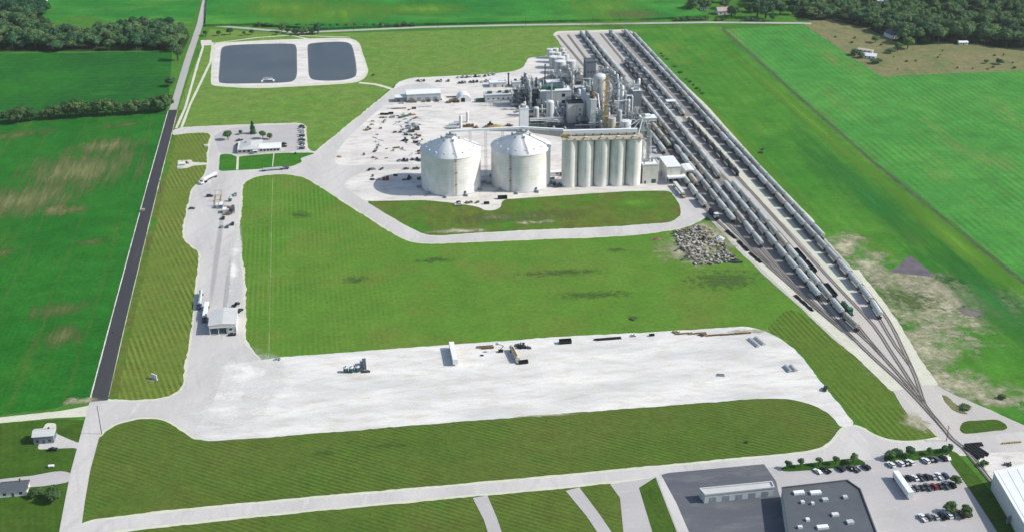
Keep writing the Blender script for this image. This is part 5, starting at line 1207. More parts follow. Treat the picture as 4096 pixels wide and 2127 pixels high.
house((3530, 14), 22, 12, 4, 3, .1, 'large pale roofed house deep in the right wood', P_OFF, P_ROOFG)
house((3565, 150), 9, 14, 4, 3.5, .35, 'house with dark roof at the edge of the right wood', P_OFF, P_ROOFD)
house((3478, 232), 12, 7, 2.6, 2.2, -.35, 'low white barn with tan roof in the brown scrub', P_WHITE, P_ROOFW, False)
house((3462, 210), 14, 5, 2.5, 1.2, -.55, 'long tan roofed shed behind the white barn', P_OFF, P_TAN, False)
house((140, 16), 26, 10, 3.4, 2.5, .05, 'long white roofed barn beyond the left wood', P_WHITE, P_ROOFW, False)
house((2812, 40), 7, 5, 2.6, 1.2, .1, 'tiny white shed beneath the trees by the corn field', P_WHITE, P_ROOFW, False)
house((3850, 178), 9, 5, 2.4, 1.2, .05, 'small white shed under the right wood', P_WHITE, P_ROOFW, False)
# scale house
sc = G(841, 1336)
s = thing('scale_house', 'grey roofed drive-through truck probe building straddling the site road', 'scale house', sc + EX * 7.4 + EY * 8.5 + Vector((0, 0, .15)), RX)
b = MB(); x, y, z, rh = 8.0, 10.2, 6.2, .9
b.add([(-x, -y, z), (x, -y, z), (x, y, z), (-x, y, z), (0, -y, z + rh), (0, y, z + rh)], [(0, 4, 5, 3), (4, 1, 2, 5), (0, 1, 4), (2, 3, 5), (3, 2, 1, 0)])
b.obj('roof', P_ROOFG, s)
MB().box(0, -9.9, 4.3, 15, .25, 1.88).box(0, 9.9, 4.3, 15, .25, 1.88).box(-7.4, 0, 4.3, .25, 19.5, 1.85).box(7.4, 0, 0, .25, 19.5, 6.15).obj('fascia', P_OFF, s)
for xx in (-7.3, -2.5, 2.3):
    for yy in (-9.4, -3, 3.4, 9.4): MB().box(xx, yy, 0, .4, .4, 4.4).obj('post', P_OFF, s)
bx = MB().box(4.9, -3.0, 0, 4.4, 13, 4.2).obj('office_box', P_OFF, s)
MB().box(4.4, -9.53, 2.2, 1.6, .1, 1.2).obj('window', P_GLASS, bx); MB().box(2.66, -6, 0, .1, 1.1, 2.2).obj('door', P_DARK, bx)
for xx in (-4.9, 0): MB().box(xx, 0, .02, 3.2, 20, .1).obj('weigh_deck', P_MID, s)
# sign slab in the mown strip
c = G(618, 1516); t = thing('site_sign', 'white slab sign on a gravel bed in the mown strip', 'sign', (c.x, c.y, .1), radians(-35))
MB().box(0, 0, .5, 4.2, .35, 2.3).obj('panel', P_WHITE, t); MB().box(0, 0, 0, 4.6, .7, .5).obj('plinth', P_CLAD, t)
MB().box(0, .1, 2.8, 4.4, .6, .15).obj('cap', P_OFF, t)
c = G(824, 586); t = thing('utility_box', 'small white box with grey lid on the lawn by the office drive', 'utility box', (c.x, c.y, .1), RX)
MB().box(0, 0, 0, 2.8, 1.4, 1.3).obj('cabinet', P_WHITE, t); MB().box(0, 0, 1.3, 3.0, 1.6, .12).obj('lid', P_OFF, t)
# well head
for x, y, k, lb in ((730, 662, 0, 'white horizontal tank at the well head'), (748, 655, 1, 'dark pump skid at the well head'), (722, 672, 2, 'white low block at the well head'), (738, 647, 3, 'tan pipe manifold at the well head')):
    c = G(x, y); t = thing(('horizontal_tank', 'pump_skid', 'concrete_block', 'pipe_manifold')[k], lb, ('tank', 'machinery', 'block', 'pipes')[k], (c.x, c.y, .13), RX)
    if k == 0: MB().tube((-2.2, 0, 1.3), (2.2, 0, 1.3), .9, 12).obj('shell', P_WHITE, t); MB().box(-1.3, 0, 0, .4, 1.4, .6).box(1.3, 0, 0, .4, 1.4, .6).obj('saddle', P_DARK, t)
    elif k == 1: MB().box(0, 0, 0, 2.6, 1.6, .4).obj('base', P_DARK, t); MB().box(-.4, 0, .4, 1.2, 1.2, 1.4).obj('cabinet', P_RUST, t); MB().tube((.5, 0, .9), (1.3, 0, .9), .4, 8).obj('motor', P_MID, t)
    elif k == 2: MB().box(0, 0, 0, 4.6, 1.0, .7).box(0, .2, .7, 4.2, .4, .2).obj('block', P_OFF, t)
    else: MB().path([(-2.4, 0, .1), (-2.4, 0, .9), (2.4, 0, .9), (2.4, 0, .1)], .2, 6).path([(-.8, 0, .9), (-.8, 0, 1.6)], .2, 6).obj('pipe', P_TAN, t)
# pond aerator dock
c = G(1072, 322); t = thing('pump_dock', 'white railed pump dock at the edge of the left pond', 'dock', (c.x, c.y, .22), RX)
MB().box(0, 0, .4, 9, 3.4, .3).obj('deck', P_OFF, t); MB().box(-1, 0, .7, 2.2, 1.6, 1.5).obj('pump', P_MID, t)
b = MB()
for k in range(8): b.box(-4.4 + k * 1.25, 1.6, .7, .12, .12, 1.4).box(-4.4 + k * 1.25, -1.6, .7, .12, .12, 1.4)
b.tube((-4.4, 1.6, 2.1), (4.4, 1.6, 2.1), .08, 4).tube((-4.4, -1.6, 2.1), (4.4, -1.6, 2.1), .08, 4); b.obj('railing', P_WHITE, t)
MB().box(-5.2, -2.6, 0, 1.4, 5, .4).box(5.2, -2.6, 0, 1.4, 5, .4).obj('gangway', P_WHITE, t)
# lower right: flat roofed block, long shed, white hall
def flat_block(corners, h, wall, roof, label, name='building'):
    P = [G(x, y, h) for x, y in corners]; P = [Vector((p.x, p.y, 0)) for p in P]
    c = sum(P, Vector()) / len(P); t = thing(name, label, 'building', c + Vector((0, 0, .1)))
    Q = [p - c for p in P]
    MB().prism([(p.x, p.y) for p in Q], 0, h).obj('wall', wall, t)
    R_ = offset(Q, .25); I_ = offset(Q, -.3); n = len(Q)
    b = MB(); b.prism([(p.x, p.y) for p in R_], h, h + .12)
    b.v += [(p.x, p.y, h + .12) for p in R_] + [(p.x, p.y, h + .7) for p in R_] + [(p.x, p.y, h + .12) for p in I_] + [(p.x, p.y, h + .7) for p in I_]
    o = 2 * n
    for i in range(n):
        j = (i + 1) % n
        b.f += [(o + i, o + j, o + n + j, o + n + i), (o + n + i, o + n + j, o + 3 * n + j, o + 3 * n + i), (o + 3 * n + i, o + 3 * n + j, o + 2 * n + j, o + 2 * n + i)]
    b.obj('roof', roof, t)
    return t, Q, c
t, Q, c0 = flat_block([(3128, 1952), (3388, 1922), (3440, 1958), (3520, 2170), (3160, 2170)], 6.5, P_CLAD, P_ROOFD, 'large dark flat roofed building below the car park')
for i, (x, y, w, d_, m) in enumerate(((3195, 1972, 5, 2.2, P_WHITE), (3262, 1972, 5, 2.2, P_WHITE), (3210, 2010, 1.6, 1.6, P_OFF), (3250, 2015, 1.4, 1.4, P_OFF), (3300, 2000, 2.6, 2, P_GREY), (3340, 2060, 3, 2, P_OFF), (3230, 2080, 1.6, 1.6, P_WHITE), (3400, 2090, 3, 2.4, P_GREY), (3290, 2110, 5, 2.2, P_WHITE), (3380, 1990, 2, 2, P_GREY), (3200, 2110, 2, 1.5, P_OFF))):
    p = G(x, y, 6.7) - c0; MB().box(p.x, p.y, 6.6, w, d_, 1.1, RX).obj('roof_unit', m, t)
t, Q, c0 = flat_block([(2820, 1980), (3096, 1950), (3086, 1928), (2800, 1956)], 4.5, P_CLAD, P_ROOFG, 'long pale roofed shed in the dark asphalt lot', 'long_shed')
for k in range(5):
    p = Q[0].lerp(Q[1], .12 + k * .19); MB().box(p.x, p.y, 0, 3, .3, 3, RX).obj('roll_up_door', P_MID, t)
t, Q, c0 = flat_block([(3975, 1890), (4130, 1852), (4500, 1800), (4600, 2160), (4140, 2170)], 9, P_OFF, P_ROOFW, 'huge white roofed hall at the lower right corner', 'hall')
for k in range(14):
    a_, b_ = Q[0].lerp(Q[2], k / 14 + .03), Q[4].lerp(Q[3], k / 14 + .03); MB().tube((a_.x, a_.y, 9.15), (b_.x, b_.y, 9.15), .12, 4).obj('roof_seam', P_OFF, t)
p = Q[0].lerp(Q[4], .5); MB().box(p.x - .1, p.y, 0, .4, 4, 4, radians(110)).obj('roll_up_door', P_MID, t)
# lower-left corner house below
house((60, 1965), 12, 8, 3, 2.2, RX, 'house with grey roof at the lower left corner', P_OFF, P_ROOFD)
c = G(206, 1868); t = thing('propane_tank', 'small white propane tank on the yard lawn', 'tank', (c.x, c.y, .1), RX)
MB().tube((-1.3, 0, .9), (1.3, 0, .9), .65, 12).obj('shell', P_WHITE, t); MB().box(-.8, 0, 0, .3, 1, .5).box(.8, 0, 0, .3, 1, .5).obj('saddle', P_MID, t)
# ================================================================== VEHICLES
PAINT = {n: plain(n + '_car_paint', c, 0.3, 0.5, 0.03) for n, c in (('white', C(240, 242, 242)), ('silver', C(176, 182, 184)), ('black', C(24, 26, 28)), ('grey', C(92, 98, 102)), ('red', C(130, 34, 30)), ('blue', C(44, 66, 100)), ('beige', C(184, 170, 140)), ('teal', C(40, 84, 84)))}
def wheels(t, xs, y, r=.36, w=.24):
    if ('wheel', r) not in PROTO: PROTO[('wheel', r)] = MB().tube((0, -w / 2, 0), (0, w / 2, 0), r, 12).mesh('wheel', P_TYRE)
    for x in xs:
        for s_ in (-1, 1):
            o = inst('wheel', PROTO[('wheel', r)], t); o.location = (x, s_ * y, r)
def car(kind, colour, px_, rot, label, group=None, z=.2):
    c = px_ if isinstance(px_, Vector) else G(*px_)
    key = (kind, colour)
    if key in PROTO: return dup(PROTO[key], (c.x, c.y, z), rot, label, group)
    t = thing({'sedan': 'car', 'suv': 'suv', 'pickup': 'pickup_truck', 'van': 'van'}[kind], label, {'sedan': 'car', 'suv': 'car', 'pickup': 'pickup truck', 'van': 'van'}[kind], (c.x, c.y, z), rot, group)
    m = PAINT[colour]
    if kind == 'sedan':
        MB().side([(-2.25, .35), (2.25, .35), (2.3, .7), (1.0, .92), (-1.7, .95), (-2.3, .85)], 0, -.88, .88).obj('body', m, t)
        cb = MB().side([(-1.6, .94), (1.0, .92), (.35, 1.38), (-1.0, 1.4)], 0, -.76, .76).obj('window', P_GLASS, t)
        MB().box(-.35, 0, 1.39, 1.35, 1.4, .05).obj('roof', m, t); ax = (-1.4, 1.4)
    elif kind == 'suv':
        MB().side([(-2.35, .4), (2.35, .4), (2.4, .95), (1.2, 1.1), (-2.3, 1.15), (-2.4, .9)], 0, -.95, .95).obj('body', m, t)
        MB().side([(-2.2, 1.14), (1.2, 1.1), (.6, 1.7), (-2.0, 1.72)], 0, -.84, .84).obj('window', P_GLASS, t)
        MB().box(-.75, 0, 1.71, 2.5, 1.6, .06).obj('roof', m, t); ax = (-1.5, 1.5)
    elif kind == 'van':
        MB().side([(-2.8, .4), (2.8, .4), (2.8, 1.1), (1.9, 2.2), (-2.8, 2.25)], 0, -1.0, 1.0).obj('body', m, t)
        MB().box(1.3, 0, 1.3, .9, 2.04, .6).obj('window', P_GLASS, t); ax = (-1.8, 1.8)
    else:
        MB().side([(-2.9, .5), (2.8, .5), (2.85, 1.0), (1.6, 1.12), (-.4, 1.12), (-.4, .75), (-2.9, .75)], 0, -.96, .96).obj('body', m, t)
        MB().box(-1.65, .9, .75, 2.4, .1, .42).box(-1.65, -.9, .75, 2.4, .1, .42).box(-2.85, 0, .75, .1, 1.9, .42).obj('bed_side', m, t)
        MB().side([(-.4, 1.12), (1.6, 1.12), (.95, 1.75), (-.3, 1.78)], 0, -.86, .86).obj('window', P_GLASS, t)
        MB().box(.3, 0, 1.77, 1.2, 1.62, .06).obj('roof', m, t); ax = (-1.8, 1.8)
    L = {'sedan': 2.27, 'suv': 2.38, 'van': 2.8, 'pickup': 2.84}[kind]; zl = {'sedan': .6, 'suv': .75, 'van': .8, 'pickup': .8}[kind]
    for s_ in (-1, 1): MB().box(L, s_ * .62, zl, .08, .3, .16).obj('headlight', P_LAMP, t)
    wheels(t, ax, {'sedan': .8, 'suv': .86, 'van': .9, 'pickup': .88}[kind], .36 if kind != 'pickup' else .4)
    PROTO[key] = t
    return t
def semi(a, c, colour, trailer, label, tm=None, z=.2):
    """truck with trailer: a = photo point of the trailer's tail, c = of the cab's nose"""
    A, B_ = G(*a), G(*c); d = B_ - A; L = d.length; rot = atan2(d.y, d.x)
    t = thing('semi_truck', label, 'truck', (B_.x, B_.y, z), rot); m = PAINT[colour]; tm = tm or P_WHITE
    MB().side([(-.3, .6), (-3.4, .6), (-3.4, 2.9), (-2.2, 3.1), (-1.9, 2.0), (-.3, 1.7)], 0, -1.2, 1.2).obj('cab', m, t)
    MB().box(-2.25, 0, 1.95, .9, 2.44, .75).obj('window', P_GLASS, t)
    MB().box(-5.2, 0, .75, 4.4, .9, .3).obj('chassis', P_BLACK, t)
    x0, x1 = -L, -3.9
    if trailer == 'hopper':
        MB().loft([[(x, -1.2 * k, 3.4), (x, 1.2 * k, 3.4), (x, 1.25, 2.6), (x, .5, zb), (x, -.5, zb), (x, -1.25, 2.6)] for x, zb, k in ((x0, 2.0, .95), (x0 + 1.5, 1.1, 1), ((x0 + x1) / 2, 1.6, 1), (x1 - 1.5, 1.1, 1), (x1, 2.0, .95))]).obj('trailer_body', tm, t)
    elif trailer == 'tank':
        MB().tube((x0, 0, 2.2), (x1, 0, 2.2), 1.1, 14).obj('trailer_body', tm, t)
        MB().box((x0 + x1) / 2, 0, 3.25, (x1 - x0) * .8, .6, .12).obj('walkway', P_MID, t)
    elif trailer == 'flat': MB().box((x0 + x1) / 2, 0, 1.2, x1 - x0, 2.5, .25).box((x0 + x1) / 2, 0, 1.45, (x1 - x0) * .86, 1.7, .5).obj('trailer_body', tm, t)
    else: MB().box((x0 + x1) / 2, 0, 1.2, x1 - x0, 2.55, 2.8).obj('trailer_body', tm, t)
    MB().box((x0 + x1) / 2, 0, .85, (x1 - x0) * .9, .8, .25).obj('trailer_frame', P_BLACK, t)
    wheels(t, (-1.4, -5.6, -6.6, x0 + 1.2, x0 + 2.4), 1.0, .5, .5)
    return t
semi((866, 706), (800, 741), 'white', 'hopper', 'white semi truck with white hopper trailer entering the weigh area')
semi((1045, 686), (1158, 676), 'grey', 'flat', 'grey flatbed semi truck on the road below the office', P_GREY)
semi((806, 1176), (796, 1242), 'blue', 'tank', 'blue grey semi truck beside the grass edge before the scale house', P_GREY)
semi((830, 1226), (818, 1294), 'grey', 'hopper', 'semi truck with white hopper trailer beside the scale house', P_WHITE)
semi((2698, 744), (2738, 796), 'beige', 'hopper', 'pale hopper truck beside the receiving building', P_OFF)
def trailer(px0, px1, w, h, m, label, kind='box'):
    A, B_ = G(*px0), G(*px1); d = B_ - A; L = d.length
    t = thing('trailer', label, 'trailer', (A.x, A.y, .15), atan2(d.y, d.x))
    MB().box(L / 2, 0, 1.1, L, w, h).obj('body', m, t)
    MB().box(L / 2, 0, 1.1 + h, L + .1, w + .1, .06).obj('roof', P_WHITE, t)
    MB().box(L / 2, 0, .8, L * .9, .8, .28).box(L * .8, 0, 0, .2, 1.6, .8).obj('frame', P_BLACK, t)
    wheels(t, (1.2, 2.4), .95, .5, .5)
    return t
trailer((1806, 1392), (1822, 1464), 2.7, 3.0, P_WHITE, 'white box trailer parked end-on at the back edge of the white pad')
trailer((3578, 1910), (3640, 1998), 2.6, 3.0, P_WHITE, 'long white box trailer standing in the car park')
A, B_ = G(2046, 1400), G(2072, 1452); d = B_ - A; L = d.length
t = thing('tank_trailer', 'beige tank trailer parked on the white pad', 'trailer', (A.x, A.y, .15), atan2(d.y, d.x))
MB().tube((0, 0, 2.1), (L, 0, 2.1), 1.35, 14).obj('tank', P_TAN, t); MB().box(L / 2, 0, .7, L * .9, .9, .5).obj('frame', P_DARK, t); MB().box(L * .5, 0, 3.4, L * .7, .7, .1).obj('walkway', P_RUST, t)
wheels(t, (1.2, 2.4), .95, .5, .5)
# weigh-area cars and other single cars
NS, EW = SITE, RX
for kind, col, x, y, r, lb in (('pickup', 'silver', 942, 782, NS, 'silver pickup at the right edge of the weigh area'), ('suv', 'black', 894, 876, NS, 'black car below the scale cabin'), ('sedan', 'silver', 889, 910, NS, 'silver car, left of the pair below the weigh area'), ('sedan', 'grey', 910, 910, NS, 'grey car, right of the pair below the weigh area'), ('suv', 'black', 931, 899, NS, 'black car at the right end of the weigh area row'),
        ('sedan', 'grey', 768, 837, EW, 'grey car at the left kerb of the weigh area'), ('suv', 'black', 839, 788, EW, 'small black car in the open weigh area'), ('pickup', 'black', 945, 1222, NS - .6, 'black pickup at the upper right corner of the scale house'), ('suv', 'black', 960, 1246, NS - .6, 'black car on the kerb right of the scale house'), ('sedan', 'black', 929, 1341, EW, 'black car in front of the scale house'),
        ('suv', 'beige', 573, 845, NS, 'tan car driving on the black county road'), ('suv', 'black', 3300, 1558, NS - .5, 'dark car with white roof at the right curve of the pad'), ('sedan', 'black', 213, 1800, EW, 'black car at the end of the small house driveway'),
        ('sedan', 'silver', 1492, 679, EW, 'silver car between two black ones in the gravel yard'), ('sedan', 'grey', 1625, 678, EW, 'grey car alone left of the bin'), ('pickup', 'white', 1835, 822, EW, 'white pickup on the rubble below the left bin'), ('pickup', 'grey', 1665, 678, EW, 'grey pickup nearest the left bin')):
    car(kind, col, (x, y), r, lb)
COLS = ['black', 'white', 'silver', 'grey', 'white', 'black', 'blue', 'silver', 'black', 'white', 'red', 'grey']
KINDS = ['sedan', 'suv', 'pickup', 'sedan', 'suv', 'pickup']
def row(pts, rot, where, group, cols=None, kinds=None, word='from the left'):
    for i, p in enumerate(pts):
        col = (cols or COLS)[i % len(cols or COLS)]; k = (kinds or KINDS)[(i * 5 + len(pts)) % len(kinds or KINDS)]
        nm = {'sedan': 'car', 'suv': 'SUV', 'pickup': 'pickup', 'van': 'van'}[k]
        car(k, col, p, rot + RNG.uniform(-.06, .06), col + ' ' + nm + ', ' + nth(i + 1) + ' ' + word + ' ' + where, group)
row([(1208, 507 + i * 8.2) for i in range(12)], EW, 'in the office right-hand row', 'cars in the office right-hand row', ['black', 'grey', 'white', 'silver', 'white', 'black', 'white', 'black', 'silver', 'black', 'white', 'grey'], word='from the top')
row([(1136, 578), (1136, 589)], EW, 'beside the office wing', 'cars beside the office wing', ['black', 'black'], ['sedan', 'suv'], 'from the top')
row([(958, 565), (957, 580)], EW + pi, 'left of the office', 'cars left of the office', ['grey', 'black'], None, 'from the top')
row([(1598, 644), (1616, 643), (1629, 644), (1650, 640), (1669, 640), (1681, 644)], NS, 'in the row left of the big bin', 'cars in the row left of the big bin', ['silver', 'black', 'grey', 'black', 'black', 'grey'])
row([(1838, 334), (1849, 333), (1860, 332), (1882, 330), (1894, 330), (1908, 329), (1928, 330), (1945, 327), (1960, 325)], NS, 'in the near row north of the plant road', 'near parked row by the plant road', ['black', 'grey', 'silver', 'black', 'grey', 'black', 'white', 'silver', 'grey'])
row([(1834, 312), (1852, 311), (1868, 311), (1884, 309), (1902, 308), (1920, 307), (1940, 306), (1960, 302), (1975, 300)], NS, 'in the far row at the grass edge', 'far parked row at the grass edge', ['white', 'silver', 'grey', 'white', 'black', 'white', 'black', 'white', 'silver'])
row([(1750, 327), (1764, 326), (1794, 326)], NS, 'in the loose group before the far row', 'loose cars by the plant road', ['red', 'silver', 'grey'])
row([(1672, 325), (1684, 326), (1696, 325)], NS, 'at the corner where the pond track ends', 'cars at the end of the pond track', ['black', 'white', 'grey'])
row([(3270, 1888), (3303, 1884), (3362, 1879), (3400, 1876), (3420, 1879), (3464, 1872)], radians(125), 'along the left planting strip', 'cars along the left planting strip', ['white', 'black', 'black', 'black', 'grey', 'black'])
row([(3563, 1862), (3600, 1857), (3622, 1856), (3640, 1853), (3702, 1846), (3722, 1842), (3740, 1840), (3774, 1836), (3786, 1835)], radians(117), 'along the right planting strip', 'cars along the right planting strip', ['white', 'white', 'black', 'white', 'white', 'black', 'grey', 'black', 'white'], ['suv', 'sedan', 'suv'])
row([(3612 + 24 * i, 1918 - 1.6 * i) for i in range(8)], radians(105), 'in the upper line beside the white trailer', 'upper line of cars beside the trailer', ['grey', 'black', 'white', 'grey', 'black', 'silver', 'white', 'blue'])
row([(3640 + 24 * i, 1958 - 2.0 * i) for i in range(8)], radians(105), 'in the lower line beside the white trailer', 'lower line of cars beside the trailer', ['silver', 'grey', 'black', 'grey', 'red', 'black', 'grey', 'black'])
row([(3690 + 26 * i, 2075 - 2.4 * i) for i in range(8)], radians(105), 'in the lowest line of the car park', 'lowest line of parked cars', ['white', 'grey', 'silver', 'black', 'white', 'silver', 'red', 'grey'])
# ================================================================== YARD ITEMS
def inside(x, y, P):
    r = False
    for i in range(len(P)):
        (x1, y1), (x2, y2) = P[i - 1], P[i]
        if (y1 > y) != (y2 > y) and x < (x2 - x1) * (y - y1) / (y2 - y1) + x1: r = not r
    return r
P_DKWOOD = plain('dark_timber', C(112, 102, 84), .9, .1, .35)
def item(kind, x, y, label, rot=None, m=None, s=1.0, group=None, z=.14):
    c = G(x, y); rot = RX if rot is None else rot; rr = random.Random(int(x * 7 + y))
    nm, cat = {'dumpster': ('dumpster', 'dumpster'), 'container': ('shipping_container', 'container'), 'pallets': ('pallet_stack', 'pallets'), 'pipes': ('pipe_bundle', 'pipes'), 'crate': ('crate', 'crate'), 'spool': ('cable_spool', 'spool'),
               'beams': ('beam_stack', 'beams'), 'loader': ('wheel_loader', 'loader'), 'scrap': ('scrap_pile', 'scrap'), 'round': ('round_bin', 'tank'), 'rack': ('pipe_rack', 'rack'), 'cabin': ('cabin', 'cabin'), 'blocks': ('block_row', 'blocks'), 'probe': ('truck_probe', 'gantry'), 'lift': ('boom_lift', 'lift')}[kind]
    t = thing(nm, label, cat, (c.x, c.y, z), rot, group)
    if kind == 'dumpster':
        m = m or P_BLACK; L, Wd, H = 6 * s, 2.3 * s, 1.7 * s
        MB().box(0, 0, .2, L, Wd, .15).box(0, Wd / 2 - .06, .35, L, .12, H).box(0, -Wd / 2 + .06, .35, L, .12, H).box(L / 2 - .06, 0, .35, .12, Wd - .26, H).box(-L / 2 + .06, 0, .35, .12, Wd - .26, H).obj('body', m, t)
        b = MB()
        for k in range(6): b.box(-L / 2 + .5 + k * (L - 1) / 5, -Wd / 2 - .05, .35, .14, .1, H).box(-L / 2 + .5 + k * (L - 1) / 5, Wd / 2 + .05, .35, .14, .1, H)
        b.obj('rib', m, t)
    elif kind == 'container':
        m = m or P_GREY; L, Wd, H = 6.1 * s, 2.45 * s, 2.6 * s
        MB().box(0, 0, .1, L, Wd, H).obj('body', m, t)
        b = MB()
        for k in range(9): b.box(-L / 2 + .4 + k * (L - .8) / 8, -Wd / 2 - .03, .2, .2, .06, H - .2)
        b.obj('rib', m, t); MB().box(L / 2 + .03, 0, .2, .06, Wd * .9, H * .9).obj('door', P_MID, t)
    elif kind in ('pallets', 'crate'):
        m = m or P_WOOD; n = 5 if kind == 'pallets' else 3
        for i in range(2):
            for j in range(2):
                b = MB(); k = rr.randint(2, n + 1)
                for q in range(k): b.box(0, 0, q * .42 * s, 1.25 * s, 1.1 * s, .34 * s, rr.uniform(-.08, .08))
                o = b.obj('pallet' if kind == 'pallets' else 'crate_box', m, t); o.location = ((i - .5) * 1.5 * s, (j - .5) * 1.35 * s, 0)
    elif kind == 'pipes':
        m = m or P_GREY; L = 9 * s
        for lay, cnt in enumerate((6, 5, 3)):
            for q in range(cnt): MB().tube((-L / 2 + rr.uniform(-.3, .3), (q - cnt / 2) * .5, .28 + lay * .42), (L / 2 + rr.uniform(-.3, .3), (q - cnt / 2) * .5, .28 + lay * .42), .24, 6).obj('pipe', m, t)
    elif kind == 'beams':
        m = m or P_RUST; L = 9 * s
        for q in range(5): MB().box(rr.uniform(-.4, .4), (q - 2) * .5, 0, L * rr.uniform(.75, 1), .32, .45 + .25 * (q % 2), rr.uniform(-.03, .03)).obj('beam', m, t)
    elif kind == 'spool':
        MB().tube((0, -.5, .95), (0, .5, .95), .55, 12).obj('drum', P_BLACK, t)
        MB().tube((0, -.62, .95), (0, -.5, .95), .95, 14).tube((0, .5, .95), (0, .62, .95), .95, 14).obj('flange', m or P_WOOD, t)
    elif kind == 'loader':
        m = m or P_YELLOW
        MB().box(-1.1, 0, .8, 2.6, 1.7, 1.1).obj('body', m, t); MB().box(.2, 0, .9, 1.2, 1.4, 2.2).obj('cab', P_GLASS, t); MB().box(.2, 0, 3.1, 1.4, 1.6, .12).obj('roof', m, t)
        MB().path([(.8, -.5, 1.5), (2.6, -.5, .7)], .14, 6).path([(.8, .5, 1.5), (2.6, .5, .7)], .14, 6).obj('arm', m, t); MB().side([(2.4, .2), (3.5, .2), (3.3, .45), (2.8, .6), (2.5, 1.3)], 0, -1.2, 1.2).obj('bucket', P_DARK, t)
        wheels(t, (-1.3, 1.2), .95, .65, .45)
    elif kind == 'lift':
        MB().box(0, 0, .5, 2.6, 1.9, .7).obj('base', P_BLACK, t); MB().path([(-.8, 0, 1.2), (1.6, 0, 3.6), (-1.6, 0, 5.2)], .18, 6).obj('boom', m or P_DARK, t); MB().box(-2.2, 0, 4.9, 1.2, 1.5, 1.0).obj('basket', P_MID, t); wheels(t, (-.9, .9), .85, .4, .3)
    elif kind == 'scrap':
        ms = (P_RUST, P_DARK, P_MID, P_WOOD)
        for q in range(9): MB().box(rr.uniform(-1.8, 1.8) * s, rr.uniform(-1.2, 1.2) * s, 0, rr.uniform(.6, 2.6) * s, rr.uniform(.3, 1.0) * s, rr.uniform(.3, 1.1) * s, rr.uniform(0, 3)).obj('scrap_piece', m or rr.choice(ms), t)
    elif kind == 'round':
        r = 1.35 * s; m = m or PAINT['teal']
        MB().cyl(0, 0, .3, 2.9 * s, r, n=18).obj('shell', m, t); MB().lathe(0, 0, [(r + .08, 2.9 * s), (.3, 3.5 * s)], 18).obj('roof', P_GREY, t); MB().cyl(0, 0, 3.4 * s, 3.8 * s, .35, n=8).obj('hatch', P_DARK, t)
    elif kind == 'rack':
        b = MB()
        for k in range(5):
            for s_ in (-1, 1): b.box(-3.6 + k * 1.8, s_ * .9, 0, .15, .15, 4.2)
        for z_ in (1.2, 2.6, 4.0): b.box(0, 0, z_, 7.4, 1.9, .1)
        b.obj('frame', P_DARK, t)
        for k in range(6): MB().box(-3 + k * 1.2, rr.uniform(-.3, .3), rr.choice((1.3, 2.7)), .9, .8, .8).obj('box', rr.choice((P_MID, P_RUST, P_GREY)), t)
    elif kind == 'cabin':
        MB().box(0, 0, .2, 5.5 * s, 2.8 * s, 2.6).obj('wall', m or P_OFF, t); MB().box(0, 0, 2.8, 5.8 * s, 3.1 * s, .15).obj('roof', P_ROOFW, t); MB().box(0, -1.42 * s, 1.2, 1.6, .08, 1).obj('window', P_GLASS, t); MB().box(1.9 * s, -1.42 * s, .2, .9, .08, 2.0).obj('door', P_DARK, t)
    elif kind == 'blocks':
        for q in range(8): MB().box((q - 3.5) * 1.15 * s, rr.uniform(-.1, .1), 0, .9 * s, .7 * s, .75 * s, rr.uniform(-.08, .08)).obj('block', m or P_CLAD, t)
    elif kind == 'probe':
        for s_ in (-1.9, 1.9): MB().box(s_, 0, 0, .35, 20, .5).obj('rail', P_YELLOW, t)
        for yy in (-9, 0, 9): MB().box(-2.2, yy, 0, .3, .3, 4.6).box(2.2, yy, 0, .3, .3, 4.6).box(0, yy, 4.6, 4.8, .3, .3).obj('frame', P_YELLOW, t)
    return t
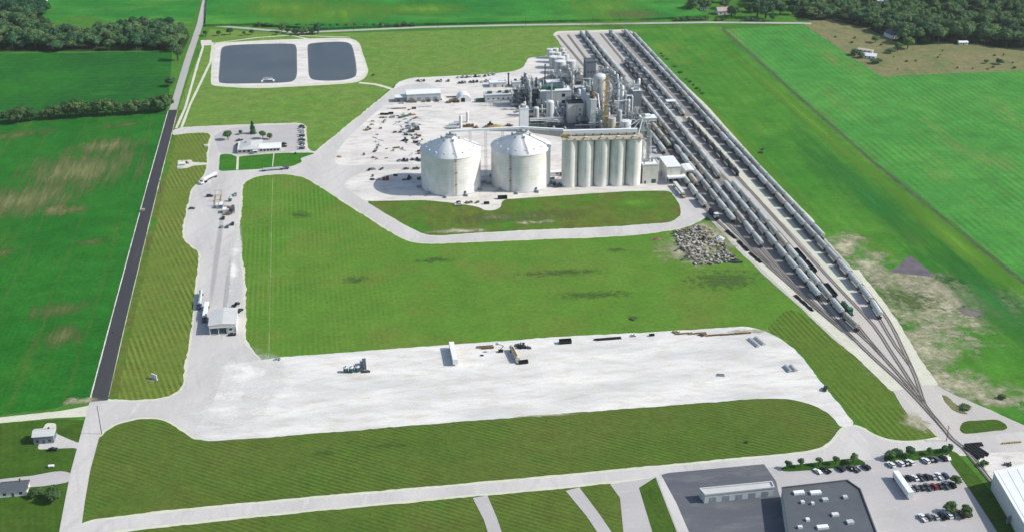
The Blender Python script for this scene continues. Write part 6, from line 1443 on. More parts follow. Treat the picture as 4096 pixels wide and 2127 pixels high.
for a in (
    ('dumpster', 1529, 460, 'black dumpster, leftmost of the three by the plant road', None, None, .62), ('dumpster', 1547, 460, 'black dumpster, middle of the three by the plant road', None, None, .62), ('dumpster', 1564, 457, 'black dumpster, rightmost of the three by the plant road', None, None, .7),
    ('scrap', 1528, 472, 'small scrap heap below the leftmost dumpster'), ('beams', 1568, 471, 'short rusty beams below the rightmost dumpster', None, None, .6), ('scrap', 1541, 472, 'small scrap heap below the middle dumpster', None, None, .6),
    ('pipes', 1613, 469, 'bundle of green pipes in the gravel yard', RX + .5, P_GREEN, 1.0), ('scrap', 1590, 465, 'dark scrap left of the green pipes', None, P_DARK, .6), ('beams', 1651, 461, 'brown beams right of the green pipes', RX + .2, P_WOOD, .6), ('beams', 1659, 475, 'rusty beams near the yard fence line', RX + .6, None, .8),
    ('container', 1656, 437, 'dark container by the pallets before the warehouse', RX, P_DARK, .6), ('blocks', 1600, 436, 'row of brown blocks before the warehouse', None, P_RUST, 1.2), ('blocks', 1580, 436, 'second row of blocks before the warehouse', None, P_WOOD, .8), ('blocks', 1700, 429, 'pale row of blocks right of the warehouse front', None, None, 1.3), ('blocks', 1560, 436, 'leftmost row of blocks before the lean-to', None, P_CLAD, .7),
    ('container', 1634, 493, 'grey container at the top of the storage block', NS, P_GREY, .7), ('container', 1640, 508, 'grey container in the middle of the storage block', NS, P_GREY, .9), ('crate', 1652, 500, 'grey crates beside the storage block', None, P_MID, 1.2), ('container', 1668, 508, 'pale grey container right of the storage block', NS, P_GREY, .9), ('crate', 1668, 520, 'dark crates below the pale container', None, P_DARK, 1.5),
    ('crate', 1646, 528, 'dark crates at the foot of the storage block', None, P_DARK, 1.8), ('crate', 1636, 516, 'grey crates left of the storage block', None, P_MID, 1.1),
    ('loader', 1472, 521, 'ochre wheel loader beside the plant road', RX + .8, P_YELLOW, 1.0), ('scrap', 1486, 500, 'thin scrap beside the plant road', None, P_WOOD, .9), ('scrap', 1492, 487, 'brown scrap above the wheel loader', None, P_WOOD, .7),
    ('dumpster', 1580, 532, 'dark teal skip, left of a pair in the yard', RX + .4, PAINT['teal'], .5), ('dumpster', 1601, 532, 'dark teal skip, right of a pair in the yard', RX, PAINT['teal'], .48), ('dumpster', 1626, 542, 'dark teal skip below the storage block', RX - .4, PAINT['teal'], .5), ('loader', 1622, 566, 'dark loader in mid yard', RX + 2.5, P_DARK),
    ('spool', 1656, 572, 'small cable spool in mid yard'), ('scrap', 1655, 556, 'tan scrap below the storage block', None, P_WOOD, .9), ('scrap', 1677, 545, 'tan scrap near the yard fence line', None, P_WOOD, 1.0), ('cabin', 1678, 572, 'small white cabin left of the left bin', NS, P_WHITE, .8), ('scrap', 1690, 560, 'dark scrap between cabin and bin', None, P_DARK, .6), ('scrap', 1682, 582, 'scrap below the white cabin', None, P_MID, 1.0),
    ('spool', 1508, 596, 'black cable spool at the left of the yard'), ('beams', 1500, 606, 'dark leaning beams below the spool', RX + 1.2, P_DARK, .7), ('scrap', 1493, 631, 'dark scrap near the road fork', None, P_DARK, .8), ('beams', 1586, 593, 'lone rusty beams in the open yard', RX + .2, P_RUST, .6), ('spool', 1456, 622, 'small black spool by the road fork'), ('dumpster', 1676, 608, 'black skip against the left bin', RX, P_BLACK, .5), ('beams', 1357, 629, 'yellow beams on the grass-free corner by the fork', RX - .4, P_YELLOW, .4),
    ('dumpster', 1478, 682, 'black skip left of the silver car', RX + 1.1, P_BLACK, .55), ('dumpster', 1527, 679, 'dark skip right of the silver car', RX + .9, P_DARK, .55), ('spool', 1491, 708, 'black spool behind the low scrap row'), ('scrap', 1490, 719, 'black scrap row left of the bin shadow', None, P_BLACK, .9), ('scrap', 1512, 719, 'grey scrap left of the bin shadow', None, P_MID, .8), ('crate', 1543, 719, 'brown crates at the edge of the bin shadow', None, P_RUST, 1.7), ('dumpster', 1582, 705, 'black skip at the top edge of the bin shadow', RX - .5, P_BLACK, .52), ('loader', 1636, 718, 'black loader inside the bin shadow', RX + 1.2, P_BLACK), ('scrap', 1618, 720, 'dark scrap inside the bin shadow', None, P_DARK, .8), ('crate', 1676, 718, 'dark crates against the left bin', None, P_DARK, 1.0),
    ('dumpster', 2010, 796, 'long black roll-off dumpster on the gravel edge below the bins', RX, P_BLACK, 1.1), ('container', 1946, 817, 'black container on the gravel bump below the bins', RX, P_BLACK, .62), ('dumpster', 1834, 812, 'dark skip on the rubble below the left bin', RX, P_BLACK, .5), ('scrap', 1876, 812, 'pale rubble pile below the left bin', None, P_WOOD, 1.2), ('scrap', 1905, 812, 'brown rubble pile below the left bin', None, P_RUST, 1.0),
    ('probe', 872, 806, 'yellow truck probe gantry in the weigh area', SITE - pi / 2), ('cabin', 884, 830, 'grey scale cabin in the middle of the weigh area', NS, P_CLAD2, 1.0), ('cabin', 872, 832, 'pale small cabin beside the scale cabin', NS, P_OFF, .6), ('cabin', 900, 850, 'tan scale cabin below the probe gantry', NS, P_BEIGE, .9), ('round', 921, 806, 'dark green round tank in the weigh area', None, P_GREEN, .9), ('beams', 925, 838, 'rusty long beams right of the scale cabin', NS, P_RUST, .9), ('scrap', 912, 830, 'brown scrap between cabin and beams', None, P_WOOD, 1.0), ('pallets', 914, 860, 'wooden pallets below the round tank'), ('rack', 933, 850, 'tan rail rack at the right edge of the weigh area', NS),
    ('round', 1384, 1488, 'dark teal round bin, leftmost on the white pad', None, None, 1.0), ('round', 1406, 1488, 'dark teal round bin, middle of three on the white pad', None, None, 1.0), ('round', 1430, 1485, 'dark teal round bin, rightmost on the white pad', None, None, 1.0), ('container', 1447, 1462, 'grey lattice container beside the round bins', NS, P_GREY, .8), ('rack', 1458, 1472, 'dark tall storage rack beside the round bins', NS), ('beams', 1462, 1487, 'dark beams at the foot of the storage rack', RX, P_DARK, .6),
    ('beams', 1938, 1388, 'long brown timber stack at the back edge of the pad', RX, P_WOOD, 1.2), ('beams', 1950, 1392, 'second brown timber stack on the pad', RX, P_RUST, .9), ('scrap', 1930, 1421, 'small dark scrap on open limestone', None, P_DARK, .6), ('lift', 2003, 1407, 'black boom lift left of the beige trailer', RX, P_BLACK), ('dumpster', 2094, 1453, 'flat black skip right of the beige trailer', RX + .1, P_BLACK, .85), ('scrap', 2082, 1386, 'dark scrap behind the beige trailer', None, P_DARK, 1.3), ('loader', 2092, 1392, 'black loader behind the beige trailer', RX, P_BLACK), ('scrap', 2118, 1392, 'small dark scrap right of the black loader', None, P_DARK, .7),
    ('dumpster', 2261, 1372, 'long low black trough at the pad edge', RX, P_BLACK, 1.15), ('beams', 2420, 1357, 'long black beam pile at the pad edge', RX, P_BLACK, 1.5), ('beams', 2455, 1354, 'second black beam pile at the pad edge', RX, P_BLACK, 1.0), ('scrap', 2530, 1344, 'small grey scrap at the pad edge', None, P_MID, .8), ('dumpster', 2607, 1343, 'short black skip at the pad edge', RX, P_BLACK, .5),
    ('blocks', 2735, 1336, 'row of brown blocks at the back right of the pad', RX, P_WOOD, 1.1), ('blocks', 2790, 1335, 'second row of brown blocks along the pad edge', RX, P_WOOD, 1.1), ('scrap', 2702, 1333, 'tan scrap at the start of the block row', None, P_WOOD, .9), ('scrap', 2812, 1341, 'brown scrap between the block rows', None, P_RUST, 1.0), ('blocks', 2860, 1342, 'third row of dark blocks near the pad corner', RX, P_RUST, 1.1), ('blocks', 2915, 1339, 'fourth row of dark blocks near the pad corner', RX, P_RUST, 1.1), ('blocks', 2970, 1335, 'last row of dark blocks at the pad corner', RX, P_RUST, 1.1),
    ('pipes', 3014, 1372, 'left bundle of pale pipes near the pad corner', radians(112), P_OFF, 1.1), ('pipes', 3038, 1366, 'right bundle of pale pipes near the pad corner', radians(112), P_OFF, 1.0), ('pipes', 3148, 1477, 'left short pipe bundle on the pad curve', radians(105), P_GREY, .7), ('pipes', 3172, 1475, 'right short pipe bundle on the pad curve', radians(105), P_OFF, .7), ('beams', 2884, 1501, 'lone grey beams in the open pad', RX - .3, P_MID, .5), ('scrap', 1108, 1438, 'small grey scrap at the left end of the pad', None, P_MID, .9),
    ('blocks', 4046, 1772, 'row of tan blocks on the gravel right of the crossing', RX, P_YELLOW, 1.1), ('scrap', 4030, 1858, 'dark scrap before the white hall', None, P_DARK, 1.0),
    ('container', 1921, 409, 'dark green container left of the control building', RX, P_GREEN, 1.15), ('crate', 1794, 412, 'brown timber stack, left in the scaffold yard', None, P_DKWOOD, 1.4), ('crate', 1812, 408, 'brown timber stack, middle of the scaffold yard', None, P_DKWOOD, 1.6), ('crate', 1828, 410, 'brown timber stack, right in the scaffold yard', None, P_DKWOOD, 1.4), ('beams', 1806, 390, 'dark beams behind the timber stacks', RX, P_DARK, 1.1), ('beams', 1816, 398, 'tan beams among the timber stacks', RX + .3, P_YELLOW, 1.0),
    ('pallets', 1640, 411, 'pallets, leftmost along the warehouse wall'), ('pallets', 1660, 411, 'pallets, second along the warehouse wall'), ('crate', 1694, 409, 'brown crates in the middle of the warehouse wall', None, P_WOOD, 1.0), ('pallets', 1716, 408, 'pallets, right of the middle of the warehouse wall'), ('crate', 1748, 407, 'dark crates at the right end of the warehouse wall', None, P_DARK, 1.1), ('dumpster', 1761, 402, 'black skip at the right corner of the warehouse', RX, P_BLACK, .5), ('scrap', 1606, 415, 'scrap below the lean-to', None, P_MID, 1.0),
    ('loader', 1960, 503, 'dark loader digging at the yellow grain heap', RX + .6, P_BLACK), ('crate', 1862, 508, 'brown crates behind the slim white tanks', None, P_RUST, 1.6), ('crate', 1884, 507, 'dark brown crates right of the slim white tanks', None, P_WOOD, 1.6), ('scrap', 1900, 514, 'brown scrap left of the grain heap', None, P_RUST, 1.4), ('scrap', 1826, 502, 'dark scrap right of the blue grey tanks', None, P_DARK, 1.4), ('beams', 2020, 515, 'rusty beams right of the grain heap', RX, P_RUST, 1.2), ('scrap', 2040, 505, 'brown scrap by the elevator house', None, P_RUST, 1.5),
    ('scrap', 2616, 640, 'grey machinery scrap behind the clad building', None, P_MID, 1.6), ('scrap', 2606, 610, 'steel machinery scrap beside the silo end', None, P_GREY, 1.8), ('crate', 2590, 648, 'dark crates between silo and clad building', None, P_DARK, 1.2),
    ('scrap', 2226, 745, 'dark machinery between right bin and silos', None, P_DARK, 1.8), ('crate', 2210, 735, 'grey crates between right bin and silos', None, P_MID, 1.6), ('cabin', 2225, 700, 'pale flat cabin between right bin and silos', RX, P_OFF, 1.6)):
    item(*a)
YR = random.Random(8)
for i in range(60):
    for _ in range(40):
        x, y = YR.choice((YR.uniform(1600, 1692), YR.uniform(1480, 1700))), YR.uniform(440, 640)
        if inside(x, y, [(1600, 440), (1680, 440), (1700, 640), (1480, 640), (1400, 600), (1500, 510)]): break
    k = i % 3
    item(('scrap', 'pallets', 'blocks')[k], x, y, ('small heap of loose scrap in the gravel yard', 'small stack of pale pallets in the gravel yard', 'short row of blocks in the gravel yard')[k], YR.uniform(0, 3), (None, P_CLAD if i % 2 else P_WOOD, P_OFF if i % 2 else P_MID)[k], (.6, .75, .6)[k], ('loose scrap in the yard', 'pallets in the yard', 'blocks in the yard')[k])
# debris heap: broken concrete as one heap, with the pieces that stand out as things of their own
rub = random.Random(9); b = MB(); poly = [(2690, 930), (2740, 920), (2770, 905), (2830, 915), (2880, 950), (2905, 985), (2950, 1045), (2880, 1055), (2790, 1066), (2755, 1040), (2720, 990)]
mats = [plain('rubble_pale', C(202, 198, 188), .9, .1, .25), plain('rubble_grey', C(140, 140, 136), .9, .1, .25), plain('rubble_tan', C(158, 146, 118), .9, .1, .25), plain('rubble_dark', C(92, 88, 80), .9, .1, .25)]
bs = [MB(), MB(), MB(), MB()]
for i in range(1500):
    x, y = rub.uniform(2685, 2955), rub.uniform(900, 1070)
    if not inside(x, y, poly): continue
    if 2820 < x < 2875 and 985 < y < 1018 and rub.random() < .8: continue
    p = G(x, y); q = rub.choice((0, 0, 0, 1, 1, 2, 3)); a, w = rub.uniform(.4, 2.0) * rub.choice((1, 1, 1.9)), rub.uniform(.3, 1.3)
    if rub.random() < .35 and x > 2800: continue
    bs[q].box(p.x, p.y, rub.uniform(0, .9), a, w, rub.uniform(.2, 1.2), rub.uniform(0, 3.1))
c = G(2820, 985)
for q, nm in enumerate(('pale', 'grey', 'tan', 'dark')): tag(bs[q].obj('rubble', mats[q]), 'scattered ' + nm + ' broken concrete in the debris heap', 'rubble', None, 'stuff')
for x, y, r, h, lb in ((2815, 962, 3.2, 3.4, 'larger black mound in the debris heap'), (2796, 966, 2.2, 2.6, 'smaller black mound in the debris heap'), (2943, 1046, 4.0, 2.4, 'black mound at the right tip of the debris heap')):
    heap((x, y), r, r * .8, h, P_BLACK, lb, 'dark_mound', 'mound', int(x))
heap((2875, 955), 4.2, 3.4, 2.6, P_GREY, 'grey steel scrap mound in the debris heap', 'scrap_mound', 'mound', 3)
heap((2740, 930), 4.5, 3, 2.0, P_RUST, 'brown earth mound at the top of the debris heap', 'earth_mound', 'mound', 4)
heap((2820, 918), 6, 3.6, 2.0, mats[2], 'tan earth mound at the back of the debris heap', 'earth_mound', 'mound', 5)
heap((2625, 958), 4, 2.0, 1.4, P_RUST, 'flat brown mound left of the debris heap', 'earth_mound', 'mound', 6)
for i, (x, y, L, r, lb) in enumerate(((2766, 958, 12, .9, 'long pale beam lying across the debris heap'), (2898, 1028, 14, .1, 'long curved hose like beam at the right of the heap'), (2920, 1050, 16, .08, 'dark long beam at the lower edge of the heap'), (2712, 1000, 7, -.9, 'dark beam at the left edge of the heap'), (2742, 1035, 8, -.8, 'dark beam at the lower left edge of the heap'))):
    c = G(x, y); t = thing('debris_beam', lb, 'beam', (c.x, c.y, .4), -r)
    MB().box(0, 0, 0, L, .7, .8).obj('beam', P_OFF if i == 0 else P_DARK, t)
# timber deck beside the railway crossing
c = G(3905, 1806); t = thing('timber_stack', 'broad black timber stack right of the railway at the front road', 'timber', (c.x, c.y, .15), radians(118))
for k in range(9): MB().box(0, (k - 4) * .9, 0, 9 + (k % 3), .6, .5 + .3 * (k % 2)).obj('timber', P_BLACK, t)
c = G(3895, 1782); t = thing('timber_stack', 'narrow black timber stack touching the front road', 'timber', (c.x, c.y, .15), RX)
for k in range(3): MB().box(0, (k - 1) * .9, 0, 9, .6, .6 + .2 * k).obj('timber', P_BLACK, t)
# utility poles
def pole(x, y, h, label, m=None):
    c = G(x, y); t = thing('utility_pole', label, 'utility pole', (c.x, c.y, 0), SITE + pi / 2)
    MB().cyl(0, 0, 0, h, .2, .13, n=8).obj('shaft', P_TRUNK, t); MB().box(0, 0, h - 1.0, .14, 2.6, .16).obj('crossarm', P_TRUNK, t)
    for k in (-1.1, 0, 1.1): MB().cyl(0, k, h - .84, h - .5, .08, n=6).obj('insulator', P_GREY, t)
pole(407, 1735, 16.5, 'tall wooden utility pole at the crossroads')
for i, (x, y) in enumerate(((1414, 124), (1752, 110), (2102, 102), (2372, 98), (2960, 93))): pole(x, y, 11, 'wooden utility pole, ' + nth(i + 1) + ' from the left along the back road')
for i, (x, y) in enumerate(((590, 1000), (640, 770), (690, 560), (735, 400), (790, 230))): pole(x + 4, y, 11, 'wooden utility pole, ' + nth(i + 1) + ' from the bottom along the county road')
pole(3785, 1763, 9, 'thin signal pole at the railway crossing')
# fence along the row crop field
fp = [G(x, y) for x, y in ((2893, 118), (3196, 386), (3500, 650), (4096, 1127), (4560, 1490))]
t = thing('wire_fence', 'thin dark wire fence along the row crop field', 'fence', fp[0]); b = MB(); k = 0
for a, c in zip(fp, fp[1:]):
    n = int((c - a).length / 6)
    for i in range(n):
        p = a.lerp(c, i / n) - fp[0]; b.box(p.x, p.y, 0, .14, .14, 1.4); k += 1
tag(b.obj('fence_post', P_DARK, t), None, None, None, 'stuff')
b = MB()
for a, c in zip(fp, fp[1:]):
    for z_ in (.6, 1.0, 1.35): b.tube(tuple(a - fp[0] + Vector((0, 0, z_))), tuple(c - fp[0] + Vector((0, 0, z_))), .04, 4)
b.obj('fence_wire', P_DARK, t)
# ================================================================== TREES
def leaf_mat(name, c1, c2):
    t = NT(name); oi = t.n('ShaderNodeObjectInfo')
    col = t.mix(oi.outputs['Random'], tuple(c1), tuple(c2))
    col = t.gain(col, t.rng(t.noise(.35, 3), .3, .7, .75, 1.25))
    t.fin(col, .8, .15)
    tl = t.n('ShaderNodeBsdfTranslucent'); t.l(col, tl.inputs[0]); mx = t.n('ShaderNodeMixShader'); mx.inputs[0].default_value = .18
    t.l(t.b.outputs[0], mx.inputs[1]); t.l(tl.outputs[0], mx.inputs[2]); t.l(mx.outputs[0], t.out.inputs[0]); return t.m
L_WOOD = leaf_mat('wood_leaves', (.028, .094, .040), (.104, .178, .060))
L_HEDGE = leaf_mat('hedge_leaves', (.040, .100, .030), (.090, .150, .044))
L_LIGHT = leaf_mat('light_leaves', (.05, .13, .035), (.085, .17, .045))
def crown_mesh(name, m, seed, squash=.8, nleaf=620, conic=False):
    """unit crown (radius about 1, centre at 0): leaf clumps spread over several boughs"""
    r = random.Random(seed); b = MB(); blobs = []
    nb = 11
    for i in range(nb):
        if conic:
            z = -0.9 + 1.9 * i / nb; q = .62 * (1 - i / nb) + .05; a = i * 2.4
            blobs.append((q * cos(a) * .6, q * sin(a) * .6, z, q + .14))
        else:
            a, e = r.uniform(0, 6.28), r.uniform(-.5, 1.3); q = r.uniform(.35, .62)
            blobs.append((q * cos(a) * cos(e), q * sin(a) * cos(e), q * sin(e) * squash, r.uniform(.34, .54)))
    blobs.append((0, 0, 0, .5))
    for i in range(nleaf):
        bx, by, bz, br = r.choice(blobs)
        v = Vector((r.gauss(0, 1), r.gauss(0, 1), r.gauss(0, 1) + .25)).normalized()
        c = Vector((bx, by, bz)) + v * br * r.uniform(.78, 1.06); c.z *= 1.0 if conic else .95
        nrm = (v + Vector((r.gauss(0, .5), r.gauss(0, .5), r.gauss(0, .5)))).normalized()
        u = nrm.cross(Vector((r.gauss(0, 1), r.gauss(0, 1), r.gauss(0, 1)))).normalized(); w = nrm.cross(u); s = r.uniform(.07, .15)
        b.add([tuple(c + u * s), tuple(c + w * s * .7), tuple(c - u * s), tuple(c - w * s * .7)], [(0, 1, 2, 3)])
    for bx, by, bz, br in blobs:                      # inner mass of foliage so the crown is not see-through
        n = 7; k = br * .74
        b.add([(bx + k * cos(6.283 * i / n) * cc, by + k * sin(6.283 * i / n) * cc, bz + k * ss) for cc, ss in ((.1, -1), (.8, -.6), (1, 0), (.8, .6), (.1, 1)) for i in range(n)],
              [(q * n + i, q * n + (i + 1) % n, (q + 1) * n + (i + 1) % n, (q + 1) * n + i) for q in range(4) for i in range(n)])
    return b.mesh(name, m)
CW = [crown_mesh('crown', L_WOOD, 100 + i) for i in range(7)]
CHD = [crown_mesh('crown', L_HEDGE, 200 + i, .85) for i in range(5)]
CLT = [crown_mesh('crown', L_LIGHT, 300 + i, .85) for i in range(3)]
CCN = crown_mesh('crown', L_WOOD, 400, conic=True)
def trunk_mesh():
    b = MB().cyl(0, 0, -.02, .62, .05, .028, n=7)
    for k in range(4): b.tube((0, 0, .34 + .06 * k), (.22 * cos(k * 1.7), .22 * sin(k * 1.7), .62 + .05 * k), .02, 5, .01)
    return b.mesh('trunk', P_TRUNK)
ME_TRUNK = trunk_mesh()
TR_ = random.Random(77)
def tree(p, h, r, crowns, label, group=None, name='tree', cat='tree', low=.16):
    t = thing(name, label, cat, (p.x, p.y, 0), TR_.uniform(0, 6.28), group)
    k = inst('trunk', ME_TRUNK, t); k.scale = (h, h, h)
    c = inst('crown', TR_.choice(crowns) if isinstance(crowns, list) else crowns, t)
    hz = h * (1 - low) / 2; c.scale = (r, r * TR_.uniform(.88, 1.12), hz / .92); c.location = (0, 0, h * low + hz)
    return t
# wood on the left: rows running away from the field
def wood(poly, sp, hr, where, crowns, rowword, colword, limit=None, group=None):
    P = [G(x, y) for x, y in poly]; xs = [p.x for p in P]; ys = [p.y for p in P]; Q = [(p.x, p.y) for p in P]
    y, ri, n = min(ys) + sp * .3, 0, 0
    rows = []
    while y < max(ys):
        x, rw = min(xs) + (sp / 2 if ri % 2 else 0), []
        while x < max(xs):
            q = (x + TR_.uniform(-.3, .3) * sp, y + TR_.uniform(-.3, .3) * sp)
            if inside(q[0], q[1], Q): rw.append(q)
            x += sp
        if rw: rows.append(rw)
        y += sp * .9; ri += 1
    for a, rw in enumerate(rows):
        for i, q in enumerate(rw):
            n += 1; h = TR_.uniform(*hr); r = sp * TR_.uniform(.5, .9)
            tree(Vector((q[0], q[1], 0)), h, r, crowns, ('tall' if h > sum(hr) / 2 else 'lower') + ' dark tree in the ' + where + ', ' + nth(a + 1) + ' row back, ' + nth(i + 1) + ' from left', group)
    return n
n1 = wood([(-30, 205), (100, 204), (460, 202), (735, 198), (752, 150), (745, 122), (540, 122), (360, 140), (240, 150), (190, 120), (150, 80), (60, 70), (-30, 80)], 12.6, (9, 18), 'left wood', CW, 'row from the near edge', 'from the left', group='trees of the left wood')
n2 = wood([(3200, 84), (3240, 74), (3330, 78), (3480, 112), (3560, 150), (3600, 178), (3700, 172), (3760, 176), (3900, 168), (4000, 190), (4130, 205), (4130, 160), (4000, 148), (3800, 124), (3600, 104), (3420, 76), (3250, 56), (3200, 66)], 12.2, (12, 19), 'right wood', CW, 'row from the near edge', 'from the left', group='trees of the right wood')
print('woods', n1, n2)
# far part of the right wood: one mass
def canopy(poly, sp, name, label, hr):
    P = [G(x, y) for x, y in poly]; Q = [(p.x, p.y) for p in P]; b = MB(); r = random.Random(4); cnt = 0
    for _ in range(4000):
        q = (r.uniform(min(a for a, _ in Q), max(a for a, _ in Q)), r.uniform(min(a for _, a in Q), max(a for _, a in Q)))
        if not inside(q[0], q[1], Q): continue
        cnt += 1
        if cnt > 420: break
        rr = r.uniform(6, 9); h = r.uniform(*hr); src = r.choice(CW); k = len(b.v)
        for v in src.vertices: b.v.append((q[0] + v.co.x * rr, q[1] + v.co.y * rr, h * .55 + v.co.z * h * .5))
        for f in src.polygons: b.f.append(tuple(i + k for i in f.vertices))
    return tag(b.obj(name, L_WOOD), label, 'wood', None, 'stuff')
canopy([(-200, 205), (-30, 205), (-30, 78), (60, 66), (150, 74), (190, 60), (150, 30), (60, 20), (-200, 30)], 12, 'far_wood', 'far corner of the left wood', (11, 17))
canopy([(2740, 8), (2860, 10), (3000, 28), (3130, 40), (3250, 52), (3420, 78), (3600, 108), (3800, 134), (4000, 156), (4130, 172), (4300, 210), (4500, 100), (4200, 20), (4000, -30), (3600, -60), (3000, -70), (2740, -40)], 12, 'far_wood', 'distant dark wood behind the right wood', (10, 17))
# hedgerow
hx_ = [(-10, 505, 12, 7), (50, 502, 11, 6), (90, 498, 13, 7), (125, 494, 11, 5), (180, 487, 8, 5), (205, 485, 10, 5.5), (240, 483, 11, 6), (275, 480, 13, 6.5), (308, 478, 15, 7.5), (335, 476, 12, 6), (362, 474, 10, 5.5), (392, 473, 12, 6), (425, 471, 14, 7.5), (452, 470, 12, 6), (482, 468, 9, 5), (510, 466, 9, 5), (540, 463, 12, 6.5), (572, 460, 10, 5), (602, 458, 11, 6), (632, 456, 13, 7), (662, 452, 14, 7)]
for i, (x, y, h, r) in enumerate(hx_):
    tree(G(x, y - 10), h * 1.1, r * 1.3, CHD, ('broad' if r > 6 else 'narrow') + ' bushy tree in the hedgerow, ' + nth(i + 1) + ' from the left', 'trees of the hedgerow', low=.02)
for x, y, h, r, cr, lb in ((712, 242, 17, 7, CW, 'big round tree standing alone beside the county road'), (685, 345, 9, 6, CW, 'dark low tree at the roadside in mid field'), (694, 205, 12, 6, CW, 'tree at the near corner of the left wood'),
        (913, 560, 8, 5.4, CLT, 'round green tree left of the office'), (1012, 536, 10.5, 2.8, CCN, 'dark conical evergreen behind the office'), (1052, 556, 7, 3.8, CLT, 'bright green tree behind the office wing'), (1078, 558, 5.5, 3.0, CHD, 'olive tree right of the bright one behind the wing'), (964, 540, 4.5, 2.0, CHD, 'small dark tree at the office corner'),
        (1183, 618, 2, 1.2, CHD, 'small dark bush on the office lawn'), (2530, 78, 0.1, .1, None, '')):
    if cr: tree(G(x, y), h, r, cr, lb, low=.1 if r > 3 else .05)
for i, (x, y, h, r) in enumerate(((823, 145, 6, 3), (876, 144, 6, 3), (921, 140, 8, 4), (978, 143, 5, 2.4), (1008, 140, 6, 3), (1108, 140, 4, 3))):
    tree(G(x, y), h, r, CHD, 'small round tree, ' + nth(i + 1) + ' from the left in the grass behind the left pond', 'small trees behind the left pond')
for i, (x, y, h, r) in enumerate(((1128, 128, 10, 5), (1150, 134, 6, 4), (1182, 139, 7, 5), (1205, 140, 8, 5), (1225, 139, 8, 5), (1250, 138, 8, 5), (1272, 136, 12, 5))):
    tree(G(x, y), h, r, CW, 'dark tree, ' + nth(i + 1) + ' from the left in the clump behind the right pond', 'dark trees behind the right pond', low=.02)
for i in range(20):
    x = 1030 + i * 33 + TR_.uniform(-8, 8); y = 112 - abs(i - 9) * .35
    tree(G(x, y - 2), TR_.uniform(3, 6), TR_.uniform(3, 5), CW, 'low dark shrub, ' + nth(i + 1) + ' from the left along the back road', 'shrubs along the back road', 'shrub', 'shrub', 0)
for i, (x, y, h, r) in enumerate(((2708, 84, 4, 4), (2728, 83, 4, 4), (2752, 83, 5, 4), (2775, 82, 4, 4), (2800, 81, 5, 4.5), (2822, 80, 5, 4), (2868, 83, 3, 3), (2890, 83, 3, 3), (2990, 84, 5, 4), (3010, 85, 4, 4), (3030, 86, 3, 3), (3056, 87, 3, 3))):
    tree(G(x, y), h, r, CW, 'dark bush, ' + nth(i + 1) + ' from the left along the right half of the back road', 'bushes along the right half of the back road', 'shrub', 'shrub', 0)
for i, (x, y, h, r, lb) in enumerate(((2770, 44, 16, 8, 'tree at the corner of the corn field'), (2800, 38, 17, 9, 'big dark tree beside the tiny shed'), (2825, 40, 13, 7, 'tree right of the tiny shed'), (2900, 36, 12, 8, 'tree behind the pink roofed farmhouse'), (2925, 72, 15, 7, 'tree in front of the pink roofed farmhouse'), (2940, 66, 11, 6, 'smaller tree right of the farmhouse'), (2990, 48, 7, 5, 'bush in the farmhouse garden'), (3028, 74, 21, 9, 'left half of the great round tree pair by the back road'), (3062, 74, 22, 10, 'right half of the great round tree pair by the back road'),
        (3045, 50, 18, 9, 'tree behind the great round pair'), (3120, 60, 14, 7, 'dark tree left of the white roofed house'), (3170, 60, 12, 6, 'slim dark tree before the white roofed house'), (3088, 84, 8, 3, 'small conical tree at the back road'), (3500, 172, 8, 4.5, 'small dark tree left of the dark roofed house'), (3590, 205, 9, 6, 'bright green tree in front of the dark roofed house'), (3562, 214, 5, 6, 'dark bush in the shadow of the bright tree'), (3630, 196, 12, 8, 'round dark tree right of the bright green one'),
        (3420, 222, 6, 6, 'dark tree left of the white barn'), (3440, 232, 6, 5, 'second dark tree left of the white barn'), (3498, 255, 5, 5, 'dark bush below the white barn'), (3514, 252, 5, 4.5, 'light green bush right of the barn'), (3995, 258, 6, 4.5, 'dark round bush in the brown scrub'), (3944, 254, 4, 3, 'small bush left of the dark round one'), (3975, 272, 2, 2, 'low bush below the dark round one'))):
    tree(G(x, y), h, r, CLT if 'light' in lb or 'bright' in lb else CW, lb, low=.05)
SH = random.Random(31)
sp_, tries = [], 0
for i in range(34):
    x, y = SH.uniform(3240, 4090), SH.uniform(120, 280)
    if not inside(x, y, [(3240, 105), (3560, 190), (3700, 200), (4096, 220), (4096, 278), (3694, 290), (3531, 300), (3392, 212)]): continue
    tree(G(x, y), SH.uniform(1.2, 2.6), SH.uniform(1.0, 2.2), CHD, 'low scrub bush in the brown scrubland', 'low scrub bushes', 'shrub', 'shrub', 0)
for i, (x, y) in enumerate(((2644, 216), (2655, 226), (2668, 238), (2745, 318), (2760, 330), (2775, 342), (2790, 356), (2800, 366), (2812, 376), (3046, 612), (3052, 600), (2700, 268), (2722, 292))):
    tree(G(x, y), SH.uniform(1.0, 2.2), SH.uniform(1.6, 3.0), CLT if i % 3 else CHD, 'roadside shrub, ' + nth(i + 1) + ' down the verge beside the rail yard', 'shrubs on the verge', 'shrub', 'shrub', 0)
for i, (x, y, r) in enumerate(((3201, 1864, 2.0), (3274, 1862, 1.9), (3341, 1856, 1.9), (3413, 1848, 2.4), (3150, 1874, 2.2), (3390, 1858, 1.6))):
    tree(G(x, y), 5.0 if r > 1.8 else 3.4, r, CW, 'small dark tree, ' + nth(i + 1) + ' in the left planting strip', 'trees in the left planting strip', low=.3)
for i, (x, y, r) in enumerate(((3560, 1838, 3.0), (3585, 1830, 3.0), (3640, 1824, 3.2), (3715, 1816, 1.8), (3776, 1808, 2.0), (3800, 1802, 2.0))):
    tree(G(x, y), 5.5 if r > 2.5 else 4.2, r, CW, 'dark tree, ' + nth(i + 1) + ' in the right planting strip', 'trees in the right planting strip', low=.25)
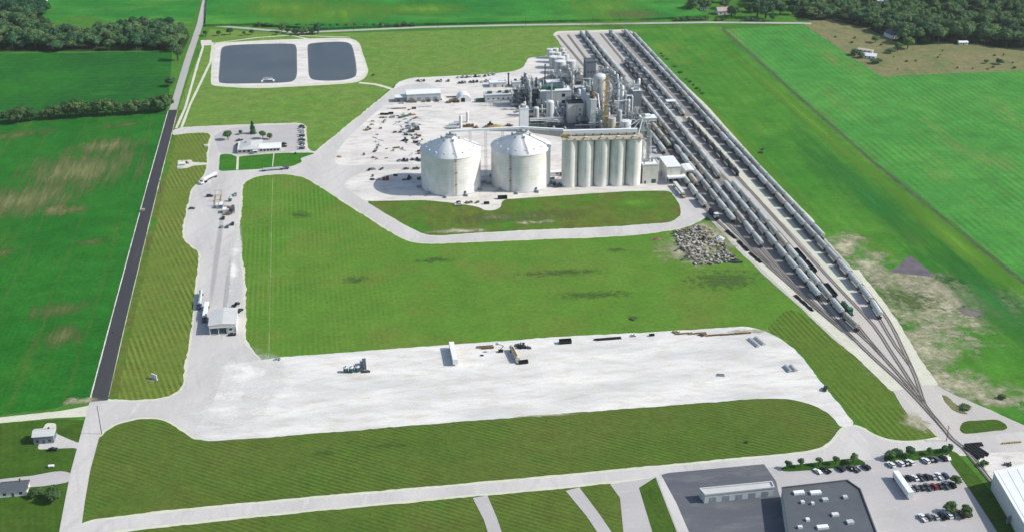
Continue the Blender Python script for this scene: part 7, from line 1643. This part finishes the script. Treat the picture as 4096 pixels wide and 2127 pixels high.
for x, y, h, r, lb in ((3935, 1862, 3.2, 2.4, 'dark bush beside the railway at the lower right'), (3820, 1935, 5, 3.2, 'dark bush on the grass strip by the railway'), (4006, 1592, 2.5, 3, 'low bush beside the right lane'), (3860, 1632, 2, 3.5, 'dark low bush in the hollow by the rail throat'), (455, 1330, .9, .8, 'tiny tuft beside the black road'), (1494, 305, 2.2, 1.8, 'small bush right of the ponds'), (150, 1985, 5, 4, 'dark tree by the lower left house'), (215, 2000, 7, 5, 'bushy tree at the lower left driveway'), (2985, 1770, 1.2, 1.0, 'tiny bush on the island lawn'), (2535, 1277, 1.0, 2.4, 'low dark tuft behind the white pad'), (3800, 2050, 6, 4, 'round tree at the bottom of the car park'), (3860, 2062, 6, 4, 'second round tree at the bottom of the car park')):
    tree(G(x, y), h, r, CHD, lb, low=.05)
for o in list(bpy.data.objects):
    if 'half' in o.keys(): del o['half']
def tell_apart(groups, marks, word):
    """repeats that look alike are told apart by the landmark they stand nearest to, then from left to right"""
    for g in groups:
        by = {}
        for o in bpy.data.objects:
            if o.get('group') == g and o.parent is None:
                m = min(marks, key=lambda q: (G(q[1], q[2]) - o.location).length); by.setdefault(m[0], []).append(o)
        for m, os_ in by.items():
            os_.sort(key=lambda o: o.location.x)
            for i, o in enumerate(os_): o['label'] = o['label'].split(' in the ')[0].split(' standing ')[0].split(' on saddles')[0] + ' ' + word + ' ' + m + (', ' + nth(i + 1) + ' from the left' if len(os_) > 1 else '')
tell_apart(['small upright process vessels', 'small horizontal drums', 'small machinery skids', 'short pipe rack sections'],
           [('the stair house', 2300, 493), ('the yellow elevator leg', 2421, 519), ('the dome tank', 2398, 402), ('the dark evaporator structure', 2110, 432), ('the energy building', 2225, 430), ('the dryer building', 2362, 490), ('the blue grey tower', 2546, 452), ('the mill building', 2361, 345), ('the pale boiler building', 2215, 372), ('the pipe bridge', 2180, 510), ('the white dome vessel', 2200, 488), ('the elevator tower by the silos', 2560, 520)], 'near')
tell_apart(['loose scrap in the yard', 'pallets in the yard', 'blocks in the yard'],
           [('the black dumpsters', 1547, 460), ('the wheel loader', 1472, 521), ('the storage block', 1652, 505), ('the white cabin', 1678, 572), ('the dark loader in mid yard', 1622, 566), ('the teal skips', 1590, 532), ('the road fork', 1440, 610), ('the lone rusty beams', 1586, 593), ('the parked row', 1640, 640), ('the green pipes', 1613, 469), ('the spool at the yard edge', 1508, 596)], 'beside')
tell_apart(['low scrub bushes'], [('the white barn', 3478, 232), ('the dark roofed house', 3565, 160), ('the white shed under the wood', 3850, 178), ('the dark round bush in the scrub', 3995, 258), ('the end of the back road', 3245, 110), ('the bright green tree', 3590, 205), ('the crop corner', 3531, 306)], 'near')

# ================================================================== HAZE
hz = MB().box(0, 5500, -1.5, 19000, 18000, 354).obj('haze', None)
hm = bpy.data.materials.new('haze'); hm.use_nodes = True; ht_ = hm.node_tree; ht_.nodes.clear()
ho = ht_.nodes.new('ShaderNodeOutputMaterial'); hv = ht_.nodes.new('ShaderNodeVolumePrincipled')
hv.inputs['Color'].default_value = (.86, .93, .98, 1); hv.inputs['Density'].default_value = 0.00003; hv.inputs['Anisotropy'].default_value = 0.2
ht_.links.new(hv.outputs[0], ho.inputs['Volume']); hz.data.materials.append(hm)
tag(hz, 'thin summer haze over the farmland', None, None, 'stuff')
